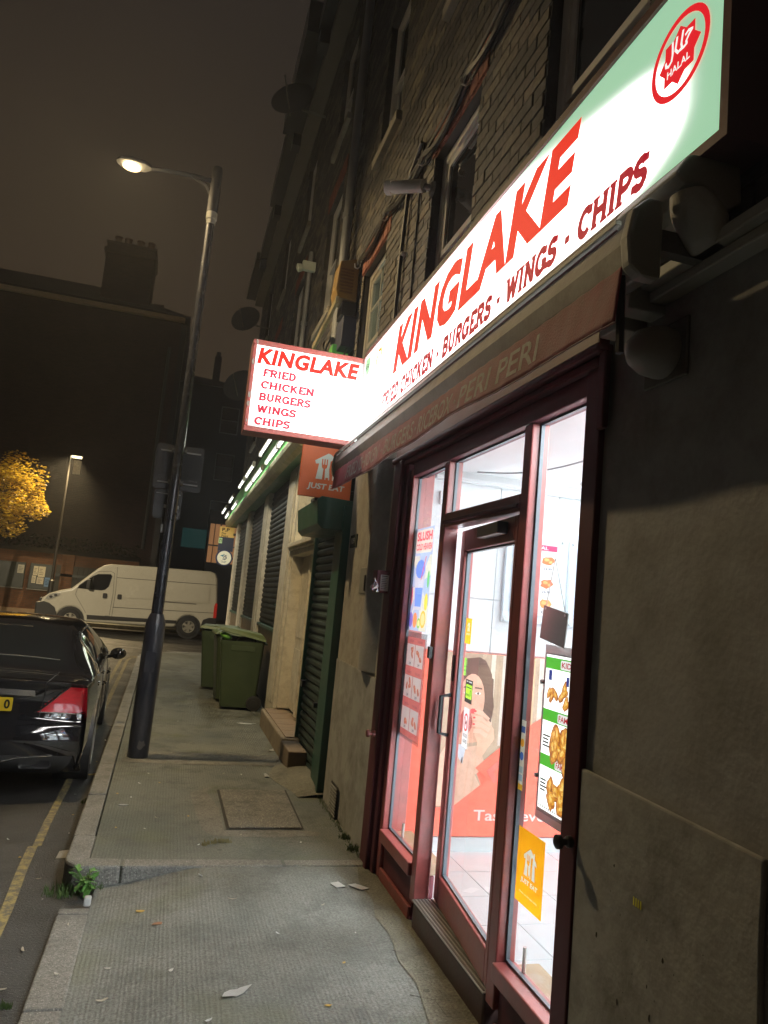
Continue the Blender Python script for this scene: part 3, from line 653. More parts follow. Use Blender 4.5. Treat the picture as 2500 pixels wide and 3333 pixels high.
# ------------------------------------------------ shop interior (parts of the terrace)
YF = 4.42
fl = MB(); fl.box(1.42, 5.2, .9, YF, 0, .095); floor = fl.build('shop_floor', GROUT, terr)
tw = .34
for i in range(11):
    for j in range(11):
        x0 = 1.44+i*tw; y1 = YF-.01-j*tw
        if x0 > 4.6 or y1-tw < .9: continue
        q = MB(); q.box(x0, x0+tw-.006, y1-tw+.006, y1, .09, .1+RND.uniform(-.0006,.0006)); q.build('floor_tile', TILE, floor)
b = MB(); b.box(1.42, 5.2, YF+.012, YF+.17, .0, 2.62); bw = b.build('back_wall', WHITEW, terr)
SEAM = pm('panel_seam', (.45,.48,.5), .6)
for x0, x1 in ((1.425,1.575),(1.58,1.975),(1.98,2.40),(2.405,2.84),(2.845,3.3),(3.305,3.8)):
    for z0, z1 in ((1.312,1.645),(1.65,2.44)):
        q = MB(); q.box(x0, x1, YF, YF+.012, z0, z1); q.build('wall_panel', WHITEW, bw, bevel=.002, seg=1)
b = MB(); b.box(1.42, 5.2, YF-.012, YF+.012, .1, .185); b.build('skirting', pm('grey_skirting', (.5,.52,.53), .4), terr)
b = MB(); b.box(5.2, 5.3, .8, 4.6, 0, 2.62); b.build('side_wall', WHITEW, terr)
b = MB(); b.box(1.6, 5.3, .75, .9, 0, 2.62); b.build('front_wall', WHITEW, terr)
b = MB(); b.box(1.42, 5.2, .9, YF+.012, 2.45, 2.6); ceil = b.build('ceiling', CEIL, terr)
b = MB(); b.prism([(0,0),(.07,0),(.07,.02),(.02,.07),(0,.07)], (V((1.5,YF,2.38)), V((0,-1,0)), V((0,0,1)), V((1,0,0))), 0, 3.6); b.build('coving', CEIL, terr)
# white counter front across the shop
b = MB(); b.box(3.35, 3.9, 1.4, 4.3, .1, 1.1); b.build('counter', pm('white_counter', (.6,.6,.62), .35), terr, bevel=.01)
def ceiling_light(x, y, sx, sy, s, label):
    t = thing('ceiling_light', label, 'ceiling light', (x, y, 2.45))
    q = MB(); q.box(x-sx/2-.02, x+sx/2+.02, y-sy/2-.02, y+sy/2+.02, 2.425, 2.448); q.build('light_frame', pm('white_enamel', (.75,.75,.75), .4), t, bevel=.003)
    q = MB(); q.box(x-sx/2, x+sx/2, y-sy/2, y+sy/2, 2.372, 2.424); q.build('diffuser', em('led_white_%d' % int(s), (.93,.97,1.0), s), t)
ceiling_light(1.86, 2.22, .6, .6, 135, 'square white LED ceiling panel glaring just inside the right hand shop window')
ceiling_light(3.0, 2.2, .6, 1.2, 110, 'long white LED ceiling panel deep inside the takeaway above the counter')
ceiling_light(2.75, 3.9, .6, .6, 120, 'square white LED ceiling panel towards the mural wall of the takeaway')

# ================================================================== SHOPFRONT
sf = thing('shopfront', 'dark red timber shopfront with glazed door standing ajar under the lit sign', 'shop front', (1.36, 3.2, 0))
XF = 1.32
def sfbox(name, a, bev=.006, mat=REDP, label=None):
    b = MB()
    for q in (a if isinstance(a, list) else [a]): b.box(*q)
    return b.build(name, mat, sf, bevel=bev, label=label)
sfbox('jamb_post', (XF-.012, 1.41, 2.165, 2.262, .0, 2.46), mat=REDD)
sfbox('jamb_post', [(XF, 1.46, 4.268, 4.33, .0, 2.40)])
# stepped mouldings of the far jamb
sfbox('jamb_moulding', [(XF-.02, 1.40, 4.332, 4.40, -.02, 2.44), (XF-.045, 1.40, 4.401, 4.46, -.02, 2.47), (XF-.03, 1.40, 4.461, 4.60, -.02, 2.50)], mat=REDD, bev=.008)
sfbox('post', (XF, 1.40, 3.645, 3.715, .10, 2.345)); sfbox('post', (XF, 1.40, 2.69, 2.76, .10, 2.345))
sfbox('transom', [(XF, 1.40, 2.762, 3.643, 1.985, 2.06)]); sfbox('transom_moulding', [(XF-.014, XF-.001, 2.762, 3.643, 2.0, 2.018)], mat=REDD, bev=.003)
sfbox('head', [(XF-.004, 1.41, 2.264, 4.266, 2.347, 2.43)], mat=REDD)
sfbox('fascia', [(XF-.03, 1.42, 2.165, 4.60, 2.505, 2.62)], mat=REDD)
sfbox('cornice_moulding', [(XF-.05, 1.42, 2.14, 4.62, 2.47, 2.503), (XF-.028, 1.42, 2.17, 4.46, 2.432, 2.468)], mat=REDD, bev=.01)
sfbox('architrave', [(XF-.03, XF-.005, 2.12, 2.163, 2.2, 2.47)], mat=REDD)
# stall risers and sills
for a, c in ((2.264, 2.688), (3.717, 4.266)):
    sfbox('stall_riser', [(XF+.02, 1.45, a, c, -.02, .205)], mat=REDD)
    sfbox('riser_panel_rail', [(XF, XF+.019, a, c, -.02, .06)], mat=REDP)
    sfbox('sill', [(XF-.018, 1.40, a, c, .207, .272)]); sfbox('inner_sill', [(1.401, 1.50, a, c, .207, .262)], mat=pm('worn_inner_sill', (.30,.22,.13), .6, dirt=(.5,.48,.45), ds=9, da=.3))
th = sfbox('threshold', (1.318, 1.42, 2.765, 3.643, -.02, .118), mat=pm('worn_step_paint', (.06,.032,.028), .6, dirt=(.05,.045,.04), ds=8, da=.5), bev=.01)
tr = MB(); tr.box(1.312, 1.45, 2.768, 3.641, .119, .126); trd = tr.build('tread_plate', STEEL, th, bevel=.002)
for i in range(7):
    q = MB(); q.box(1.318+i*.018, 1.325+i*.018, 2.775, 3.635, .1262, .1295); q.build('tread_rib', GREYM, trd)
# fixed panes with dark gaskets
GASK = pm('grey_gasket', (.06,.075,.09), .5)
def pane(a, c, z0, z1, x=1.365, parent=sf):
    p = MB(); p.add([(x,a,z0),(x,c,z0),(x,c,z1),(x,a,z1)], [(0,3,2,1)]); o = p.build('pane', GLASS, parent)
    g_ = MB()
    for q in ((x-.008,x+.008,a,a+.009,z0,z1),(x-.008,x+.008,c-.009,c,z0,z1),(x-.0079,x+.0079,a+.009,c-.009,z0,z0+.009),(x-.0079,x+.0079,a+.009,c-.009,z1-.009,z1)): g_.box(*q)
    g_.build('gasket', GASK, o)
    return o
pane(2.2625, 2.6895, .2725, 2.3465); pane(3.7155, 4.2675, .2725, 2.3465); pane(2.7605, 3.6445, 2.0605, 2.3465)
b = MB(); b.cyl((1.39,2.60,.2725),(1.39,2.60,.36),.008,n=8); b.build('glass_peg', STEEL, sf)
b = MB(); b.cyl((1.39,4.10,.2725),(1.39,4.10,.35),.008,n=8); b.build('glass_peg', STEEL, sf)
b = MB(); b.box(1.30, 1.318, 3.66, 3.69, 1.30, 1.36); b.build('keep_plate', BLACKM, sf)
# door: hinged at the near post, free edge swung into the shop
hinge = V((1.327, 2.775, 0)); DW = .86
def dbox(mb, x0, x1, a, c, z0, z1): return mb.box(hinge.x+x0, hinge.x+x1, hinge.y+a, hinge.y+c, z0, z1)
d = MB(); sw = .075; sh_ = .036
dbox(d, 0, .05, 0, sh_, .135, 1.975); dbox(d, 0, .05, DW-sw, DW, .135, 1.975); dbox(d, 0, .05, sh_, DW-sw, 1.865, 1.975); dbox(d, 0, .05, sh_, DW-sw, .135, .265)
door = d.build('door', REDP, sf, bevel=.006, org=hinge)
p = MB(); x = hinge.x+.025; p.add([(x,hinge.y+sh_,.265),(x,hinge.y+DW-sw,.265),(x,hinge.y+DW-sw,1.865),(x,hinge.y+sh_,1.865)], [(0,3,2,1)]); p.build('pane', GLASS, door)
q = MB()
for a, c, z0, z1 in ((sh_,sh_+.009,.265,1.865),(DW-sw-.009,DW-sw,.265,1.865),(sh_+.009,DW-sw-.009,.265,.274),(sh_+.009,DW-sw-.009,1.856,1.865)): dbox(q, .016, .034, a, c, z0, z1)
q.build('gasket', GASK, door)
q = MB(); q.tube([(hinge.x-.002,hinge.y+DW-.038,.93),(hinge.x-.05,hinge.y+DW-.038,.94),(hinge.x-.05,hinge.y+DW-.038,1.12),(hinge.x-.002,hinge.y+DW-.038,1.13)], .011, 8); q.build('pull_handle', BLACKM, door, smooth=True)
q = MB(); dbox(q, -.006, 0, DW-.052, DW-.024, 1.2, 1.33); q.build('lock_plate', BLACKM, door)
q = MB(); dbox(q, -.05, -.001, .12, .42, 1.90, 1.955); q.build('door_closer', BLACKM, door, bevel=.006)
door.rotation_euler = (0, 0, -rad(6.0))
# shutter pin knobs on the jambs
for yy, zz, mt, lb in ((2.19, .86, BLACKM, 'black shutter locking knob on the near jamb of the shopfront'), (4.40, .78, REDP, 'small red shutter locking knob on the far jamb of the shopfront')):
    b = MB(); b.lathe((1.262 if yy > 3 else 1.308, yy, zz), [(0,.018),(-.015,.018),(-.02,.011),(-.034,.011),(-.038,.022),(-.052,.022),(-.058,.012)], 12, (1,0,0))
    props(b.build('shutter_pin', mt, org=(1.29,yy,zz), smooth=True), lb, 'locking pin')
# torn red alarm box with white sticker
rb = thing('alarm_call_box', 'dark red box with torn silver sticker and white text label on the jamb', 'wall box', (1.29, 4.50, 1.69))
b = MB(); b.box(1.20, 1.288, 4.47, 4.57, 1.625, 1.765); b.build('box', REDD, rb, bevel=.006)
b = MB(); b.flat(rect(0,0,.055,.1), facefr(1.226,4.4695,1.638), .001); lbp = b.build('label', ink((.6,.6,.6)), rb)
b = MB(); f_ = facefr(1.226,4.4695,1.638)
for i in range(7): b.flat(rect(.006,.012+i*.011,.03+RND.uniform(.005,.018),.016+i*.011), f_, .002)
b.flat(rect(.006,.088,.044,.095), f_, .002); b.build('small_print', ink((.12,.12,.13)), lbp)
b = MB(); b.flat([(0,.02),(-.03,.005),(-.012,.05),(-.02,.085),(.0,.06),(.012,.03)], facefr(1.205,4.469,1.63), .002); b.flat([(.0,.0),(.02,.0),(.012,.03)], facefr(1.2,4.469,1.628), .003)
b.build('torn_foil', pm('foil', (.7,.68,.62), .25, metal=.8), rb)
b = MB(); b.add([(1.20,4.47,1.70),(1.16,4.46,1.655),(1.175,4.45,1.645),(1.205,4.465,1.67)], [(0,1,2,3)]); b.build('peeling_flap', pm('foil', (.7,.68,.62), .25, metal=.8), rb)

# ================================================================== AWNING
aw = thing('awning', 'rolled maroon awning in a grey cassette with faded lettering on its wavy valance', 'awning', (1.33, 3.55, 2.45))
Y0, Y1 = 1.62, 5.50
b = MB(); prof = [(1.15,2.50),(1.10,2.49),(1.06,2.515),(1.045,2.575),(1.065,2.645),(1.10,2.68),(1.15,2.685)]
b.prism(prof, (V((0,0,0)), V((1,0,0)), V((0,0,1)), V((0,1,0))), Y0+.05, Y1-.02); b.build('cassette', GREYM, aw, bevel=.006)
b = MB(); b.box(1.048, 1.066, Y0+.09, Y1-.03, 2.655, 2.668); b.build('cassette_trim', STEEL, aw)
for ya, yb in ((Y0, Y0+.05), (Y1-.02, Y1+.02)):
    b = MB(); b.prism([(1.14,2.475),(1.08,2.475),(1.045,2.50),(1.035,2.58),(1.05,2.66),(1.09,2.70),(1.14,2.70)], (V((0,0,0)), V((1,0,0)), V((0,0,1)), V((0,1,0))), ya, yb); b.build('end_cap', pm('cap_grey', (.30,.295,.26), .6, var=.12), aw, bevel=.012)
    b = MB(); b.box(1.141, 1.33, (ya+yb)/2-.018, (ya+yb)/2+.018, 2.56, 2.62); b.build('wall_arm', GREYM, aw)
def vfold(y, z):
    t = max(0, min(1, (2.535-z)/.165))
    return 1.062-.012*t-.006*t*math.sin(y*5+.6*math.sin(y*3.1))-(.0012+.0022*max(0,(y-3.6)/1.9))*t*math.sin(y*31+2+z*6)-.0006*math.sin(y*57+z*20)
def vbot(y): return 2.372+.010*math.sin(y*2.4+.4)+.006*math.sin(y*7)
b = MB(); b.grid(260, 8, lambda a, c: (vfold(Y0+.06+(Y1-Y0-.1)*a, 2.535+(vbot(Y0+.06+(Y1-Y0-.1)*a)-2.535)*c), Y0+.06+(Y1-Y0-.1)*a, 2.535+(vbot(Y0+.06+(Y1-Y0-.1)*a)-2.535)*c), flip=True)
val = b.build('valance', AWNF, aw, smooth=True)
sol = val.modifiers.new('thickness', 'SOLIDIFY'); sol.thickness = .002
FADE = pm('faded_valance_print', (.46,.42,.38), .7, var=.3, vs=60, dirt=(.15,.05,.055), ds=34, da=.42)
wf = wallfr(1.0, 0, 0)
def onval(p): return V((vfold(p.y, p.z)-.003, p.y, p.z))
for s_, ya, yb in (('PERI PERI', 2.86, 2.16), ('RICEBOX', 3.42, 2.95), ('BURGERS', 4.02, 3.5), ('FRIED CHICKEN', 5.0, 4.15)):
    t_ = MB(); text(t_, s_, wf, -ya, 2.40, .09, ya-yb, shear=.15, bold=.012, warp=onval); t_.build('valance_lettering', FADE, aw)
for yy in (2.90, 3.46, 4.08): t_ = MB(); t_.add([onval(V((1,yy+dy,2.44+dz))) for dy, dz in ((.012,0),(0,-.012),(-.012,0),(0,.012))], [(0,1,2,3)]); t_.build('valance_dot', FADE, aw)
b = MB(); b.tube([V((vfold(Y0+.06+i*.08, vbot(Y0+.06+i*.08))-.001, Y0+.06+i*.08, vbot(Y0+.06+i*.08))) for i in range(47)], .0035, 5); b.build('hem', pm('hem_cord', (.2,.08,.09), .7), aw)
b = MB(); b.tube([(1.07,1.70,2.50),(1.066,1.69,2.40),(1.07,1.69,2.28)], .012, 6); b.build('end_strap', BLACKM, aw)
# wall bracket with the rounded grey housing at the near end
ab = thing('awning_bracket', 'angular grey bracket plate with rounded motor housing on a ledge below the near sign end', 'bracket', (1.33, 1.5, 2.62))
GREYC = pm('grey_cast_housing', (.36,.355,.32), .6, var=.12)
b = MB(); b.prism([(1.12,2.74),(1.16,2.80),(1.318,2.825),(1.328,2.70),(1.28,2.67),(1.24,2.71),(1.20,2.722),(1.15,2.712)], facefr(0,1.55,0), -.30, 0); b.build('bracket_plate', GREYC, ab, bevel=.008)
b = MB(); rg = []
for k in range(9):
    t = k/8; zz = 2.705-.14*t; xl = 1.145+.075*t**1.6; xr = 1.245+.045*min(1,t*2); dpt = .045+.05*math.sin(math.pi*min(1,t*.75+.15))
    rg.append([V(((xl+xr)/2+(xr-xl)/2*math.cos(q), 1.60+dpt*math.sin(q)*(1 if math.sin(q) < 0 else .6), zz)) for q in [2*math.pi*i/18 for i in range(18)]])
b.loft(rg); b.build('motor_housing', GREYC, ab, smooth=True, angle=55)
b = MB(); b.box(1.24, 1.329, 1.36, 1.90, 2.565, 2.60); b.box(1.27, 1.329, 1.36, 2.05, 2.53, 2.562); b.box(1.20, 1.329, 1.86, 1.93, 2.50, 2.60); b.box(1.22, 1.329, 1.95, 2.05, 2.47, 2.529); b.build('ledge', GREYC, ab, bevel=.005)
dm = thing('dome_fitting', 'rounded grey dome fitting on the dark rendered wall just below the awning end', 'wall fitting', (1.33, 1.84, 2.37))
b = MB(); b.lathe((1.33,1.84,2.37), [(0,.075),(-.03,.078),(-.07,.074),(-.11,.055),(-.13,.03),(-.137,.0)], 22, (1,0,0)); b.build('dome', pm('grey_dome', (.30,.29,.27), .45, var=.1), dm, smooth=True)
b = MB(); b.box(1.318, 1.329, 1.74, 1.94, 2.28, 2.46); b.build('back_plate', GREYM, dm, bevel=.01)

# ================================================================== MAIN SIGN
ms = thing('shop_sign', 'long glowing white and pale green takeaway sign reading KINGLAKE in red', 'sign', (1.33, 3.4, 2.8))
SX = 1.20; SY0, SY1, SZ0, SZ1 = 1.48, 5.39, 2.83, 3.42
def backlit(name):
    m, nt, N, Lk, b = nodes_of(name)
    g = N.new('ShaderNodeNewGeometry'); s = N.new('ShaderNodeSeparateXYZ'); Lk.new(g.outputs['Position'], s.inputs[0])
    def math_(op, a, c=None, d=None):
        n = N.new('ShaderNodeMath'); n.operation = op
        for i, q in enumerate((a, c, d)):
            if q is None: continue
            if isinstance(q, (int, float)): n.inputs[i].default_value = q
            else: Lk.new(q, n.inputs[i])
        return n.outputs[0]
    def mr(v, a, c, d, e, st='SMOOTHSTEP'):
        n = N.new('ShaderNodeMapRange'); n.interpolation_type = st; Lk.new(v, n.inputs[0])
        for i, q in enumerate((a, c, d, e)): n.inputs[i+1].default_value = q
        return n.outputs[0]
    z, y = s.outputs['Z'], s.outputs['Y']
    # two rows of tubes behind the acrylic: bright along the middle, weaker to the top edge and the near end
    tubez = mr(y, 1.5, 4.4, 3.04, 3.10, 'LINEAR'); halfw = mr(y, 1.5, 4.0, .15, .58, 'LINEAR')
    dz = math_('DIVIDE', math_('ABSOLUTE', math_('SUBTRACT', z, tubez)), halfw)
    core = mr(dz, .15, 1.30, 1.0, .0)
    end = mr(y, 1.50, 1.95, .0, 1.0)
    inten = math_('MULTIPLY', core, end)
    st = math_('MULTIPLY_ADD', math_('POWER', inten, 3.0), 110.0, .60)
    mx = N.new('ShaderNodeMix'); mx.data_type = 'RGBA'; mx.inputs[6].default_value = (.48,.93,.60,1); mx.inputs[7].default_value = (1,1,.97,1); Lk.new(mr(inten, .0, .30, 0, 1), mx.inputs[0])
    Lk.new(mx.outputs[2], b.inputs['Emission Color']); Lk.new(st, b.inputs['Emission Strength']); b.inputs['Base Color'].default_value = (.5,.55,.5,1); b.inputs['Roughness'].default_value = .3
    MATS[name] = m; return m
b = MB(); b.box(SX+.004, 1.34, SY0-.0, SY1, SZ0, SZ1); b.build('cabinet', REDD, ms)
b = MB(); b.add([(SX,SY0,SZ0),(SX,SY1,SZ0),(SX,SY1,SZ1),(SX,SY0,SZ1)], [(0,3,2,1)]); b.build('face_panel', backlit('backlit_acrylic'), ms)
b = MB()
for q in ((SX-.012,1.34,SY0-.03,SY1+.01,SZ1,SZ1+.035),(SX-.012,1.34,SY0-.03,SY1+.01,SZ0-.03,SZ0),(SX-.012,1.34,SY0-.03,SY0,SZ0,SZ1),(SX-.012,1.34,SY1,SY1+.01,SZ0,SZ1)): b.box(*q)
b.build('rim', pm('red_sign_rim', (.13,.05,.05), .5, var=.2), ms)
wf = wallfr(SX, 0, 0)
REDL = em('lit_red_letter', (.80,.020,.010), .95); REDS = em('lit_crimson_letter', (.42,.006,.022), .85)
t_ = MB(); text(t_, 'KINGLAKE', wf, -4.54, 3.045, .315, 4.54-2.28, shear=.22, bold=.048, lift=.004, spacing=1.08); t_.build('brand_lettering', REDL, ms)
t_ = MB(); pass
tot = sum(SL[c][0] for c in 'FRIED CHICKEN - BURGERS - WINGS - CHIPS'); at_ = 0
for word in ('FRIED', ' ', 'CHICKEN', ' ', '-', ' ', 'BURGERS', ' ', '-', ' ', 'WINGS', ' ', '-', ' ', 'CHIPS'):
    ww = sum(SL[c][0] for c in word)/tot*2.96
    if word != ' ': t_ = MB(); slab(t_, word, wf, -4.76+at_, 2.862, .104, ww, shear=.12, thick=.27, lift=.004); t_.build('menu_lettering' if word != '-' else 'lettering_dash', REDS, ms)
    at_ += ww
# round halal emblem
hc = (-1.668, 3.185)
em_ = MB(); n = 40
for i in range(n):
    a0, a1 = 2*math.pi*i/n, 2*math.pi*(i+1)/n
    em_.flat([(hc[0]+.128*math.cos(a0), hc[1]+.128*math.sin(a0)), (hc[0]+.128*math.cos(a1), hc[1]+.128*math.sin(a1)), (hc[0]+.108*math.cos(a1), hc[1]+.108*math.sin(a1)), (hc[0]+.108*math.cos(a0), hc[1]+.108*math.sin(a0))], wf, .004)
star = []
for i in range(16):
    a = rad(90+22.5*i); r = .092 if i % 2 == 0 else .071; star.append((hc[0]+r*math.cos(a), hc[1]+r*math.sin(a)))
em_.flat(star, wf, .004); emb = em_.build('halal_emblem', em('lit_emblem_red', (.80,.012,.022), .9), ms)
hl = MB(); text(hl, 'HALAL', wf, hc[0]-.05, hc[1]-.045, .024, .1, bold=.02, lift=.006)
def brush(mb, path, w, fr, lift=.006):
    for i, ((x0, y0), (x1, y1)) in enumerate(zip(path, path[1:])):
        d_ = math.hypot(x1-x0, y1-y0) or 1; nx, ny = -(y1-y0)/d_*w/2, (x1-x0)/d_*w/2; ex, ey = (x1-x0)/d_*w*.3, (y1-y0)/d_*w*.3
        mb.flat([(x0+nx-ex,y0+ny-ey),(x0-nx-ex,y0-ny-ey),(x1-nx+ex,y1-ny+ey),(x1+nx+ex,y1+ny+ey)], fr, lift+.0001*(i % 5))
ax_, ay_ = hc
for pth, w in (([(.028,.036),(.040,.040),(.056,.033),(.044,.026),(.032,.014),(.034,.004),(.022,.002),(.008,.004)], .0085), ([(.014,.004),(.010,.022),(.016,.058)], .0085), ([(.010,.006),(-.004,.004),(-.016,.020),(-.010,.056)], .0085), ([(-.030,.054),(-.028,.016),(-.032,-.004),(-.044,-.012),(-.056,-.006),(-.058,.006)], .0085)):
    brush(hl, [(ax_+x, ay_+.006+y) for x, y in pth], w, wf)
hl.build('halal_lettering', em('lit_emblem_white', (1,1,.95), .95), emb)
# small orange curl mark and green certificate mark at the far end
mk = MB(); brush(mk, [(-5.02,3.22),(-5.03,3.30),(-4.98,3.355),(-4.91,3.35),(-4.89,3.30),(-4.92,3.26)], .026, wf, .004); brush(mk, [(-4.99,3.24),(-5.0,3.29),(-4.96,3.325)], .014, wf, .0046); mk.build('orange_mark', em('lit_orange', (.9,.34,.05), .9), ms)
mk = MB(); mk.flat(rect(-5.37,3.26,-5.22,3.40), wf, .003); gm_ = mk.build('certificate_mark', em('lit_pale_green', (.36,.75,.42), .9), ms)
mk = MB(); text(mk, 'HFA', wf, -5.355, 3.30, .05, .115, bold=.02, lift=.005); mk.build('certificate_lettering', em('lit_dark_green', (.02,.12,.03), .6), gm_)
mk = MB(); brush(mk, [(-5.02,2.99),(-5.0,2.97),(-4.985,2.95)], .008, wf, .004); mk.build('scratch', em('lit_grey', (.5,.5,.5), .7), ms)
mk = MB(); mk.flat(rect(-2.643,SZ0,-2.640,SZ1), wf, .0012); mk.build('panel_joint', em('lit_joint', (.5,.6,.52), .7), ms)

# ------------------------------------------------ projecting box sign
bs = thing('projecting_box_sign', 'square white lightbox with dark red frame projecting over the pavement, listing fried chicken and burgers', 'sign', (1.2, 5.43, 2.8))
BX0, BX1, BZ0, BZ1, BY = .365, 1.205, 2.765, 3.385, 5.40
RIMR = pm('box_sign_red_paint', (.22,.045,.035), .5, var=.12, vs=8, dirt=(.5,.45,.4), ds=14, da=.08)
b = MB()
for q in ((BX0-.03,BX1,BY-.0,BY+.2,BZ1,BZ1+.04),(BX0-.03,BX1,BY,BY+.2,BZ0-.04,BZ0),(BX0-.03,BX0,BY,BY+.2,BZ0,BZ1),(BX1-.012,BX1,BY,BY+.2,BZ0,BZ1)): b.box(*q)
b.build('frame', RIMR, bs, bevel=.006)
def boxlit(name, gain):
    m, nt, N, Lk, b = nodes_of(name)
    g = N.new('ShaderNodeNewGeometry'); vm = N.new('ShaderNodeVectorMath'); vm.operation = 'SUBTRACT'; vm.inputs[1].default_value = ((BX0+BX1)/2, BY, (BZ0+BZ1)/2); Lk.new(g.outputs['Position'], vm.inputs[0])
    s = N.new('ShaderNodeSeparateXYZ'); Lk.new(vm.outputs[0], s.inputs[0])
    def mt(op, a, c):
        n = N.new('ShaderNodeMath'); n.operation = op
        for i, q in enumerate((a, c)):
            if isinstance(q, (int, float)): n.inputs[i].default_value = q
            else: Lk.new(q, n.inputs[i])
        return n.outputs[0]
    # one tube set on the diagonal leaves two corners weaker
    dg = mt('ABSOLUTE', mt('ADD', mt('MULTIPLY', s.outputs['X'], .58), mt('MULTIPLY', s.outputs['Z'], .78)), 0.0)
    n = N.new('ShaderNodeMapRange'); n.interpolation_type = 'SMOOTHSTEP'; Lk.new(dg, n.inputs[0]); n.inputs[1].default_value = .33; n.inputs[2].default_value = .50; n.inputs[3].default_value = gain; n.inputs[4].default_value = .62
    Lk.new(n.outputs[0], b.inputs['Emission Strength']); b.inputs['Emission Color'].default_value = (.93,1,.99,1); b.inputs['Base Color'].default_value = (.6,.6,.6,1)
    MATS[name] = m; return m
b = MB(); b.add([(BX0,BY+.012,BZ0),(BX1-.012,BY+.012,BZ0),(BX1-.012,BY+.012,BZ1),(BX0,BY+.012,BZ1)], [(0,1,2,3)]); b.build('face_panel', boxlit('backlit_box_panel', 2.6), bs)
b = MB(); b.add([(BX0,BY+.188,BZ0),(BX1-.012,BY+.188,BZ0),(BX1-.012,BY+.188,BZ1),(BX0,BY+.188,BZ1)], [(3,2,1,0)]); b.build('rear_panel', em('backlit_rear', (.93,1,.99), 2.0), bs)
ff = facefr(0, BY+.012, 0)
t_ = MB(); text(t_, 'KINGLAKE', ff, BX0+.012, BZ1-.142, .128, .765, shear=.14, bold=.048, spacing=1.08); t_.build('brand_lettering', REDL, bs)
BOXL = em('lit_crimson_box_letter', (.42,.012,.035), .8)
for i, (s_, w) in enumerate((('FRIED',.25),('CHICKEN',.405),('BURGERS',.39),('WINGS',.295),('CHIPS',.265))):
    t_ = MB(); slab(t_, s_, ff, BX0+.065-.006*i, BZ1-.232-.0925*i, .057, w, shear=.05, thick=.25); t_.build('menu_lettering', BOXL, bs)
# overexposed outline drawing near the wall
LG = em('lit_outline', (.66,.67,.68), .9)
t_ = MB()
for pth in ([(.985,2.97),(.99,2.955)], [(1.012,2.975),(1.016,2.962)], [(.985,3.06),(1.01,3.075),(1.03,3.06),(1.02,3.04),(.985,3.04)], [(1.06,3.07),(1.07,3.05)], [(1.085,3.05),(1.09,3.0),(1.085,2.97)], [(1.10,2.90),(1.11,2.85),(1.09,2.81),(1.04,2.80),(1.01,2.815)]): brush(t_, pth, .006, ff, .003)
t_.build('outline_drawing', LG, bs)
ch = MB()
for x, z, r in ((BX0-.016,3.25,.012),(BX0-.016,3.0,.015),(BX0-.015,2.93,.014),(BX0+.0,3.405,.013),(BX0-.014,2.80,.008)): ch.flat(blob(x, z, r*.7, r*1.6, 8, .4), facefr(0,BY-.0005,0), .001)
ch.build('paint_chips', ink((.5,.48,.42)), bs)
for z in (BZ0+.1, BZ1-.1):
    b = MB(); b.cyl((BX1-.01,BY+.1,z),(1.36,BY+.1,z),.018,n=8); b.build('arm', BLACKM, bs)
# orange delivery sign behind it
def houselogo(mb, mk, fr, cx, cy, s, lift):
    """little house with a fork and a knife cut out of it"""
    mb.flat([(cx+x*s, cy+y*s) for x, y in ((-.42,-.5),(-.05,-.5),(-.05,-.42),(.05,-.42),(.05,-.5),(.42,-.5),(.36,.08),(.52,.02),(.47,.16),(.34,.26),(.34,.44),(.24,.44),(.24,.34),(.08,.47),(-.02,.5),(-.5,.18),(-.46,.06),(-.34,.08))], fr, lift)
    for x in (-.22,-.13,-.04): mk.flat([(cx+(x-.022)*s, cy+.05*s),(cx+(x+.022)*s, cy+.05*s),(cx+(x+.022)*s, cy+.27*s),(cx+(x-.022)*s, cy+.27*s)], fr, lift+.0012)
    mk.flat([(cx+x*s, cy+y*s) for x, y in ((-.24,.06),(-.02,.06),(-.04,-.06),(-.10,-.1),(-.08,-.5),(-.18,-.5),(-.16,-.1),(-.22,-.06))], fr, lift+.0010)
    mk.flat([(cx+x*s, cy+y*s) for x, y in ((.10,-.5),(.2,-.5),(.19,-.05),(.22,.22),(.16,.27),(.08,.2),(.06,-.12))], fr, lift+.0010)
js = thing('delivery_sign', 'square orange projecting sign with white house and cutlery mark, partly behind the awning end', 'sign', (1.33, 6.02, 2.6))
b = MB(); b.box(.875, 1.315, 6.0, 6.04, 2.385, 2.825); b.build('board', pm('orange_sign_board', (.62,.13,.035), .5, var=.14, vs=4, bump=.03), js, bevel=.004)
jf = facefr(.875, 6.0, 2.385); lm = MB(); km = MB(); houselogo(lm, km, jf, .225, .265, .225, .002)
text(lm, 'JUST EAT', jf, .065, .055, .062, .31, shear=.14, bold=.03, lift=.002); lm.build('white_mark', ink((.62,.66,.6)), js); km.build('cutlery_mark', pm('orange_sign_board2', (.60,.12,.035), .5, bump=0), js)
b = MB(); b.cyl((1.31,6.02,2.75),(1.36,6.02,2.75),.015,n=8); b.cyl((1.31,6.02,2.46),(1.36,6.02,2.46),.015,n=8); b.build('bracket', BLACKM, js)
b = MB(); b.box(1.02,1.2,6.02,6.2,2.36,2.383); b.build('under_fitting', BLACKM, js)

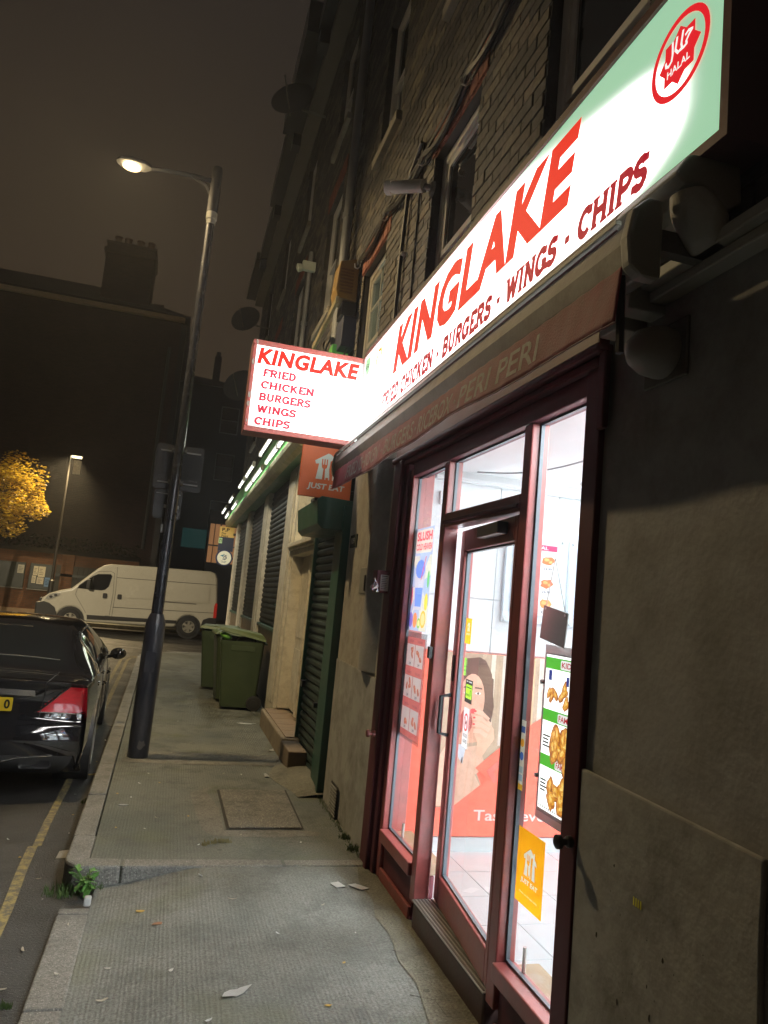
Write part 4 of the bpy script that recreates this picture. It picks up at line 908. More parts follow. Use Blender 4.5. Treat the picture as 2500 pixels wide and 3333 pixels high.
# ================================================================== INSIDE THE WINDOWS
mf = facefr(0, YF-.0135, 0)
mu = MB(); mu.box(1.425, 2.90, YF-.012, YF-.0001, .19, 1.305); mural = props(mu.build('wall_mural', ink((.60,.115,.08)), org=(2.1,YF,.19)), 'floor length wall mural of a woman biting food above a red band reading Taste', 'mural')
def mural_part(name, polys, c, lift=.002):
    q = MB()
    for i, p_ in enumerate(polys): q.flat(p_, mf, lift+.0002*i)
    return q.build(name, photo_ink(c), mural)
mural_part('blurred_room', [[(1.60,1.303),(2.42,1.303),(2.42,.70),(2.16,.72),(1.93,.59),(2.0,.46),(1.79,.36),(1.60,.36)]], (.26,.19,.14), .001)
for x0, x1, c in ((1.99,2.02,(.62,.55,.46)),(2.04,2.055,(.24,.17,.12)),(2.07,2.10,(.55,.48,.42)),(2.12,2.15,(.3,.2,.13)),(2.18,2.22,(.58,.45,.32)),(2.26,2.30,(.36,.25,.16)),(2.33,2.38,(.55,.5,.44))): mural_part('blurred_room', [rect(x0,.74,x1,1.302)], c, .0014)
mural_part('hair', [blob(1.885,1.13,.125,.15,18,.06), blob(1.975,.98,.05,.22,16,.16), blob(1.79,.98,.05,.2,14,.12)], (.055,.032,.026), .002)
mural_part('face', [ell(1.872,1.01,.088,.165,22)], (.56,.32,.24), .003)
mural_part('neck', [[(1.84,.92),(1.93,.90),(1.95,.76),(1.80,.74)]], (.44,.24,.17), .0026)
mural_part('eyes', [ell(1.912,1.055,.02,.008,10), ell(1.835,1.055,.02,.008,10)], (.75,.72,.7), .004)
mural_part('irises', [ell(1.912,1.055,.008,.008,10), ell(1.835,1.055,.008,.008,10), [(1.885,1.085),(1.94,1.08),(1.935,1.09),(1.89,1.095)], [(1.81,1.085),(1.858,1.083),(1.855,1.094),(1.815,1.095)]], (.08,.05,.04), .0046)
mural_part('nose_shade', [[(1.87,1.05),(1.878,1.05),(1.89,.985),(1.872,.978),(1.862,.985)]], (.55,.3,.22), .004)
mural_part('lips', [ell(1.888,.945,.026,.016,14)], (.55,.07,.07), .0045)
mural_part('shirt', [[(1.62,.37),(1.66,.62),(1.74,.76),(1.84,.72),(1.95,.74),(2.0,.6),(1.93,.56),(1.99,.46),(1.80,.365)]], (.50,.32,.24), .003)
for i in range(6): mural_part('shirt_fold', [[(1.66+i*.05,.40+.01*i),(1.672+i*.05,.40+.01*i),(1.70+i*.047,.66),(1.692+i*.047,.66)]], (.48,.29,.21), .0036)
mural_part('inner_shirt', [[(1.80,.74),(1.86,.74),(1.84,.62),(1.81,.66)]], (.6,.64,.72), .0036)
mural_part('dark_morsel', [blob(1.845,.88,.045,.07,12,.15)], (.16,.035,.03), .004)
mural_part('hand', [[(1.92,.93),(1.98,.92),(2.035,.84),(2.045,.78),(2.0,.72),(1.96,.655),(1.93,.68),(1.93,.76),(1.905,.80)]], (.60,.36,.26), .005)
for x0, y0, x1, y1 in ((1.99,.90,1.905,.945),(2.005,.87,1.90,.905),(2.0,.835,1.90,.865),(1.985,.80,1.905,.825)):
    q = MB(); brush(q, [(x0,y0),((x0+x1)/2,(y0+y1)/2+.012),(x1,y1)], .027, mf, .0056); q.build('finger', ink((.66,.41,.31)), mural)
for x, y in ((1.902,.946),(1.897,.906),(1.897,.866)): mural_part('painted_nail', [ell(x,y,.009,.007,8)], (.6,.05,.05), .0066)
mural_part('red_band', [[(1.79,.36),(2.02,.535),(1.93,.60),(2.16,.79),(2.40,.95),(2.899,1.0),(2.899,.191),(1.426,.191),(1.426,.335),(1.60,.345)]], (.62,.115,.08), .0052)
mural_part('arrow_mark', [[(2.005,.585),(2.14,.70),(2.14,.655),(2.055,.58),(2.085,.53),(2.06,.51)]], (.34,.09,.075), .0072)
q = MB(); text(q, 'Taste every', mf, 1.94, .265, .085, .60, bold=.012, lift=.0075); q.build('mural_lettering', ink((.8,.74,.72)), mural)

def menu_board(x0, x1, label):
    t = thing('menu_board', label, 'menu board', (x0, YF, 1.58))
    b = MB(); b.box(x0-.045, x1+.045, YF-.035, YF-.001, 1.52, 2.09); b.build('acrylic_holder', pm('clear_grey_acrylic', (.55,.62,.68), .15), t, bevel=.004)
    b = MB(); b.box(x0, x1, YF-.042, YF-.036, 1.575, 2.045); sh = b.build('menu_sheet', pm('paper_white', (.8,.8,.8), .6, var=.03, bump=0), t)
    f = facefr(x0, YF-.0425, 1.575); w = x1-x0
    q = MB(); q.flat(rect(0.012,.425,w-.012,.462), f, .001); q.build('header_band', ink((.36,.025,.06)), sh)
    q = MB(); text(q, 'MEAL', f, w*.42, .432, .022, w*.34, bold=.02, lift=.002); q.build('header_lettering', ink((.8,.8,.8)), sh)
    for cx_, cy_ in ((.09,.36),(.25,.36),(.09,.21),(.25,.21),(.09,.08),(.25,.08)):
        if cx_ > w-.03: continue
        q = MB(); q.flat(blob(cx_, cy_, .045, .03, 12, .18), f, .001); q.build('food_picture', ink(RND.choice(((.5,.09,.04),(.42,.14,.05),(.3,.06,.05)))), sh)
        q = MB(); q.flat(blob(cx_-.01, cy_+.006, .02, .012, 8, .25), f, .0022); q.flat(blob(cx_+.018, cy_-.006, .012, .01, 8, .25), f, .0024); q.build('food_highlight', ink((.7,.28,.12)), sh)
        q = MB(); text(q, RND.choice(('£5.49','£4.99','£6.99')), f, cx_-.03, cy_-.062, .018, .06, bold=.02, lift=.002); q.build('price', ink((.08,.08,.1)), sh)
    for cy_ in (.40, .035):
        q = MB(); q.flat(rect(.015,cy_-.03,.06,cy_+.02), f, .0012); q.build('drink_picture', ink((.02,.035,.2)), sh)
    for px in (x0-.03, x1+.03):
        for pz in (1.54, 2.07):
            q = MB(); q.cyl((px,YF-.052,pz),(px,YF-.036,pz),.011,n=10); q.build('stud', STEEL, t)
menu_board(2.075, 2.40, 'framed paper menu on the white wall seen through the top of the shop door')
menu_board(2.54, 2.86, 'framed paper menu on the white wall at the far right of the shop window')

def chicken(mb_dark, mb_mid, mb_lt, f, cx_, cy_, s, k=5, lift=.0015):
    for i in range(k):
        a = RND.uniform(0, math.pi); x = cx_+RND.uniform(-.5,.5)*s; y = cy_+RND.uniform(-.5,.5)*s*.9
        mb_dark.flat(blob(x, y, s*.34, s*.2, 12, .14, a), f, lift+.00025*i)
        mb_mid.flat(blob(x+s*.02, y+s*.02, s*.27, s*.14, 11, .14, a), f, lift+.0016+.00025*i)
        mb_lt.flat(blob(x+s*.05, y+s*.05, s*.13, s*.06, 9, .2, a), f, lift+.0032+.00025*i)
# glowing menu lightbox hung in the right window, facing the street
LX = 1.50
lb = thing('menu_lightbox', 'glowing upright menu lightbox with green bands and fried chicken pictures hung in the right window', 'lit menu', (LX, 2.56, .8))
b = MB(); b.box(LX, LX+.03, 2.34, 2.80, .765, 1.455); b.build('clear_surround', pm('clear_edge_acrylic', (.55,.58,.6), .2), lb, bevel=.004)
b = MB(); b.box(LX-.008, LX-.001, 2.36, 2.775, .80, 1.42); b.build('grey_border', pm('border_grey', (.2,.22,.22), .4), lb)
lf = wallfr(LX-.0085, 2.765, .815); W_, H_ = .395, .60
b = MB(); b.flat(rect(0,0,W_,H_), lf, .0005); lit = b.build('lit_sheet', em('menu_sheet_light', (1,1,.97), 1.7), lb)
q = MB()
for z in (.545, .34, .165): q.flat(rect(0,z-.0,W_,z+.045), lf, .0012)
q.build('green_band', em('menu_green', (.09,.55,.03), .95), lit)
q = MB(); r_ = MB()
for z, s_ in ((.545,'KIDS MEAL'),(.34,'FAMILY MEAL'),(.165,'FAMILY BUCKET')):
    q.flat(rrect(.12,z+.004,.36,z+.040,.008), lf, .0022); text(r_, s_, lf, .13, z+.011, .022, .22, bold=.02, lift=.0032)
q.build('title_plate', em('menu_plate', (.95,.93,.9), 1.0), lit); r_.build('title_lettering', em('menu_red', (.55,.02,.03), .9), lit)
d1, d2, d3 = MB(), MB(), MB()
chicken(d1, d2, d3, lf, .075, .455, .075, 4); chicken(d1, d2, d3, lf, .175, .455, .085, 5); chicken(d1, d2, d3, lf, .155, .25, .13, 14); chicken(d1, d2, d3, lf, .145, .085, .115, 13); chicken(d1, d2, d3, lf, .32, .09, .1, 4)
d1.build('food_picture', lit_food('menu_brown', (.30,.05,.002), (.70,.22,.01), .9), lit); d2.build('food_crust', lit_food('menu_orange', (.62,.17,.005), (1,.50,.04), 1.0), lit); d3.build('food_highlight', lit_food('menu_yellow', (.9,.42,.03), (1,.80,.25), 1.1), lit)
q = MB()
for y0 in (.24, .07):
    for i in range(4): q.flat(rect(.012, y0+i*.013, .012+RND.uniform(.035,.06), y0+i*.013+.006), lf, .0015)
for i in range(24): q.flat(rect(.01+i*.016,.008,.016+i*.016,.016), lf, .0015)
q.build('small_print', ink((.05,.05,.06)), lit)
q = MB(); q.flat(rect(.03,.50,.055,.54), lf, .0016); q.flat(rect(.17,.49,.19,.525), lf, .0016); q.build('drink_picture', em('menu_blue', (.03,.05,.3), .9), lit)
for z in (.93, 1.30):
    q = MB(); q.cyl((LX-.015,2.79,z),(LX+.04,2.79,z),.009,n=8); q.build('stud', GREYM, lb)
q = MB(); q.tube([(LX+.012,2.6,1.455),(LX+.012,2.6,2.45)], .0015, 4); q.tube([(LX+.012,2.42,1.455),(LX+.012,2.42,2.45)], .0015, 4); q.build('wire', STEEL, lb)
# stickers on the glass
def sticker(name, x, yl, z, w, h, c, label, cat='sticker', parts=None):
    b = MB(); b.box(x-.0006, x+.0006, yl-w, yl, z, z+h); o = props(b.build(name, film(c), org=(x, yl-w/2, z)), label, cat); ORG[o.name] = V((x, yl-w/2, z))
    if parts:
        f = wallfr(x-.0006, yl, z); parts(o, f); flatten(o, f, w, h)
    return o
def p_orange(o, f):
    a, k = MB(), MB(); houselogo(a, k, f, .10, .155, .10, .0008); text(a, 'JUST EAT', f, .035, .072, .022, .13, shear=.12, bold=.03, lift=.001); text(a, 'Order on the app today', f, .03, .035, .009, .14, lift=.001)
    a.build('white_mark', film((.8,.78,.7)), o); k.build('cutlery_mark', film((.78,.33,.01)), o)
sticker('window_sticker', 1.358, 2.645, .515, .205, .262, (.80,.33,.008), 'large amber sticker with white house mark low in the right window', parts=p_orange)
def p_small(o, f):
    a, k = MB(), MB(); houselogo(a, k, f, .05, .082, .045, .0006); text(a, 'JUST EAT', f, .018, .04, .012, .06, bold=.03, lift=.001); a.build('white_mark', film((.85,.8,.7)), o); k.build('cutlery_mark', film((.8,.35,.02)), o)
def on_door(name, yl, z, w, h, c, label, cat='sticker', parts=None):
    # stuck on the door glass: follow the door's swing
    off = V((hinge.x+.022, yl, z))-V((hinge.x, hinge.y, 0)); m3 = Matrix.Rotation(-rad(6.0), 3, 'Z'); P = V((hinge.x, hinge.y, 0))+m3 @ off
    b = MB(); b.box(-.0006, .0006, -w, 0, 0, h); me = b.mesh(name); me.materials.append(film(c)); o = bpy.data.objects.new(name, me); col.objects.link(o); o.location = P; o.rotation_euler = (0,0,-rad(6.0)); ORG[o.name] = V((0,0,0)); props(o, label, cat)
    if parts:
        f = wallfr(-.0006, 0, 0); parts(o, f); flatten(o, f, w, h)
    return o
on_door('door_sticker', 3.50, 1.40, .1, .125, (.80,.35,.02), 'small upright amber sticker with white house mark on the door glass', parts=p_small)
def p_green(o, f):
    a = MB(); a.flat(rect(.006,.02,.022,.03), f, .0006); a.flat(rect(.006,.04,.022,.048), f, .0006); a.build('dark_print', film((.03,.12,.03)), o)
on_door('door_sticker', 3.475, 1.245, .03, .085, (.2,.52,.06), 'narrow bright green sticker at the free edge of the door glass', parts=p_green)
def p_hyg(o, f):
    a = MB(); a.flat(rect(.012,.02,.108,.085), f, .0006); a.build('green_field', film((.30,.52,.04)), o)
    a = MB(); text(a, '0', f, .075, .03, .034, .02, bold=.03, lift=.0014); a.flat(rect(.018,.068,.10,.074), f, .0014)
    for i in range(3): a.flat(rect(.02+i*.018,.03,.031+i*.018,.042), f, .0014)
    a.build('rating_print', film((.02,.04,.01)), o)
    a = MB(); a.flat(rect(.014,.096,.04,.101), f, .0008); a.flat(rect(.055,.096,.1,.101), f, .0008); a.build('white_print', film((.5,.5,.5)), o)
on_door('hygiene_sticker', 3.425, 1.125, .118, .108, (.018,.016,.014), 'black and lime hygiene rating sticker in the middle of the door glass', parts=p_hyg)
def p_dog(o, f):
    a = MB(); n = 24
    for i in range(n):
        a0, a1 = 2*math.pi*i/n, 2*math.pi*(i+1)/n; a.flat([(.046+r*math.cos(t), .118+r*1.15*math.sin(t)) for r, t in ((.036,a0),(.036,a1),(.028,a1),(.028,a0))], f, .0007)
    brush(a, [(.026,.14),(.066,.096)], .007, f, .0016); a.build('ban_ring', film((.6,.03,.03)), o)
    a = MB(); a.flat([(.03,.112),(.034,.122),(.054,.122),(.058,.132),(.064,.128),(.062,.116),(.06,.1),(.056,.1),(.055,.11),(.04,.11),(.037,.1),(.033,.1)], f, .0011); text(a, 'NO DOGS', f, .014, .048, .017, .064, bold=.02, lift=.001); text(a, 'ALLOWED', f, .014, .022, .017, .064, bold=.02, lift=.001); a.build('black_print', film((.05,.05,.05)), o)
on_door('door_notice', 3.42, .915, .092, .185, (.72,.72,.72), 'white notice with red ring banning dogs low on the door glass', 'notice', p_dog)
def p_pay(o, f):
    for z, c in ((.225,(.05,.1,.3)),(.175,(.7,.35,.05)),(.125,(.05,.15,.55)),(.075,(.35,.5,.6)),(.045,(.3,.45,.6))):
        a = MB(); a.flat(ell(.022,z,.016,.016,12) if .1 < z < .2 else rect(.006,z-.012,.038,z+.012), f, .0006); a.build('card_mark', film(c), o)
    a = MB(); a.flat(rect(0,0,.044,.022), f, .0007); a.build('yellow_foot', film((.7,.42,.05)), o)
sticker('payment_sticker', 1.358, 2.70-.012, .90, .044, .26, (.66,.68,.66), 'tall thin strip of card payment marks at the left edge of the right window', parts=p_pay)
# posters in the left window
def p_slush(o, f):
    wdt, hgt = .345, .61
    for i in range(12):
        a0, a1 = rad(i*30+4), rad(i*30+17); q = MB(); pts = [(.17,.28)]
        for t in (a0, a1): pts.append((max(.002,min(wdt-.002,.17+.6*math.cos(t))), max(.002,min(.44,.28+.6*math.sin(t)))))
        q.flat(pts, f, .0006+.00003*i); q.build('sun_ray', film((.78,.75,.62)), o)
    q = MB(); q.flat(rrect(.03,.455,.335,.595,.03), f, .0012); q.build('title_cloud', film((.8,.76,.66)), o)
    q = MB(); text(q, 'SLUSH', f, .05, .528, .055, .27, bold=.04, lift=.0018); text(q, 'COLD HEAVEN', f, .045, .472, .04, .285, bold=.035, lift=.0018); q.build('title_lettering', film((.55,.03,.05)), o)
    q = MB(); q.flat([(.09,.12),(.22,.12),(.25,.34),(.06,.34)], f, .0016); q.flat(ell(.155,.345,.10,.05,16), f, .0018); q.build('slush_cup', film((.62,.6,.66)), o)
    q = MB(); q.flat(ell(.155,.36,.085,.055,16), f, .0024); q.flat([(.10,.14),(.21,.14),(.225,.25),(.085,.25)], f, .0024); q.build('slush_ice', film((.12,.2,.55)), o)
    q = MB(); brush(q, [(.18,.30),(.24,.43)], .012, f, .003); q.build('straw', film((.6,.06,.06)), o)
    for x, y, rx, ry, c in ((.05,.06,.04,.045,(.18,.12,.42)),(.13,.06,.038,.045,(.72,.2,.06)),(.2,.045,.03,.03,(.2,.42,.08)),(.27,.07,.05,.05,(.78,.42,.04)),(.30,.17,.03,.05,(.75,.55,.06)),(.03,.2,.025,.06,(.35,.06,.12)),(.31,.30,.02,.05,(.1,.32,.1))):
        q = MB(); q.flat(ell(x,y,rx,ry,14), f, .0034); q.build('fruit_picture', film(c), o)
    q = MB(); q.flat(ell(.2,.045,.018,.018,12), f, .0044); q.flat(ell(.27,.07,.035,.035,12), f, .0044); q.build('fruit_flesh', film((.75,.62,.3)), o)
sticker('slush_poster', 1.372, 4.29, 1.42, .345, .605, (.40,.48,.66), 'tall slush poster with blue rays and fruit in the left window', 'poster', p_slush)
def p_chick(o, f):
    for r_i in range(3):
        for c_i in range(2):
            x0, z0 = .02+c_i*.155, .035+r_i*.18
            q = MB(); q.flat(rect(x0,z0,x0+.145,z0+.125), f, .0006); q.build('menu_cell', film((.78,.66,.62)), o)
            a, m, l = MB(), MB(), MB(); chicken(a, m, l, f, x0+.072, z0+.066, .07, 3, .001); a.build('food_picture', film((.55,.12,.07)), o); m.build('food_crust', film((.5,.13,.06)), o); l.build('food_highlight', film((.62,.24,.13)), o)
            q = MB(); q.flat(rrect(x0+.05,z0+.004,x0+.095,z0+.026,.004), f, .0058); q.build('price_tag', film((.7,.62,.6)), o)
            q = MB(); text(q, '2.99', f, x0+.055, z0+.008, .013, .034, bold=.02, lift=.0066); text(q, 'CHICKEN', f, x0+.03, z0+.137, .014, .085, lift=.001); q.build('print', film((.1,.02,.03)), o)
sticker('chicken_poster', 1.372, 4.275, .82, .335, .56, (.52,.13,.115), 'dark red poster of six chicken pictures with prices in the left window', 'poster', p_chick)
b = MB(); b.box(1.3735, 1.376, 3.925, 4.29, .80, 1.41); props(b.build('poster_sleeve', glass_mat('clear_sleeve', (.9,.92,.93), f=.6), org=(1.375,4.1,.8)), 'pale clear plastic sleeve holding the dark red chicken poster', 'poster sleeve')
# little signs hanging inside
os_ = thing('open_sign', 'small tilted grey sign reading Open hanging on strings behind the door glass', 'sign', (1.62, 3.30, 1.62))
m_ = Matrix.Rotation(rad(7), 3, 'X'); P0 = V((1.62, 3.33, 1.615))
fo = (P0+m_ @ V((0,.085,-.045)), m_ @ V((0,-1,0)), m_ @ V((0,0,1)), V((-1,0,0)))
b = MB(); b.prism(rect(0,0,.17,.09), fo, -.004, .0); b.build('board', pm('grey_card', (.45,.47,.46), .6), os_)
b = MB(); text(b, 'Open', fo, .045, .025, .04, .085, shear=.25, lift=.0014); b.build('lettering', ink((.72,.74,.74)), os_)
b = MB(); top = P0+V((0,.03,.21)); b.tube([fo[0]+fo[1]*.02+fo[2]*.088, top, fo[0]+fo[1]*.15+fo[2]*.088], .002, 4); b.sph(top+V((0,0,.01)), .008, nu=8, nv=5); b.build('string', GREYM, os_)
hs = thing('hanging_sign', 'larger dark grey blank sign back hanging on a string behind the right window', 'sign', (1.45, 2.66, 1.55))
m_ = Matrix.Rotation(rad(8), 3, 'X'); fo = (V((1.45,2.76,1.478)), m_ @ V((0,-1,0)), m_ @ V((0,0,1)), V((-1,0,0)))
b = MB(); b.prism(rect(0,0,.20,.135), fo, -.005, 0); b.build('board', pm('dark_grey_card', (.20,.195,.18), .7, var=.1), hs, bevel=.001)
b = MB(); b.cyl(fo[0]+fo[1]*.02+fo[2]*.123-V((.0,0,0)), fo[0]+fo[1]*.02+fo[2]*.123-V((.003,0,0)), .005, n=8); b.cyl(fo[0]+fo[1]*.18+fo[2]*.123, fo[0]+fo[1]*.18+fo[2]*.123-V((.003,0,0)), .005, n=8); b.build('eyelet', STEEL, hs)
b = MB(); b.tube([fo[0]+fo[1]*.02+fo[2]*.13, V((1.45,2.67,1.80)), fo[0]+fo[1]*.18+fo[2]*.13], .002, 4); b.build('string', GREYM, hs)
# cable along the ceiling and a double socket
b = MB(); b.tube([V((1.75+.02*i, 4.3-.1*i, 2.44-.07*math.sin(math.pi*i/14))) for i in range(15)], .005, 5); props(b.build('ceiling_cable', pm('grey_cable', (.3,.31,.32), .6), org=(1.9,3.6,2.44)), 'thin grey cable sagging under the ceiling behind the glass over the door', 'cable')
so = thing('wall_socket', 'white double electrical socket high on the wall panel above the posters', 'socket', (1.62, YF, 2.26))
b = MB(); b.box(1.55, 1.70, YF-.02, YF-.0005, 2.22, 2.31); b.build('face_plate', pm('white_plastic', (.7,.7,.7), .35), so, bevel=.004)
b = MB()
for x in (1.585, 1.655):
    for dx, dz in ((-.012,0),(.012,0),(0,.018)): b.box(x+dx-.004, x+dx+.004, YF-.0215, YF-.0195, 2.25+dz, 2.258+dz)
b.build('pin_hole', BLACKM, so)

# ================================================================== NEXT SHOP ALONG THE TERRACE
t2 = thing('corner_terrace', 'taller dark brick end terrace with white pilasters and shuttered corner shop below', 'building', (2.5, 13, 0))
WB1 = [(y, y+.95, 4.95, 6.62) for y in (8.25, 11.1, 13.9, 16.7)]; WB2 = [(y, y+.9, 7.45, 8.85) for y in (8.3, 11.1, 13.9, 16.7)]
wallB = brickwork(t2, 7.30, 19.7, 3.9, 9.3, WB1+WB2, 250, (7.6, 4.6))
PALE = pm('pale_sash', (.5,.5,.5), .5)
for o in WB1: sash(t2, *o, mat=PALE)
for o in WB2: sash(t2, *o, mat=PALE, lintel=False)
b = MB(); b.box(1.14, 1.6, 7.302, 19.7, 9.3, 9.46); b.build('eaves_fascia', MATS['eaves_board'], t2)
for ya, yb, x0, z0, z1 in ((7.302,9.6,.98,9.46,9.72),(9.6,12.1,.82,9.46,9.95),(12.1,14.6,.9,9.46,9.74),(14.6,17.2,.98,9.46,9.70),(17.2,19.75,.9,9.46,9.66)):
    b = MB(); b.box(x0, 1.7, ya, yb-.004, z0, z1); b.build('gutter', BLACKM, t2)
for yb in (9.6, 12.1, 14.6, 17.2):
    b = MB(); b.box(1.0, 1.14, yb-.12, yb+.12, 9.25, 9.458); b.build('eaves_bracket', BLACKM, t2)
b = MB(); b.box(1.6, 7, 7.3, 19.7, 0, 9.3); b.build('rear_mass', VOID, t2)
def wbox(root, name, q, mat=WHITEP, bev=.008, label=None):
    b = MB()
    for r in (q if isinstance(q, list) else [q]): b.box(*r)
    return b.build(name, mat, root, bevel=bev, label=label)
for a, c in ((9.08, 9.80), (12.06, 12.66), (15.14, 15.80), (18.24, 18.72)):
    pl = wbox(t2, 'pilaster', [(1.30, 1.60, a, c, .0, 3.2)])
    wbox(pl, 'pilaster_fillet', [(1.285, 1.299, a+.10, c-.10, .25, 3.1)])
wbox(t2, 'stall_riser', [(1.36, 1.6, 9.80, 18.24, .0, 1.05)], pm('glazed_riser', (.12,.09,.06), .5, var=.25, vs=3, dirt=(.2,.17,.12), ds=5, da=.3))
for a, c in ((9.80, 12.06), (12.66, 15.14), (15.80, 18.24)):
    wbox(t2, 'sill', (1.32, 1.60, a+.002, c-.002, 1.052, 1.10), GREENP)
    sh = MB(); sh.box(1.372, 1.392, a, c, 1.10, 3.20); sh = sh.build('window_shutter', SHUTB, t2)
    n = int(2.05/.078)
    for i in range(n):
        z = 1.11+i*.078; q = MB()
        prof = [(1.371,z),(1.360,z+.006),(1.352,z+.025),(1.354,z+.05),(1.363,z+.066),(1.371,z+.068)]
        q.prism(prof, (V((0,0,0)), V((1,0,0)), V((0,0,1)), V((0,1,0))), a+.02, c-.02); q.build('slat', SHUTB, sh)
    b = MB(); b.lathe((1.335,a+.05,1.42), [(0,.02),(.02,.02),(.022,.012),(.05,.012)], 10, (-1,0,0)); b.build('shutter_bolt', GREENP, t2)
# fascia with canopy and cold light tubes
wbox(t2, 'fascia_board', (1.18, 1.6, 7.9, 19.7, 3.20, 3.9), pm('green_fascia', (.05,.20,.06), .4, var=.25, vs=2, dirt=(.3,.32,.12), ds=3, da=.25))
b = MB(); b.prism([(1.179,3.17),(1.11,3.20),(1.06,3.26),(1.05,3.33),(1.10,3.36),(1.179,3.365)], (V((0,0,0)), V((1,0,0)), V((0,0,1)), V((0,1,0))), 7.92, 19.7); b.build('canopy', pm('cream_canopy', (.42,.38,.22), .5, var=.15, dirt=(.1,.16,.06), ds=4, da=.35), t2, bevel=.01)
b = MB(); b.box(1.10, 1.178, 7.95, 19.65, 3.368, 3.44); b.build('green_band', em('green_lit_band', (.12,.6,.12), .35), t2)
TUBE = em('cold_tube', (.97,1,.88), 45.0)
for x, z, spans in ((.90,3.44,((8.05,8.75),(8.85,10.1),(11.0,12.2),(12.6,13.6),(15.0,16.1),(17.2,18.6))), (1.0,3.355,((8.1,8.9),(9.0,10.2),(10.7,12.0),(12.1,13.2),(15.3,16.6),(17.6,18.8)))):
    for a, c in spans:
        b = MB(); b.cyl((x,a,z),(x,c,z),.018,n=8); tb = b.build('light_tube', TUBE, t2)
        q = MB(); q.box(x-.022,x+.022,a-.03,a-.004,z-.03,z+.05); q.box(x-.022,x+.022,c+.004,c+.03,z-.03,z+.05); q.box(x-.015,x+.015,a,c,z+.024,z+.05); q.build('tube_holder', GREYM, tb)
# recessed white entrance next to the pilaster
wbox(t2, 'door_reveal', [(1.33, 1.60, 7.34, 7.44, .22, 2.95), (1.33, 1.60, 8.98, 9.076, .22, 2.95), (1.33, 1.60, 7.442, 8.978, 2.95, 3.2)])
wbox(t2, 'door_cornice', [(1.28, 1.60, 7.38, 9.04, 2.10, 2.13), (1.25, 1.60, 7.36, 9.06, 2.131, 2.18), (1.31, 1.60, 7.40, 9.0, 2.04, 2.099)])
wbox(t2, 'fanlight_mullion', [(1.36, 1.58, 8.15, 8.22, 2.181, 2.949), (1.36, 1.58, 7.75, 7.79, 2.181, 2.949), (1.36, 1.58, 8.6, 8.64, 2.181, 2.949)])
wbox(t2, 'fanlight', (1.56, 1.575, 7.45, 8.97, 2.181, 2.949), pm('cream_glass', (.45,.36,.17), .3, var=.1))
dr = wbox(t2, 'front_door', (1.47, 1.53, 7.46, 8.22, .24, 2.03), WHITEP)
for z0, z1 in ((.36,.95),(1.1,1.5)):
    for a, c in ((7.54,7.80),(7.88,8.14)): wbox(dr, 'door_panel', (1.459, 1.469, a, c, z0, z1), WHITEP)
wbox(dr, 'door_light', (1.459, 1.469, 7.54, 8.14, 1.56, 1.95), pm('amber_glass', (.5,.4,.18), .35, var=.1))
wbox(dr, 'letterbox', (1.452, 1.458, 7.8, 8.0, 1.01, 1.06), BLACKM, .002)
wbox(t2, 'door_frame', [(1.42, 1.55, 8.222, 8.32, .24, 2.04), (1.42, 1.55, 7.442, 7.459, .24, 2.04)])
wbox(t2, 'side_panel', [(1.46, 1.56, 8.322, 8.978, .24, 2.04)])
for z0, z1 in ((.34,.95),(1.08,1.92)): wbox(t2, 'sunk_moulding', [(1.447, 1.458, 8.42, 8.88, z0, z1)])
stp = wbox(t2, 'door_step', [(1.16, 1.62, 7.25, 9.06, -.05, .195)], pm('stone_step', (.22,.18,.13), .8, dirt=(.07,.055,.04), ds=5, da=.4), .015)
for i in range(5):
    q = MB(); y = 7.3+i*.35; q.box(1.20, 1.45, y, y+.34, .196, .206); q.build('step_tile', pm('quarry_tile', (.2,.14,.09), .6, dirt=(.08,.06,.04), da=.4), stp, bevel=.003)
wbox(stp, 'brick_edge', [(1.15, 1.32, 6.75, 7.245, -.05, .18)], pm('pinkish_stone', (.16,.12,.085), .8, dirt=(.08,.06,.04), da=.4), .01)

# tall narrow shutter in front of the passage door
rs = thing('roller_shutter', 'closed dark green roller shutter with bright green hood and guide rail beside the number plate', 'roller shutter', (1.33, 6.6, 0))
bk = MB(); bk.box(1.345, 1.36, 6.30, 7.34, .02, 2.3); bk = bk.build('curtain', SHUT, rs)
for i in range(29):
    z = .03+i*.0745; q = MB()
    q.prism([(1.344,z),(1.330,z+.004),(1.319,z+.022),(1.320,z+.046),(1.333,z+.064),(1.344,z+.066)], (V((0,0,0)), V((1,0,0)), V((0,0,1)), V((0,1,0))), 6.335, 7.30); q.build('slat', SHUT, bk)
b = MB(); b.box(1.27, 1.40, 5.955, 6.02, -.03, 2.34); b.box(1.285, 1.40, 6.021, 6.33, -.03, 2.34); b.build('guide_rail', GREENP, rs, bevel=.006)
b = MB(); b.box(1.29, 1.38, 7.302, 7.338, .0, 2.34); b.build('guide_rail', GREENP, rs, bevel=.004)
b = MB(); b.prism([(1.40,2.385),(1.075,2.40),(1.04,2.37),(1.06,2.17),(1.10,2.13),(1.40,2.13)], (V((0,0,0)), V((1,0,0)), V((0,0,1)), V((0,1,0))), 5.99, 7.02); b.build('hood', GREENP, rs, bevel=.006)
b = MB(); b.box(1.22, 1.4, 6.34, 7.3, .0, .028); b.build('bottom_rail', GREENP, rs)
b = MB(); b.box(1.285, 1.318, 7.18, 7.27, .70, .76); b.box(1.27, 1.318, 6.42, 6.47, .62, .66); b.build('shutter_lug', BLACKM, rs)
b = MB(); b.box(1.322, 1.331, 5.64, 5.86, 1.985, 2.085); np_ = b.build('plate', ink((.025,.03,.028)), org=(1.33,5.75,1.985)); props(np_, 'small black door number plate with white 109 on the tan render', 'number plate')
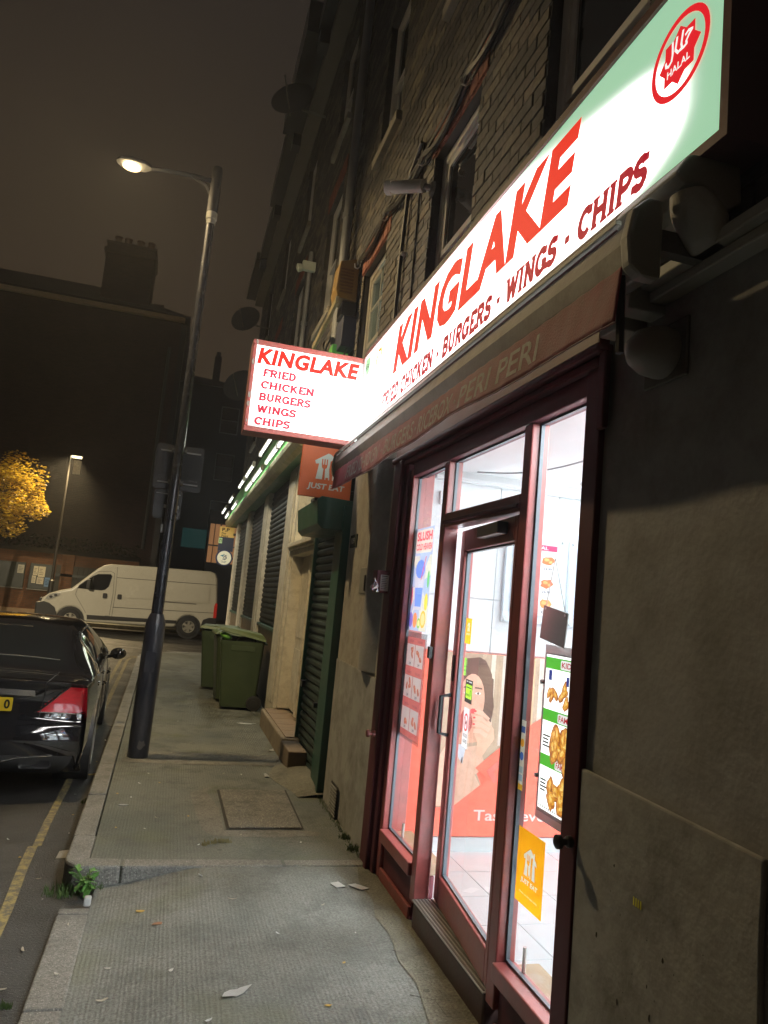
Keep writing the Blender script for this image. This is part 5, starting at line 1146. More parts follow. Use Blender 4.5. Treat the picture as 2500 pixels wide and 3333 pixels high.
b = MB(); text(b, '109', wallfr(1.3215,0,0), -5.82, 2.012, .05, .12, bold=.02, lift=.001); b.build('numerals', ink((.45,.45,.43)), np_)
# concrete ramp hump at the passage door
rp = MB(); rp.grid(12, 10, lambda a, c: (1.33-.28*a*(1-.25*math.cos(c*math.pi*2)), 5.92+1.3*c, .07*math.cos(a*math.pi/2)*math.sin(math.pi*min(1,max(0,c*.9+.12)))+.003), flip=True)
rp.build('ramp_hump', CRACK, pavement, smooth=True)

# ------------------------------------------------ fittings high on the wall
cam_ = thing('security_camera', 'white bullet security camera on the brick wall between two sash windows', 'security camera', (1.35, 4.62, 4.42))
b = MB(); d0 = V((1.13,4.75,4.47)); d1 = V((1.30,4.56,4.42)); b.cyl(d0, d1, .045, .045, 16); b.build('housing', pm('camera_white', (.5,.5,.48), .4), cam_, smooth=True)
b = MB(); dd = (d0-d1).normalized(); b.cyl(d0+dd*.001, d0+dd*.05, .052, .052, 16, caps=False); b.cyl(d0-dd*.02, d0+dd*.012, .038, .038, 16); b.build('sun_hood', pm('camera_white', (.5,.5,.48), .4), cam_, smooth=True)
b = MB(); b.cyl(d1, (1.355,4.54,4.40), .02); b.lathe((1.362,4.54,4.40), [(0,.05),(-.02,.05),(-.025,.02)], 14, (1,0,0)); b.build('wall_arm', GREYM, cam_)
CAB = pm('black_cable', (.02,.02,.022), .4); CABG = pm('grey_cable_sheath', (.11,.11,.11), .4)
hooks = ((3.86,4.72),(4.66,4.67),(5.67,4.77),(6.62,4.76),(7.2,4.48))
bundle = thing('cable_bundle', 'bundle of loose black cables hooked along the brickwork above the sash windows', 'cables', (1.33, 5, 4.75))
for i in range(6):
    pth = []; ys = [(-1.2,4.95),(1.6,4.86),(3.0,4.84)]+list(hooks)+[(7.7,4.2)]
    ox, oz = RND.uniform(-.022,.014), RND.uniform(0,.06)
    for (ya, za), (yb, zb) in zip(ys, ys[1:]):
        for k in range(6):
            t = k/6; pth.append((1.325+ox, ya+(yb-ya)*t, za+(zb-za)*t+oz-.07*math.sin(math.pi*t)*(.4+.25*i)))
    b = MB(); b.tube(pth, .008 if i % 2 else .011, 5); b.build('cable', CAB if i % 3 else CABG, bundle)
for y, z in hooks:
    b = MB(); b.tube([(1.36,y,z+.06),(1.33,y,z+.06),(1.325,y,z-.02),(1.30,y,z-.045),(1.275,y,z-.04),(1.27,y,z)], .007, 5); b.build('hook', pm('white_hook', (.6,.6,.58), .5), bundle)
def single(name, mb, mat, label, cat, org, group=None, **kw):
    return props(mb.build(name, mat, org=org, **kw), label, cat, group)
b = MB(); b.tube([(1.325,5.12,3.45),(1.325,5.11,4.2),(1.325,5.06,4.78),(1.325,4.8,4.9)], .017, 6)
dp = single('waste_pipe', b, BLACKM, 'thin black vertical pipe on the brickwork beside the net curtain window', 'pipe', (1.33,5.1,3.5))
b = MB(); b.box(1.315,1.359,5.06,5.17,4.16,4.18); b.build('pipe_clip', UPVC, dp)
b = MB(); b.tube([(1.34,4.78,3.45),(1.34,4.80,4.9)], .008, 5); single('thin_conduit', b, CAB, 'hair thin dark conduit just right of the black pipe', 'conduit', (1.34,4.8,3.5))
ybx = thing('alarm_box', 'yellow louvred alarm box fixed above the cable tangle beside the lit window', 'alarm box', (1.3, 6.78, 4.55))
YB = pm('yellow_alarm_plastic', (.2,.12,.03), .5, var=.12)
b = MB(); b.prism([(1.33,4.40),(1.14,4.42),(1.12,4.50),(1.14,4.78),(1.33,4.84)], (V((0,0,0)), V((1,0,0)), V((0,0,1)), V((0,1,0))), 6.66, 6.92); b.build('box', YB, ybx, bevel=.008)
for i in range(8):
    q = MB(); q.box(1.15, 1.28, 6.650, 6.6595, 4.47+i*.032, 4.484+i*.032); q.build('louvre', pm('louvre_shadow', (.13,.07,.02), .6), ybx)
b = MB(); b.box(1.2,1.34,6.68,6.9,4.26,4.395); b.build('junction_box', BLACKM, ybx)
b = MB(); b.box(1.22, 1.358, 6.66, 6.98, 3.95, 4.25); single('cable_cabinet', b, pm('navy_cabinet', (.02,.025,.05), .5), 'dark navy steel cabinet under the yellow alarm box', 'cabinet', (1.3,6.8,3.95), bevel=.01)
b = MB(); b.obox((1.14,7.25,4.33), .03, 1.25, .07, Matrix.Rotation(rad(-4),3,'X')); single('timber_batten', b, WOODP, 'pale timber batten jutting along the wall among loose cables', 'batten', (1.14,7.25,4.33))
tang = thing('cable_tangle', 'tangle of loose black cables hanging behind the projecting box sign', 'cables', (1.3, 7, 4.0))
for i in range(5):
    q = MB(); pts = []; y0 = 6.9+i*.18
    for k in range(12): t = k/11; pts.append((1.26+.05*math.sin(t*5+i), y0+.35*t*(1 if i % 2 else -1)+.05*math.sin(t*7+i*2), 4.35-.75*t+.04*math.sin(t*9+i)))
    q.tube(pts, .009, 5); q.build('cable', CAB, tang)
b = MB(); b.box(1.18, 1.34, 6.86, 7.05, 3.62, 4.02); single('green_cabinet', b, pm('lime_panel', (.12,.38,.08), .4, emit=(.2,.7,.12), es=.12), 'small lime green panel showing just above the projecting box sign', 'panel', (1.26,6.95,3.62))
PIPEG = pm('grey_downpipe', (.26,.27,.29), .45, var=.1)
for y, z0, z1, r, lab in ((7.45,3.95,9.2,.05,'pale grey downpipe where the two terraces meet'),(10.15,4.6,6.5,.035,'slim grey conduit pipe with a lamp box on the end terrace')):
    b = MB(); b.cyl((1.30,y,z0),(1.30,y,z1),r,n=10)
    pp = single('downpipe', b, PIPEG, lab, 'pipe', (1.3,y,z0), smooth=True)
    for z in (z0+.8, z0+1.7):
        q = MB(); q.cyl((1.30,y,z),(1.30,y,z+.05),r+.012,n=10); q.build('pipe_collar', PIPEG, pp)
fl_ = thing('flood_lamp', 'small white unlit flood lamp on the slim conduit pipe of the end terrace', 'flood lamp', (1.25, 9.6, 5.9))
b = MB(); b.box(1.12,1.30,9.55,9.62,5.95,6.08); b.lathe((1.12,9.58,5.98), [(0,.05),(-.06,.06),(-.08,.02)], 12, (1,0,.3)); b.build('head', pm('white_fitting', (.5,.55,.5), .5), fl_, bevel=.005)
for x, y, z, r, lab in ((.80,10.6,9.1,.34,'dark round satellite dish sticking out from the eaves of the end terrace'), (.78,16.5,7.7,.34,'lower dark satellite dish on the far end of the terrace wall'), (.72,14.0,5.45,.34,'dark satellite dish with pale rim above the projecting box sign')):
    ds = thing('satellite_dish', lab, 'satellite dish', (1.34, y, z))
    b = MB(); axd = V((-.45,-.85,.28)); b.lathe((x,y,z), [(0,r),(-.03,r*.85),(-.06,r*.6),(-.085,r*.25),(-.09,.02)], 22, axd); b.build('dish', pm('dish_grey', (.05,.055,.06), .5), ds, smooth=True)
    b = MB(); b.tube([V((x,y,z))-axd.normalized()*.09, (x+.2,y+.1,z-.08), (1.36,y+.1,z-.1)], .02, 6); b.tube([V((x,y,z))+V((0,0,-r*.9)), V((x,y,z))+axd.normalized()*.38], .012, 5); b.build('dish_arm', GREYM, ds)
# hanging signs at the far corner of the shop
hg = thing('bill_payment_sign', 'hanging yellow pointed payment sign at the far corner of the shutter shop', 'sign', (1.3, 19.5, 3.0))
hf = facefr(0, 19.5, 0)
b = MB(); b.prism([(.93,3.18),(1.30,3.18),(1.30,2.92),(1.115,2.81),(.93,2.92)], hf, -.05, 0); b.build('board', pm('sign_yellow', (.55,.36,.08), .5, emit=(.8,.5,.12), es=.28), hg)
b = MB(); text(b, 'P', hf, .985, 3.06, .09, .075, bold=.03); text(b, 'P', hf, 1.10, 3.06, .09, .075, bold=.03); b.flat(rect(1.06,3.06,1.095,3.08), hf, .004); text(b, 'Pay', hf, .985, 2.975, .06, .11, bold=.015); text(b, 'Point', hf, .985, 2.915, .055, .17, bold=.015); b.build('lettering', ink((.05,.03,.02)), hg)
b = MB(); b.box(.93,1.31,19.47,19.52,2.55,2.91); b.build('blue_panel', pm('sign_navy', (.03,.035,.07), .5), hg)
b = MB(); b.flat(rect(.925,2.74,1.015,2.88), hf, .035); gn = b.build('green_mark', pm('sign_lime', (.4,.5,.3), .5, emit=(.5,.7,.3), es=.3), hg)
b = MB(); brush(b, [(.95,2.77),(.95,2.83),(.97,2.85),(.99,2.83),(.99,2.77)], .014, hf, .038); b.build('arch_mark', ink((.05,.2,.05)), gn)
b = MB(); b.cyl((1.2,19.5,3.2),(1.4,19.5,3.2),.02); b.cyl((1.28,19.46,3.0),(1.36,19.46,3.0),.03); b.build('bracket', GREYM, hg)
rd = thing('round_sign', 'round white hanging sign with crossed fingers mark below the yellow payment sign', 'sign', (1.3, 19.5, 2.37))
b = MB(); b.cyl((1.115,19.46,2.375),(1.115,19.52,2.375),.215,n=32); b.build('rim', pm('sign_blue_rim', (.03,.04,.12), .5), rd)
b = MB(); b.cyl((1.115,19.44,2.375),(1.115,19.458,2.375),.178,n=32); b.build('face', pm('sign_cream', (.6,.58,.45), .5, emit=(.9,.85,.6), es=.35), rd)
rf = facefr(1.115, 19.439, 2.375); b = MB()
for pth in ([(-.03,-.03),(-.01,.03),(.03,.07)], [(.01,-.04),(.03,.0),(.05,.03)], [(.05,.03),(.06,-.01),(.02,-.05),(-.03,-.04)], [(.03,.07),(.05,.06),(.01,.02)]): brush(b, pth, .014, rf, .002)
text(b, 'THE NATIONAL', rf, -.07, -.1, .02, .14, bold=.02); text(b, 'LOTTERY', rf, -.05, -.13, .02, .1, bold=.02); b.build('mark', ink((.12,.14,.2)), rd)
b = MB(); brush(b, [(-.09,.05),(-.04,.065),(-.05,.03),(-.01,.09)], .02, rf, .003); b.build('star_mark', ink((.05,.25,.35)), rd)
b = MB(); b.cyl((1.3,19.5,2.37),(1.4,19.5,2.37),.02); b.build('bracket', GREYM, rd)

# ================================================================== STREET LAMP AND ITS SIGNS
lp = thing('lamp_post', 'leaning black street lamp post at the kerb with lit amber lantern', 'lamp post', (-.14, 7.16, 0))
LPM = pm('lamp_post_paint', (.013,.014,.02), .32, metal=.1, var=.3, vs=12, bump=.15, bs=40, dirt=(.16,.15,.14), ds=9, da=.18, stretch=(1,1,.25))
top = V((-.105,7.16,5.17)); base = V((-.14,7.16,-.05)); dp_ = (top-base).normalized()
def al(z): return base+dp_*((z-base.z)/dp_.z)
b = MB(); b.lathe(base, [(0,.092),(1.16,.090),(1.24,.088),(1.29,.074),(1.33,.058)], 24, dp_); b.build('base_tube', LPM, lp, smooth=True)
b = MB(); b.lathe(al(1.27), [(0,.054),(1.3,.050),(1.32,.051),(1.34,.045),(3.86,.040)], 20, dp_); b.build('shaft', pm('lamp_shaft_paint', (.016,.017,.022), .25, metal=.3, var=.25, vs=10, bump=.05), lp, smooth=True)
b = MB(); b.lathe(al(5.10), [(0,.044),(.05,.044),(.05,.053),(.12,.053)], 16, dp_); b.build('white_band', pm('pale_band', (.35,.34,.3), .5), lp, smooth=True)
b = MB(); b.lathe(al(5.16), [(.06,.054),(.5,.052),(.54,.044),(.55,.01)], 16, dp_); b.tube([(-.12,7.16,5.55),(-.3,7.16,5.56),(-.55,7.16,5.55),(-.72,7.16,5.53)], .024, 8); b.tube([(-.12,7.16,5.38),(-.2,7.16,5.5),(-.34,7.16,5.55)], .018, 6); b.build('bracket_arm', pm('dark_arm_paint', (.012,.012,.014), .8, spec=.15, bump=0), lp, smooth=True)
b = MB()
rings = []
for t, w, h in ((0,.03,.03),(.06,.085,.05),(.18,.10,.06),(.28,.085,.05),(.32,.03,.025)):
    rings.append([V((-.72-t, 7.16+w*math.cos(a), 5.535+h*max(-.25,math.sin(a)))) for a in [2*math.pi*i/14 for i in range(14)]])
b.loft(rings); b.build('lantern_hood', pm('lantern_grey', (.03,.03,.03), .7, spec=.2), lp, smooth=True)
b = MB(); b.cyl((-.90,7.16,5.502),(-.90,7.16,5.512),.085,n=20); b.build('lantern_glass', em('amber_lamp', (1,.74,.38), 3600), lp, smooth=True)
b = MB(); b.prism(rrect(-.045,-.09,.045,.09,.01), (al(.85)+V((0,-.0935,0)), V((1,0,0)), V((0,0,1)), V((0,-1,0))), -.004, .002); b.build('access_door', LPM, lp)
b = MB(); b.flat(blob(0,0,.03,.035,12,.35), (al(.12)+V((.02,-.0935,0)), V((1,0,0)), V((0,0,1)), V((0,-1,0))), .001); b.build('paint_flake', ink((.12,.11,.1)), lp)
b = MB(); b.box(-.195,-.18,7.10,7.14,2.02,2.1); b.build('small_tag', ink((.3,.3,.3)), lp)
SBK = pm('sign_back_grey', (.03,.031,.034), .5, metal=.3, var=.08)
ts = thing('traffic_sign', 'large grey back of a rectangular road sign high on the lamp post', 'road sign', (-.1, 7.26, 2.65))
b = MB(); b.prism(rrect(-.33,2.45,.115,2.885,.03), facefr(0,7.26,0), -.012, 0); b.build('plate', SBK, ts)
CHN = pm('bright_channel', (.35,.36,.38), .35, metal=.7)
for z in (2.515, 2.82):
    b = MB(); b.box(-.29,.085,7.245,7.259,z-.006,z+.006); b.build('channel_rail', CHN, ts)
b = MB(); text(b, 'CE', facefr(0,7.26,0), .055, 2.545, .012, .022); text(b, 'traffic signs', facefr(0,7.26,0), -.0, 2.548, .010, .05); b.build('maker_mark', ink((.3,.3,.31)), ts)
b = MB(); b.box(-.19,-.05,7.16,7.262,2.5,2.53); b.box(-.19,-.05,7.16,7.262,2.805,2.835); b.build('clip', GREYM, ts)
ts2 = thing('parking_plate', 'small grey back of a narrow sign plate under the large one on the lamp post', 'road sign', (-.13, 7.24, 2.3))
b = MB(); b.prism(rrect(-.295,2.165,-.04,2.44,.035), facefr(0,7.25,0), -.01, 0); b.build('plate', SBK, ts2)
b = MB(); b.box(-.28,-.06,7.236,7.249,2.40,2.408); b.box(-.2,-.06,7.236,7.249,2.27,2.30); b.build('channel_rail', CHN, ts2)

# ================================================================== WHEELIE BINS
BING = pm('bin_green_plastic', (.048,.070,.032), .5, var=.12, vs=4, bump=.06, dirt=(.03,.05,.02), ds=5, da=.3)
BINL = pm('bin_lid_green', (.085,.115,.035), .42, var=.12, vs=5, bump=.04)
def wheelie(label, x, y, w=.56, dpt=.52, h=.90, lidang=12, rz=0, tint=None):
    """handle and wheels on the +x side, next to the wall"""
    root = thing('wheelie_bin', label, 'wheelie bin', (0,0,0), 'green wheelie bins against the shutter shop')
    tw, bw_ = w, w*.80
    b = MB()
    def R_(z, k, inset=0): ww = bw_+(tw-bw_)*k; dd = dpt*(.84+.16*k); return [V((px*(ww-inset)/2+.02*(1-k), py*(dd-inset)/2, z)) for px, py in rr_]
    rr_ = rrect(-1,-1,1,1,.14,3)
    rings = [R_(.04,0), R_(.2,.2), R_(h*.6,.62), R_(h-.06,1), R_(h-.05,1.05), R_(h,1.06), R_(h,1.0,.03), R_(h-.3,.75,.05)]
    b.loft(rings); body = b.build('body', BING, root, smooth=True, angle=35)
    for s in (-1, 1): q = MB(); q.box(-w*.26, w*.30, s*dpt*.48-.012, s*dpt*.48+.012, h-.13, h-.055); q.build('lift_rim', BING, body, bevel=.006)
    q = MB(); m_ = Matrix.Rotation(rad(lidang), 3, 'Y'); c0 = V((w*.53, 0, h+.01))
    L = w*1.10; pr = [(0,.0),(-L,.0),(-L,.025),(-L*.92,.055),(-L*.1,.08),(0,.03)]
    vs = []
    for s in (-1, 1):
        for a, c in pr: vs.append(c0+m_ @ V((a, s*dpt*(.545 if c < .03 else .50), c)))
    n = len(pr); q.add(vs, [tuple(range(n)), tuple(range(2*n-1, n-1, -1))]+[(i, i+n, (i+1) % n+n, (i+1) % n) for i in range(n)])
    q.build('lid', BINL, root, bevel=.01)
    q = MB(); q.cyl((w*.56,-dpt*.4,h-.02),(w*.56,dpt*.4,h-.02),.014,n=10); q.cyl((w*.5,-dpt*.3,h-.02),(w*.56,-dpt*.3,h-.02),.012); q.cyl((w*.5,dpt*.3,h-.02),(w*.56,dpt*.3,h-.02),.012); q.build('handle', BING, root)
    for s in (-1, 1):
        q = MB(); q.cyl((w*.40,s*dpt*.40,.1),(w*.40,s*dpt*.49,.1),.1,n=22); wh = q.build('wheel', RUB, root, bevel=.01)
        q = MB(); q.cyl((w*.40,s*dpt*.491,.1),(w*.40,s*dpt*.505,.1),.05,n=14); q.build('hub', PLASB, wh)
    q = MB(); q.cyl((w*.40,-dpt*.4,.1),(w*.40,dpt*.4,.1),.012); q.build('axle', BLACKM, root)
    root.location = (x, y, 0); root.rotation_euler = (0,0,rz)
    return root
wheelie('green wheelie bin nearest the viewer with its lid propped open on rubbish', .965, 10.32, w=.57, dpt=.54, lidang=11, rz=rad(-3))
wheelie('middle green wheelie bin squeezed behind the nearest one', .93, 10.98, w=.57, dpt=.54, lidang=2, rz=rad(2))
wheelie('farthest green wheelie bin with weathered lid nearer the kerb', .80, 12.2, w=.58, dpt=.54, lidang=2, rz=rad(-6))
b = MB(); m_ = Matrix.Rotation(rad(20),3,'Y')
b.sph((.73,10.14,.95), .085,.07,.045,12,8,m_); single('bin_bag', b, pm('lime_carrier_bag', (.16,.42,.07), .4, var=.2, vs=12, bump=.5, bs=20), 'lime green carrier bag poking out of the nearest bin', 'carrier bag', (.73,10.14,.9), smooth=True)
b = MB(); b.sph((1.02,10.24,.90), .14,.16,.06,12,8); single('rubbish_sack', b, pm('dark_sack', (.06,.06,.06), .3, var=.3, bump=.6, bs=25), 'dark rubbish sack under the propped lid of the nearest bin', 'rubbish sack', (1.02,10.24,.9), smooth=True)

# ================================================================== BLACK SALOON
CARP = pm('black_car_paint', (.006,.006,.007), .07, var=.1, bump=.0, coat=1.0, rv=.03, dirt=(.03,.028,.025), ds=60, da=.1)
CARG = pm('car_glass', (.008,.009,.010), .05, var=.05, bump=0, spec=.7, rv=.02)
CHRM = pm('chrome', (.75,.75,.75), .2, metal=1.0, var=.05, bump=0, rv=.04)
def cr(p0, p1, p2, p3, t):
    return tuple(.5*((2*b)+(-a+c)*t+(2*a-5*b+4*c-d)*t*t+(-a+3*b-3*c+d)*t**3) for a, b, c, d in zip(p0, p1, p2, p3))
def spline(pts, n):
    out = []
    for i in range(len(pts)-1):
        p0 = pts[max(i-1,0)]; p1 = pts[i]; p2 = pts[i+1]; p3 = pts[min(i+2,len(pts)-1)]
        for k in range(n): out.append(cr(p0,p1,p2,p3,k/n))
    out.append(pts[-1]); return out
def saloon():
    root = thing('parked_car', 'wet black saloon car parked at the kerb with red tail lights and yellow number plate', 'car')
    NS = 10
    # rear-to-front centre profile: y, z, half width of the top edge, rear-corner rounding
    prof = [(.16,.20,.66,.10),(.03,.30,.76,.16),(.0,.48,.80,.17),(.035,.60,.81,.17),(.085,.665,.79,.16),(.105,.80,.765,.15),(.095,.905,.735,.13),(.075,.965,.70,.11),(.13,.985,.685,.06),(.36,1.0,.675,.02),(.66,1.02,.66,.0),(1.0,1.20,.60,.0),(1.36,1.36,.545,.0),(1.62,1.415,.535,0),(2.1,1.435,.55,0),(2.6,1.40,.56,0),(3.1,1.20,.62,0),(3.45,1.03,.68,0),(3.9,.95,.70,0),(4.35,.86,.70,-.02),(4.6,.72,.68,-.10),(4.68,.5,.66,-.14),(4.62,.25,.64,-.14)]
    P = spline(prof, NS)
    W = .905
    NT, NR = 26, 26
    def belt(y): return .93+.02*min(1,max(0,(y-.6)/2)) if y < 3.4 else .90
    def top(s, t):
        y, z, hw, cv = P[s]
        return V((hw*t, y+cv*abs(t)**2.2, z-.028*t*t))
    def side(s, r):
        y, z, hw, cv = P[s]
        e = top(s, 1); z0 = e.z
        zb = min(z0, belt(y)); cabin = z0-zb
        taper = 1-.06*max(0,(0.9-y)/.9)-.10*max(0,(y-3.9)/.78)**1.5
        Ws = W*taper
        if r < .35:
            k = r/.35; zz = z0+(zb-z0)*k
            bul = .045*math.sin(math.pi*k)*(1 if cabin > .05 else .2)
            x = hw+(Ws*.965-hw)*(k**(.8 if cabin > .05 else .45))+bul
        else:
            k = (r-.35)/.65; zl = .21; zz = zb+(zl-zb)*k
            x = Ws*(.965+.035*math.sin(min(1,k*1.9)*math.pi/2)-.05*max(0,k-.75)*4)
            if z0 < .7: zz = z0+(zl-z0)*k if z0 > zl else z0
        return V((x, y+cv*(1+.35*min(1,r*1.6)), max(zz, .19)))
    ns = len(P)
    def bucket(): return MB()
    body, rear, wind, low = bucket(), bucket(), bucket(), bucket()
    tails = {1: bucket(), -1: bucket()}; sides = {(a, c): bucket() for a in (1, -1) for c in (0, 1)}
    def quad(mb, a, b, c, d): mb.add([a,b,c,d], [(0,1,2,3)])
    B = lambda i: i*NS
    for s in range(ns-1):
        for j in range(-NT, NT):
            t0, t1 = j/NT, (j+1)/NT; tm = abs(t0+t1)/2; q = (top(s,t0), top(s,t1), top(s+1,t1), top(s+1,t0))
            tgt = body
            if B(10)+2 <= s < B(12)+1 and tm < .90: tgt = rear
            elif B(15)+3 <= s < B(17)-2 and tm < .92: tgt = wind
            elif s < B(1)+4: tgt = low
            elif B(4)+4 <= s < B(6)+6:
                k = (s-(B(4)+4))/(B(6)+6-B(4)-4)
                if tm > .56+.40*k**.75: tgt = tails[1 if t0+t1 > 0 else -1]
            quad(tgt, *q)
        for sg in (1, -1):
            for r in range(NR):
                r0, r1 = r/NR, (r+1)/NR; q = [side(s,r0), side(s,r1), side(s+1,r1), side(s+1,r0)]
                if sg < 0: q = [V((-p.x,p.y,p.z)) for p in q][::-1]
                tgt = body; y = P[s][0]; rm = (r0+r1)/2
                if 1.02 < y < 3.2 and .045 < rm < .335:
                    if not (1.83 < y < 1.93) and rm > .045+.30*max(0,(1.32-y)/.3)**1.5 and rm > .05+.29*max(0,(y-2.75)/.45): tgt = sides[(sg, 0 if y < 1.88 else 1)]
                elif B(4)+4 <= s < B(6)+6 and rm < .62:
                    k = (s-(B(4)+4))/(B(6)+6-B(4)-4)
                    if rm < .20+.36*math.sin(k*math.pi*.8+.25): tgt = tails[sg]
                quad(tgt, *q)
    bo = body.build('body', CARP, root, smooth=True, angle=60, weld=True)
    rear.build('rear_window', CARG, root, smooth=True, weld=True); wind.build('windscreen', CARG, root, smooth=True, weld=True); [q.build('side_window', CARG, root, smooth=True, weld=True) for q in sides.values()]
    low.build('lower_bumper', PLASB, root, smooth=True, weld=True)
    TL = pm('red_lens', (.32,.006,.012), .08, var=.35, vs=18, bump=.1, bs=18, coat=1.0, emit=(.6,.01,.03), es=.10, rv=.04, stretch=(1,1,5))
    tls = {k: q.build('tail_light', TL, root, smooth=True, weld=True) for k, q in tails.items()}
    # chrome: strip over the plate, light trims, window surrounds
    def line(name, pts, r, mat, par=root): b = MB(); b.tube(pts, r, 6); return b.build(name, mat, par, smooth=True)
    s0 = B(5)+4
    b = MB(); 
    for j in range(-9, 9):
        t0, t1 = j/16, (j+1)/16; n_ = V((0,-.012,0)); a, c, d, e = top(s0,t0)+n_, top(s0,t1)+n_, top(s0+5,t1)+n_, top(s0+5,t0)+n_; b.add([a,c,d,e],[(0,1,2,3)])
    b.build('chrome_strip', CHRM, root, smooth=True)
    for sg in (1, -1):
        pts = [top(B(4)+4, t) + V((0,-.006,0)) for t in (.60,.7,.8,.9,1.0)]+[side(B(4)+5, r)+V((.004,-.006,0)) for r in (.1,.2,.3)]
        line('light_trim', [V((sg*p.x,p.y,p.z)) for p in pts], .006, CHRM, tls[sg])
        pts = []
        for s in range(B(4)+4, B(6)+7): k = (s-(B(4)+4))/(B(6)+6-B(4)-4); pts.append(top(s, min(1,.555+.40*k**.75))+V((0,-.004,0)))
        line('light_inner_edge', [V((sg*p.x,p.y,p.z)) for p in pts], .009, CARP, tls[sg])
        ring = [s for s in range(ns) if 1.02 < P[s][0] < 3.2]
        lowl = [side(s,.34)+V((.004,0,0)) for s in ring]; upl = [side(s,.045+.30*max(0,(1.32-P[s][0])/.3)**1.5 if P[s][0] < 1.32 else .05+.29*max(0,(P[s][0]-2.75)/.45))+V((.005,0,.0)) for s in ring]
        line('window_chrome', [V((sg*p.x,p.y,p.z)) for p in lowl], .011, CHRM); line('window_chrome', [V((sg*p.x,p.y,p.z)) for p in upl], .009, CHRM)
        # mirror
        b = MB(); b.sph((sg*1.0,2.80,1.0), .095,.055,.07,14,9); b.cyl((sg*.86,2.86,.95),(sg*.95,2.82,.97),.022); b.build('door_mirror', CARP, root, smooth=True)
        # shut lines
        for yy in (1.9, 2.95):
            s = min(range(ns), key=lambda q: abs(P[q][0]-yy)); line('shut_line', [V((sg*(side(s,r).x+.001), side(s,r).y, side(s,r).z)) for r in (.36,.5,.65,.8,.93)], .0035, BLACKM)
        s = min(range(ns), key=lambda q: abs(P[q][0]-1.35))
        for yy in (1.42, 2.45):
            b = MB(); b.tube([(sg*.913,yy,.80),(sg*.935,yy+.05,.805),(sg*.935,yy+.18,.805),(sg*.913,yy+.22,.80)], .011, 6); b.build('door_handle', CARP, root, smooth=True)
        # wheels and arches
        for yy in (.98, 3.82):
            b = MB(); b.cyl((sg*.60,yy,.335),(sg*.907,yy,.335),.385,n=32); b.build('wheel_arch', PLASB, root)
            b = MB(); b.lathe((sg*.70,yy,.32), [(0,.30),(.02,.318),(.19,.318),(.208,.30),(.21,.23),(.17,.225)], 32, (sg,0,0)); wh = b.build('wheel', RUB, root, smooth=True)
            b = MB(); b.lathe((sg*.86,yy,.32), [(.0,.215),(.052,.222),(.055,.205),(.02,.19)], 32, (sg,0,0))
            for k in range(5):
                a = rad(72*k+20); m_ = Matrix.Rotation(a, 3, 'X'); b.obox(V((sg*.898,yy,.32))+m_ @ V((0,0,.105)), .02, .045, .2, m_)
            b.cyl((sg*.89,yy,.32),(sg*.915,yy,.32),.05); b.build('rim', STEEL, wh)
        # exhaust tips set in the diffuser
        b = MB(); f_ = facefr(sg*.50, .075, .285)
        o = rrect(-.13,-.035,.13,.035,.03); i_ = rrect(-.115,-.024,.115,.024,.022); n = len(o)
        for k in range(n): b.add([f_[0]+V((o[k][0],.0,o[k][1])), f_[0]+V((o[(k+1)%n][0],.0,o[(k+1)%n][1])), f_[0]+V((i_[(k+1)%n][0],.02,i_[(k+1)%n][1])), f_[0]+V((i_[k][0],.02,i_[k][1]))], [(0,1,2,3)])
        b.build('exhaust_trim', CHRM, root)
        b = MB(); b.flat(i_, f_, -.021); b.build('exhaust_void', BLACKM, root)
        pts = [(.28,.055,.29),(.33,.05,.325),(.36,.05,.34),(.66,.09,.335),(.74,.14,.30)]
    line('diffuser_chrome', [(-.62,.10,.355),(-.36,.045,.345),(-.28,.03,.325),(-.16,.018,.30),(.16,.018,.30),(.28,.03,.325),(.36,.045,.345),(.62,.10,.355)], .006, CHRM)
    # boot shut lines
    for sg in (1, -1):
        line('boot_shut_line', [V((sg*p.x, p.y-.002, p.z+.001)) for p in [top(s, .60+.22*(s-B(4))/(B(10)-B(4))) for s in range(B(4), B(10))]], .003, BLACKM)
    b = MB(); f_ = facefr(-.26, .088, .715); b.prism(rrect(0,0,.52,.112,.012), f_, 0, .008); pt = b.build('number_plate', pm('yellow_plate', (.62,.42,.02), .35, var=.03, bump=0), root)
    b = MB(); text(b, '0', f_, .455, .018, .077, .046, bold=.035, lift=.010); b.build('character', ink((.01,.01,.01)), pt)
    line('high_brake_light', [(-.18,1.335,1.345),(.18,1.335,1.345)], .006, BLACKM)
    # thin grey line across the foot of the rear glass
    line('rear_glass_line', [V((p.x,p.y-.0,p.z+.003)) for p in [top(B(10)+5, t) for t in (-.82,-.5,-.2,.2,.5,.82)]], .004, pm('glass_line_grey',(.12,.12,.11),.4))
    k = .885
    root.scale = (k,k,k); root.location = (-1.285, 6.08, -.12); root.rotation_euler = (0,0,rad(2.4))
saloon()

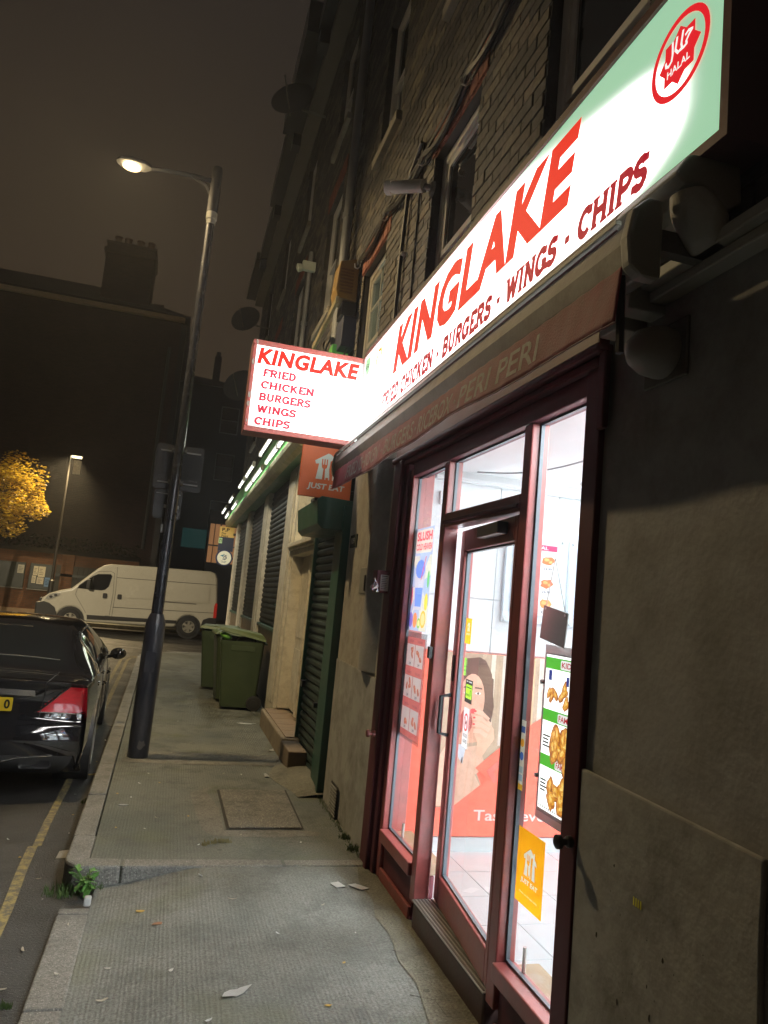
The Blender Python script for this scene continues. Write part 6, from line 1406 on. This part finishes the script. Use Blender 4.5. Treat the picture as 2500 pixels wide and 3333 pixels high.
# ================================================================== WHITE VAN ON THE CROSS STREET
VANW = pm('white_van_paint', (.52,.50,.42), .25, var=.05, vs=1.5, bump=.015, bs=2, coat=.5, dirt=(.3,.27,.2), ds=3, da=.15)
def van():
    root = thing('white_van', 'white high roof panel van parked across the end of the street', 'van')
    L = 5.42
    def archpts(cx, r, n=10): return [(cx+r*math.cos(rad(a)), .30+r*math.sin(rad(a))) for a in [180-180*i/n for i in range(n+1)]]
    # side profile, x along the van from the nose, z above the road
    low = [(.10,.28)]+[p for p in archpts(.98,.40)]+[(1.45,.27)]+[(4.1,.27)]+[p for p in archpts(4.58,.38)]+[(5.38,.42)]
    up = [(5.42,.6),(5.43,1.2),(5.36,1.95),(5.28,2.12),(5.1,2.17),(3.4,2.16),(2.0,2.13),(1.80,2.08),(1.62,1.96),(.92,1.28),(.62,1.20),(.30,1.08),(.12,.93),(.03,.70),(.02,.45)]
    pts = low+up
    fr = (V((0,0,0)), V((1,0,0)), V((0,0,1)), V((0,-1,0)))
    b = MB(); b.prism(pts, fr, -1.0, 1.0); body = b.build('body', VANW, root, bevel=.09, seg=4, smooth=True, angle=50)
    f = (V((0,-1.003,0)), V((1,0,0)), V((0,0,1)), V((0,-1,0)))
    def pl(name, polys, mat, lift=.002, par=root, ext=None):
        q = MB()
        for p_ in (polys if isinstance(polys[0][0], (tuple, list)) else [polys]):
            if ext: q.prism(p_, f, 0, ext)
            else: q.flat(p_, f, lift)
        return q.build(name, mat, par)
    dw = pl('cab_window', [(1.10,1.30),(1.16,1.40),(1.52,1.70),(1.66,1.775),(2.02,1.80),(2.06,1.74),(1.99,1.42),(1.90,1.32),(1.80,1.29)], DKGLASS, ext=.006)
    pl('quarter_bar', [(1.47,1.30),(1.50,1.30),(1.54,1.70),(1.51,1.68)], PLASB, par=dw, ext=.010)
    pl('window_seal', [(1.08,1.29),(1.15,1.41),(1.51,1.715),(1.66,1.79),(2.03,1.815),(2.08,1.74),(2.01,1.41),(1.91,1.305),(1.80,1.275)], PLASB, lift=.0006)
    SEAMV = pm('van_seam', (.12,.115,.10), .6)
    def seam(path, w=.012): 
        q = MB(); brush(q, path, w, f, .002); q.build('panel_seam', SEAMV, root)
    seam([(2.12,.42),(2.16,1.2),(2.13,1.85),(2.02,1.9),(1.62,1.86),(1.12,1.38),(1.05,1.1),(1.42,.55)]); seam([(2.2,.40),(2.23,1.3),(2.2,2.05)]); seam([(3.52,.40),(3.55,2.1)]); seam([(2.22,1.72),(5.35,1.74)], .02); seam([(2.2,.78),(5.36,.82)], .02); seam([(2.1,.5),(2.0,.5)])
    for x0, x1 in ((2.22,3.5),(3.57,5.2)):
        pl('pressed_panel', [(x0+.06,1.10),(x1-.06,1.12),(x1-.06,1.66),(x0+.06,1.64)], VANW, ext=.012)
    rl = pl('slide_rail', rect(3.58,1.06,4.75,1.085), GREYM, ext=.014); pl('slide_catch', rect(3.46,1.04,3.53,1.10), PLASB, ext=.02)
    pl('side_strip', [(1.48,.36),(4.18,.40),(4.18,.50),(1.46,.49)], PLASB, ext=.02)
    for x in (1.86, 2.30):
        h_ = pl('door_handle', rrect(x,1.04,x+.13,1.20,.03), PLASB, ext=.02)
    pl('rear_bumper', [(4.98,.44),(5.02,.58),(5.2,.66),(5.44,.66),(5.44,.34),(4.96,.34)], PLASB, ext=.02)
    pl('rear_lamp', [(5.33,.66),(5.43,.66),(5.43,1.12),(5.37,1.16),(5.33,1.05)], pm('van_red_lamp', (.35,.02,.015), .2, emit=(.8,.04,.02), es=.12), ext=.015)
    pl('front_bumper', [(.0,.28),(.56,.28),(.58,.45),(.50,.66),(.33,.78),(.18,.82),(.02,.78),(-.02,.5)], PLASB, ext=.02)
    q = MB(); q.box(-.06,.10,-1.0,1.0,.30,.80); q.build('bumper_front', PLASB, root, bevel=.05)
    q = MB(); q.box(-.02,.05,-.6,.6,.80,.92); q.build('grille', PLASB, root, bevel=.02)
    hl = pl('headlight', [(.20,.90),(.28,1.02),(.42,1.09),(.62,1.10),(.60,1.04),(.42,.93),(.30,.88)], pm('headlight_lens', (.35,.35,.33), .1, var=.4, vs=25, coat=1), ext=.015)
    pl('reflector', [ell(.36,.97,.05,.04,10), ell(.49,1.03,.05,.04,10)], BLACKM, lift=.018, par=hl)
    for cx, r in ((.98,.40),(4.58,.38)):
        q = MB(); q.cyl((cx,-.97,.32),(cx,-.55,.32),r+.01,n=26); q.build('wheel_arch', PLASB, root)
        q = MB(); q.lathe((cx,-.82,.32), [(0,.32),(.15,.32),(.175,.295),(.18,.2),(.15,.19)], 26, (0,-1,0)); w = q.build('wheel', RUB, root, smooth=True)
        q = MB(); q.lathe((cx,-.97,.32), [(.0,.20),(.02,.2),(.025,.19),(.0,.17)], 24, (0,-1,0))
        for k in range(6):
            a = rad(60*k); m_ = Matrix.Rotation(a,3,'Y'); q.obox(V((cx,-.985,.32))+m_ @ V((0,0,.10)), .07, .012, .16, m_)
        q.cyl((cx,-.98,.32),(cx,-1.0,.32),.045); q.build('rim', pm('van_rim', (.4,.38,.32), .4, metal=.4), w)
    q = MB(); q.box(1.36,1.48,-1.20,-1.03,1.30,1.60); q.box(1.42,1.50,-1.04,-.98,1.33,1.42); mr_ = q.build('door_mirror', PLASB, root, bevel=.03)
    q = MB(); q.flat(rect(-.05,-.06,.05,.1), (V((1.483,-1.12,1.44)), V((0,-1,0)), V((0,0,1)), V((1,0,0))), .002); q.build('mirror_glass', STEEL, mr_)
    root.location = (-4.02, 26.0, -.12); root.rotation_euler = (0, rad(-.8), rad(0.5))
van()

# ================================================================== FAR SIDE OF THE CROSS STREET
bw_ = thing('boundary_wall', 'low orange brick wall with sloping coping behind the van', 'wall', (-6, 31, 0))
BWM = brick_wall_mat('orange_brickwork', (.20,.085,.04), (.14,.06,.03), (.10,.08,.06))
b = MB(); b.box(-22, -1.5, 31, 31.3, .0, 2.35); b.build('brickwork', BWM, bw_)
b = MB(); b.prism([(31-.06,2.352),(31.36,2.352),(31.2,2.52),(31.1,2.52)], (V((0,0,0)), V((0,1,0)), V((0,0,1)), V((1,0,0))), -22, -1.48); b.build('coping', pm('dark_coping', (.012,.011,.010), .9, spec=.1), bw_)
b = MB(); b.box(-22,-1.5,30.94,30.998,.0,.16); b.build('plinth', pm('wall_plinth', (.24,.17,.11), .85), bw_)
for x in (-7.25, -4.1):
    b = MB(); b.box(x-.22,x+.22,30.9,30.999,.161,2.35); b.build('brick_pier', BWM, bw_)
hedge = MB()
for i in range(2600):
    x = RND.uniform(-14,-1.6); y = RND.uniform(31.35,32.3); z = 2.3+RND.uniform(0,1)**1.5*.75; s = RND.uniform(.04,.09)
    m_ = Matrix.Rotation(RND.uniform(0,6.3),3,V((RND.uniform(-1,1),RND.uniform(-1,1),RND.uniform(-1,1))).normalized()); hedge.add([V((x,y,z))+m_ @ V(q) for q in ((s,0,0),(0,s*.6,0),(-s,0,0),(0,-s*.6,0))], [(0,1,2,3)])
props(hedge.build('hedge', pm('dark_hedge', (.015,.02,.010), .9, spec=.1), org=(-8,31.8,2.3)), 'dark scruffy hedge along the top of the orange brick wall', 'hedge')['kind'] = 'stuff'
NBF = pm('notice_frame', (.022,.03,.03), .4)
for x0, x1, lab, sheets in ((-6.65,-5.58,'dark glazed notice board with one pale notice, at the left end of the brick wall',[(-5.84,1.48,-5.62,1.80,(.42,.42,.38))]),
                            (-5.42,-4.55,'dark glazed notice board covered with pinned papers and one blue leaflet',[(-5.28,1.45,-5.12,1.80,(.55,.52,.42)),(-5.30,1.15,-5.16,1.43,(.5,.48,.4)),(-5.10,1.40,-4.86,1.80,(.55,.52,.42)),(-5.12,1.13,-4.88,1.38,(.5,.47,.4)),(-4.84,1.05,-4.66,1.40,(.14,.24,.42))])):
    nb = thing('notice_board', lab, 'notice board', ((x0+x1)/2, 30.98, 1.0))
    b = MB(); b.box(x0,x1,30.90,30.997,.93,1.90); b.build('cabinet', NBF, nb, bevel=.02)
    for a, z0, c, z1, cc in sheets:
        q = MB(); q.box(a,c,30.888,30.899,z0,z1); sh = q.build('notice', ink(cc), nb)
        q = MB(); f_ = facefr(a,30.8875,z0)
        for i in range(4): q.flat(rect((c-a)*.15,(z1-z0)*(.2+.17*i),(c-a)*RND.uniform(.5,.9),(z1-z0)*(.26+.17*i)), f_, .002)
        q.build('notice_print', ink(tuple(v*.35 for v in cc)), sh)
    b = MB(); b.box(x0-.02,x1+.02,30.86,30.90,.89,.93); b.build('ledge', pm('notice_ledge', (.12,.12,.11), .4), nb)
gt = thing('timber_gate', 'dark boarded gate in the brick wall behind the van bonnet', 'gate', (-3.6, 30.95, 0))
for i in range(9):
    x = -4.5+i*.2; b = MB(); b.box(x,x+.19,30.93,30.99,.1,1.92); b.build('board', pm('dark_gate_board', (.028,.03,.028), .7, var=.25), gt)
b = MB(); b.box(-4.5,-2.7,30.90,30.928,1.5,1.6); b.box(-4.5,-2.7,30.90,30.928,.4,.5); b.build('ledge_rail', NBF, gt)

gh = thing('gable_house', 'big dark brick house with pale eaves line and massive chimney across the junction', 'house', (-8, 36, 0))
GBM = brick_wall_mat('dark_red_brickwork', (.075,.042,.034), (.05,.03,.026), (.05,.042,.036))
HX = -1.18; EZ = 13.45
b = MB(); b.add([(HX,34,0),(-26,34,0),(-26,34,EZ),(HX,34,EZ),(HX,46,0),(HX,46,EZ)], [(0,1,2,3),(4,0,3,5)]); b.build('front_wall', GBM, gh)
b = MB(); b.box(-26,HX+.12,33.72,34.0,EZ,EZ+.17); b.build('eaves_board', pm('pale_eaves', (.42,.38,.31), .6), gh)
b = MB(); b.box(HX,HX+.24,33.75,34.15,0,EZ-.15); b.build('downpipe', BLACKM, gh)
b = MB(); b.box(-26,HX+.35,33.66,46,EZ+.171,EZ+.25); b.build('gutter', BLACKM, gh)
SLATE = pm('dark_slate', (.03,.026,.025), .7, var=.2, vs=3, bump=.4, bs=14)
R0 = EZ+.25
b = MB(); b.add([(HX+.3,33.7,R0),(-26,33.7,R0),(-26,39,R0+2.6),(-5.2,39,R0+2.6),(HX+.3,46,R0),(-26,46,R0)], [(0,3,2,1),(0,4,3),(4,5,2,3)]); b.build('roof', SLATE, gh)
cb = MB(); cb.box(-4.95,-2.80,35.0,36.6,13.6,17.0); chm = cb.build('chimney', GBM, gh)
b = MB(); b.box(-5.05,-2.72,34.92,36.68,16.55,16.75); b.box(-5.0,-2.75,34.95,36.65,17.0,17.1); b.build('corbel', GBM, chm)
for x in (-4.6,-4.15,-3.6,-3.1):
    b = MB(); b.lathe((x,35.8,17.1), [(0,.19),(.3,.15),(.5,.16),(.52,.19),(.58,.19)], 14); b.build('chimney_pot', pm('clay_pot', (.12,.06,.04), .8), chm)
b = MB(); b.box(-2.7,-2.2,36.5,37.6,13.6,15.05); b.build('roof_vent', GBM, gh)
b = MB(); b.cyl((HX-.4,33.95,3),(HX-.4,33.95,12.2),.07,n=8); b.build('waste_pipe', pm('pipe_bluegrey', (.06,.065,.07), .5), gh)
dh = thing('dark_block', 'unlit dark blue black house block with faint sash windows at the end of the street', 'building', (3, 44, 0))
DBM = pm('night_stucco', (.045,.05,.062), .85, var=.2, vs=.7)
b = MB(); b.box(-1.15,9,42,54,0,12.9); b.build('walls', DBM, dh)
b = MB(); b.prism([(-1.3,12.9),(9.2,12.9),(9.2,13.3),(3.0,14.2),(1.4,13.2),(-1.3,13.35)], facefr(0,42,0), -10, .2); b.build('roof', SLATE, dh)
b = MB(); b.box(.58,.98,43,44,13.0,15.0); b.build('chimney', SLATE, dh)
b = MB(); b.lathe((.78,43.5,15.0), [(0,.17),(.35,.13),(.4,.15)], 12); b.build('chimney_pot', SLATE, dh)
for i, x in enumerate((1.35, 3.1)):
    for z in (4.9, 7.6, 10.3):
        q = MB()
        for bx in ((x-.06,x,z,z+1.55),(x+.9,x+.96,z,z+1.55),(x,x+.9,z,z+.06),(x,x+.9,z+1.49,z+1.55),(x,x+.9,z+.74,z+.8)): q.box(bx[0],bx[1],41.95,41.998,bx[2],bx[3])
        wn2 = q.build('window', pm('faint_frame', (.13,.14,.15), .6), dh)
        q = MB(); q.flat(rect(x,z+.06,x+.9,z+1.49), facefr(0,41.99,0), .004); q.build('pane', DKGLASS, wn2)
b = MB(); b.box(.0,1.75,41.8,41.97,3.7,4.75); b.build('teal_fascia', em('teal_night_fascia', (.05,.22,.20), .10), dh)
b = MB(); b.box(.2,2.2,41.85,41.97,1.6,2.4); b.build('teal_shop_window', em('teal_night_glass', (.04,.16,.15), .10), dh)
lw = thing('lit_house', 'distant house with warm curtained windows glowing behind the hanging corner signs', 'house', (2.6, 39, 0))
b = MB(); b.box(1.3,8,39,41.7,0,5.6); b.build('walls', DBM, lw)
LWM = pm('lit_curtain', (.4,.2,.1), .8, var=.5, vs=7, bump=0, stretch=(1,1,.1), emit=(.75,.36,.15), es=.30)
for z0, z1 in ((2.9,3.75),(3.82,4.9)):
    for x0 in (1.36, 1.92, 2.5):
        q = MB(); q.flat(rect(x0,z0,x0+.5,z1), facefr(0,39,0), .02); w_ = q.build('window', LWM, lw)
        q = MB(); q.box(x0+.22,x0+.26,38.955,38.975,z0,z1); q.build('glazing_bar', pm('bar_shadow', (.06,.03,.02), .7), w_)

# street lamp standing on the opposite pavement, out of the picture to the left; it lights the van and the junction
l3 = thing('street_lamp', 'street lamp on the opposite pavement beyond the left edge of the picture', 'lamp post', (-9.2, 15.6, 0))
b = MB(); b.lathe((-9.2,15.6,0), [(0,.1),(1.3,.1),(1.35,.06),(5.7,.05)], 14); b.build('pole', LPM, l3, smooth=True)
b = MB(); b.tube([(-9.2,15.6,5.68),(-9.0,15.6,5.76),(-8.6,15.6,5.76)], .03, 8); b.box(-8.65,-8.1,15.5,15.7,5.68,5.78); b.build('head', BLACKM, l3)
b = MB(); b.box(-8.55,-8.15,15.52,15.68,5.64,5.678); b.build('lamp_glass', em('cross_amber', (1,.85,.5), 30), l3)

# far street lamp
l2 = thing('far_street_lamp', 'distant slim street lamp glowing amber in front of the brick house', 'lamp post', (-4.45, 30, 0))
b = MB(); b.lathe((-4.45,30,0), [(0,.1),(1.3,.1),(1.35,.055),(6.1,.045)], 12); b.build('pole', pm('far_pole_paint', (.035,.033,.03), .45, metal=.2), l2, smooth=True)
b = MB(); b.tube([(-4.45,30,6.08),(-4.38,30,6.14),(-4.2,30,6.14)], .04, 8); b.box(-4.42,-4.0,29.9,30.1,6.09,6.15); b.build('head', BLACKM, l2)
b = MB(); b.box(-4.38,-4.04,29.9,30.1,6.02,6.088); b.build('lamp_glass', em('far_amber', (1,.85,.5), 40), l2)
b = MB(); b.box(-4.85,-4.55,33.9,33.998,5.9,6.5); props(b.build('wall_vent', pm('pale_vent', (.5,.48,.4), .8, var=.5, vs=14), org=(-4.7,33.95,6.2)), 'pale mottled patch plate on the dark house wall beside the far lamp', 'wall plate')
# tree with yellow leaves
tr_ = thing('autumn_tree', 'small street tree in yellow autumn leaf lit by the far lamp', 'tree', (-5.95, 28.2, 0))
b = MB(); b.tube([(-6.5,28.2,0),(-6.5,28.2,1.4),(-6.4,28.2,2.6),(-6.3,28.2,3.6),(-6.2,28.2,4.6)], .08, 8); b.build('trunk', pm('tree_bark', (.06,.045,.03), .9), tr_)
tips = []
for i in range(26):
    a = RND.uniform(0,6.28); z = RND.uniform(2.6,4.2); d = RND.uniform(.7,1.25); p1 = V((-6.25+d*math.cos(a), 28.2+d*math.sin(a), z+RND.uniform(.4,1.3))); b = MB()
    b.tube([(-6.3,28.2,z), V((-6.3,28.2,z)).lerp(p1,.5)+V((0,0,.1)), p1], .02, 5); b.build('branch', MATS['tree_bark'], tr_); tips.append(p1)
cr_ = MB()
for i in range(9500):
    while True:
        p = V((RND.uniform(-1,1),RND.uniform(-1,1),RND.uniform(-1,1)))
        if .35 < p.length < 1: break
    lump = 1+.13*math.sin(p.x*5+1)*math.sin(p.y*5)*1.2+.12*math.sin(p.z*7+p.x*4)
    c = V((-6.2+p.x*1.5*lump, 28.2+p.y*1.3*lump, 4.22+p.z*1.38*lump-.12*abs(p.x)))
    if math.sin(c.x*6.1)+math.sin(c.z*6.7+1)+math.sin(c.y*5.3) < -1.1: continue
    s = RND.uniform(.035,.09); m_ = Matrix.Rotation(RND.uniform(0,6.3),3,'Z') @ Matrix.Rotation(RND.uniform(-.9,.9),3,'X')
    cr_.add([c+m_ @ V(q) for q in ((s,0,0),(.2*s,.6*s,.15*s),(-s,0,-.2*s),(.1*s,-.6*s,.1*s))], [(0,1,2),(0,2,3)])
def leafmat():
    m, nt, N, Lk, b = nodes_of('yellow_leaves'); g = N.new('ShaderNodeNewGeometry'); r = N.new('ShaderNodeValToRGB')
    r.color_ramp.elements[0].color = (.28,.17,.015,1); r.color_ramp.elements[1].color = (.66,.50,.06,1); Lk.new(g.outputs['Random Per Island'], r.inputs[0]); Lk.new(r.outputs[0], b.inputs['Base Color']); b.inputs['Roughness'].default_value = .55
    t = N.new('ShaderNodeBsdfTranslucent'); Lk.new(r.outputs[0], t.inputs[0]); mx = N.new('ShaderNodeMixShader'); mx.inputs[0].default_value = .35; Lk.new(b.outputs[0], mx.inputs[1]); Lk.new(t.outputs[0], mx.inputs[2]); Lk.new(mx.outputs[0], N['Material Output'].inputs[0]); return m
cr_.build('crown', leafmat(), tr_)

# ================================================================== THINGS ON THE GROUND
ac = thing('access_cover', 'rectangular aggregate filled access cover let into the upper pavement', 'access cover', (.77, 5.6, 0))
b = MB(); b.flat([(.515,5.105),(1.035,5.12),(1.055,6.12),(.505,6.085)], UP, .0045); b.build('recess_joint', pm('dark_joint', (.025,.022,.018), .9), ac)
b = MB(); b.prism([(.533,5.125),(1.02,5.138),(1.038,6.10),(.523,6.068)], UP, .005, .012); b.build('slab', COVER, ac, bevel=.003)
b = MB()
for x, y in ((.63,5.5),(.92,5.55),(.78,5.75)): b.flat(ell(x,y,.012,.012,10), UP, .0135)
b.build('lifting_hole', BLACKM, ac)
def flatpiece(name, x, y, z, pts, mat, label, cat, rz=0, tilt=.0, group=None, th=.0015, curl=0.0):
    b = MB(); n = len(pts); c = (sum(p[0] for p in pts)/n, sum(p[1] for p in pts)/n)
    vs = []
    for h in (0, th):
        vs += [V((a, d, h+curl*((a-c[0])**2+(d-c[1])**2)*30)) for a, d in pts]; vs.append(V((c[0], c[1], h)))
    m = n+1; fs = []
    for i in range(n): j = (i+1) % n; fs += [(j, i, n), (m+i, m+j, m+n), (i, j, m+j, m+i)]
    M_ = Matrix.Rotation(rz,3,'Z') @ Matrix.Rotation(tilt,3,'X'); b.add([M_ @ v for v in vs], fs)
    me = b.mesh(name); me.materials.append(mat); o = bpy.data.objects.new(name, me); col.objects.link(o); o.location = (x,y,z+.002); ORG[o.name] = V((x,y,z+.002)); return props(o, label, cat, group)
PAPER = pm('litter_paper', (.62,.61,.58), .7, var=.08, vs=30); PAPERW = pm('litter_tissue', (.70,.72,.72), .8, var=.06)
LEAFY = pm('fallen_leaf_yellow', (.5,.32,.06), .6, var=.25, vs=40); LEAFB = pm('fallen_leaf_brown', (.2,.09,.04), .7, var=.25, vs=40)
def zat(x, y):
    if x < -.40: return -.12
    if y > 4.56: return 0.0
    return max(crossz(x,y), -.12)
flatpiece('napkin', .42, 3.10, zat(.42,3.1), [(-.055,-.04),(-.01,-.028),(.0,-.035),(.03,-.01),(.065,.035),(.02,.03),(.01,.022),(-.02,.018),(-.045,-.005)], PAPERW, 'crumpled pale paper napkin alone on the lowered pavement in the foreground', 'napkin', curl=.06)
flatpiece('card', 1.09, 4.16, 0, rect(-.055,-.02,.0,.05), PAPER, 'white card lying left of another card near the shop step', 'card', rz=rad(20)); 
flatpiece('card', 1.17, 4.13, 0, [(-.05,.035),(.0,-.045),(.05,-.035),(.0,.045)], PAPER, 'white diamond-tilted card lying right of another card near the shop step', 'card', rz=rad(10), curl=.02)
b = MB(); b.box(-.25,-.215,4.17,4.21,zat(-.23,4.19)+.0,zat(-.23,4.19)+.045); single('paper_cup', b, PAPERW, 'small white crushed cup beside the weeds at the kerb corner', 'cup', (-.23,4.19,-.09), bevel=.008)
flatpiece('paper_scrap', -.455, 4.95, -.12, [(-.03,-.02),(.035,-.012),(.03,.06),(-.02,.05)], PAPER, 'large cream paper scrap in the gutter by the rounded kerb stone', 'litter', curl=.05, tilt=rad(18))
flatpiece('leaf', -.53, 6.95, -.12, [(-.07,0),(-.03,.03),(.02,.02),(.08,.03),(.05,-.005),(.07,-.03),(.0,-.02)], LEAFY, 'large yellow fallen leaf in the gutter beside the tail of the black car', 'leaf', curl=.03)
flatpiece('leaf', .03, 4.02, zat(.03,4.02), ell(0,0,.022,.012,10), LEAFY, 'small yellow leaf under the tapering kerb face on the lowered pavement', 'leaf', curl=.2)
flatpiece('leaf', .12, 3.83, zat(.12,3.83), blob(0,0,.03,.012,9,.3), LEAFB, 'reddish brown leaf on the lowered pavement', 'leaf', rz=.3)
flatpiece('tissue', 1.0, 9.1, 0, blob(0,0,.1,.035,12,.3), PAPERW, 'white tissue lying between the nearest bin and the door step', 'tissue', curl=.02)
for x, y, lab in ((1.12,7.6,'pale torn wrapper on the pavement at the foot of the door step'),(.95,5.0+1.55,'thin cream curl of peel near the top edge of the access cover')):
    flatpiece('wrapper', x, y, .004, blob(0,0,.05,.022,10,.35), PAPER, lab, 'wrapper', rz=RND.uniform(0,3), curl=.1)
flatpiece('paper_scrap', -.16, 5.62, .002, ell(0,0,.035,.014,12), PAPERW, 'white oval paper scrap on the pavement just inside the kerb', 'litter', curl=.05)
LGRP = 'tiny pale leaves and paper flecks scattered over the pavement and gutter'
protoL = []
for k in range(4):
    protoL.append(flatpiece('fleck', 0, 0, 0, blob(0,0,.012+.004*k,.008,8,.35), (PAPER,LEAFY,PAPERW,pm('pale_fleck',(.42,.38,.3),.7))[k], 'tiny pale fleck of leaf or paper lying flat on the ground', 'litter', group=LGRP, curl=.3))
spots = [(-.02,6.55),(.07,6.3),(-.05,6.2),(.56,6.62),(.75,6.6),(-.2,5.9),(-.12,5.85),(.05,5.3),(.0,5.1),(-.19,5.15),(.35,4.8),(.6,4.95),(.95,4.85),(.25,5.4),(.3,4.35),(.5,4.0),(.15,3.4),(.9,3.3),(.65,3.55),(-.05,3.25),(-.1,3.5),(-.5,5.8),(-.46,5.4),(-.55,4.6),(-.49,4.3),(-.68,4.9),(-.75,4.2),(-.5,3.4),(-.46,3.2),(-.62,3.9),(-.8,5.3),(-.47,3.75),(-.52,6.3),(-.48,7.4),(-.5,8.4),(-.53,9.2),(.1,8.0),(.5,10.8),(.2,9.0),(.9,3.9),(1.05,3.55),(.75,2.95),(.3,2.9),(-.3,3.9),(-.26,3.5)]
for i, (x, y) in enumerate(spots):
    o = protoL[i % 4] if i < 4 else protoL[i % 4].copy()
    if i >= 4: col.objects.link(o)
    x += RND.uniform(-.03,.03); y += RND.uniform(-.05,.05); z = zat(x,y)
    if -.40 <= x < -.2 and y < 4.4: z = -.092
    o.location = (x, y, z+.003); o.rotation_euler = (RND.uniform(-.1,.1), RND.uniform(-.1,.1), RND.uniform(0,6)); k = RND.uniform(.45,1.05); o.scale = (k,k,k)
# weeds
WEED = pm('weed_leaf', (.07,.17,.03), .5, var=.3, vs=30); GRASSM = pm('grass_blade', (.06,.10,.025), .6, var=.3, vs=30)
wd = thing('weed_plant', 'leafy green weed growing in the gutter at the rounded kerb corner', 'weed', (-.28, 4.40, -.11))
for i in range(9):
    a = RND.uniform(0,6.28); L = RND.uniform(.07,.16); px, py = -.28+RND.uniform(-.04,.05), 4.40+RND.uniform(-.04,.04); tip = V((px+L*.6*math.cos(a), py+L*.6*math.sin(a), -.11+L)); b = MB()
    b.tube([(px,py,-.12), V((px,py,-.12)).lerp(tip,.5)+V((0,0,.02)), tip], .0025, 4); st_ = b.build('stem', WEED, wd)
    for k in range(6):
        c = V((px,py,-.12)).lerp(tip,.3+.12*k); s = RND.uniform(.015,.028); m_ = Matrix.Rotation(RND.uniform(0,6.3),3,'Z') @ Matrix.Rotation(RND.uniform(-.5,.7),3,'Y')
        q = MB(); q.add([c+m_ @ V(v) for v in ((0,0,0),(s,.6*s,.1*s),(1.9*s,.3*s,.0),(2.1*s,0,-.1*s),(1.9*s,-.3*s,0),(s,-.6*s,.1*s))], [(0,1,2,3),(0,3,4,5)]); q.build('leaf', WEED, st_)
gr = MB()
def tuft(cx, cy, z, n, r, h):
    for i in range(n):
        a = RND.uniform(0,6.28); d = RND.uniform(0,r); x, y = cx+d*math.cos(a)*1.6, cy+d*math.sin(a); l = RND.uniform(.4,1)*h; dx, dy = RND.uniform(-.5,.5)*l, RND.uniform(-.5,.5)*l; w = .002
        gr.add([(x-w,y,z),(x+w,y,z),(x+dx*.5+w*.7,y+dy*.5,z+l*.7),(x+dx,y+dy,z+l)], [(0,1,2,3)])
tuft(-.38,4.38,-.12,140,.06,.07); tuft(-.44,6.1,-.12,60,.03,.04); tuft(1.28,4.95,.0,60,.03,.035); tuft(1.28,4.72,0,70,.03,.045); tuft(-.22,4.42,-.1,60,.05,.03); tuft(1.22,6.0,0,60,.04,.03); tuft(-.43,3.3,-.12,50,.02,.03)
for i in range(30): tuft(1.285, 4.6+i*.045, 0, 6, .02, .025)
props(gr.build('grass', GRASSM, org=(0,4.5,0)), 'thin grass and weeds sprouting along the kerb and the foot of the wall', 'grass', None, 'stuff')
gt2 = MB(); gr = gt2
for i in range(7): tuft(.36+i*.025, 4.80+.022*i-.002*i*i, 0, 26, .014, .03)
props(gr.build('grass_tuft', pm('dry_moss', (.16,.13,.05), .8, var=.2), org=(.43,4.83,0)), 'small curved tuft of dry moss in a crack of the upper pavement', 'tuft')

HAZE = 0.0024  # scattering volume added to give the lamps a halo
hz = MB(); hz.box(-75, 75, -38, 130, -1.6, 22)
hm = bpy.data.materials.new('halo_haze'); hm.use_nodes = True; hn = hm.node_tree; hn.nodes.remove(hn.nodes['Principled BSDF'])
pvn = hn.nodes.new('ShaderNodeVolumePrincipled'); pvn.inputs['Color'].default_value = (.85,.85,.88,1); pvn.inputs['Density'].default_value = HAZE; pvn.inputs['Anisotropy'].default_value = .88
hn.links.new(pvn.outputs[0], hn.nodes['Material Output'].inputs['Volume'])
hz.build('haze', hm, kind='stuff', org=(0,40,-1.6))
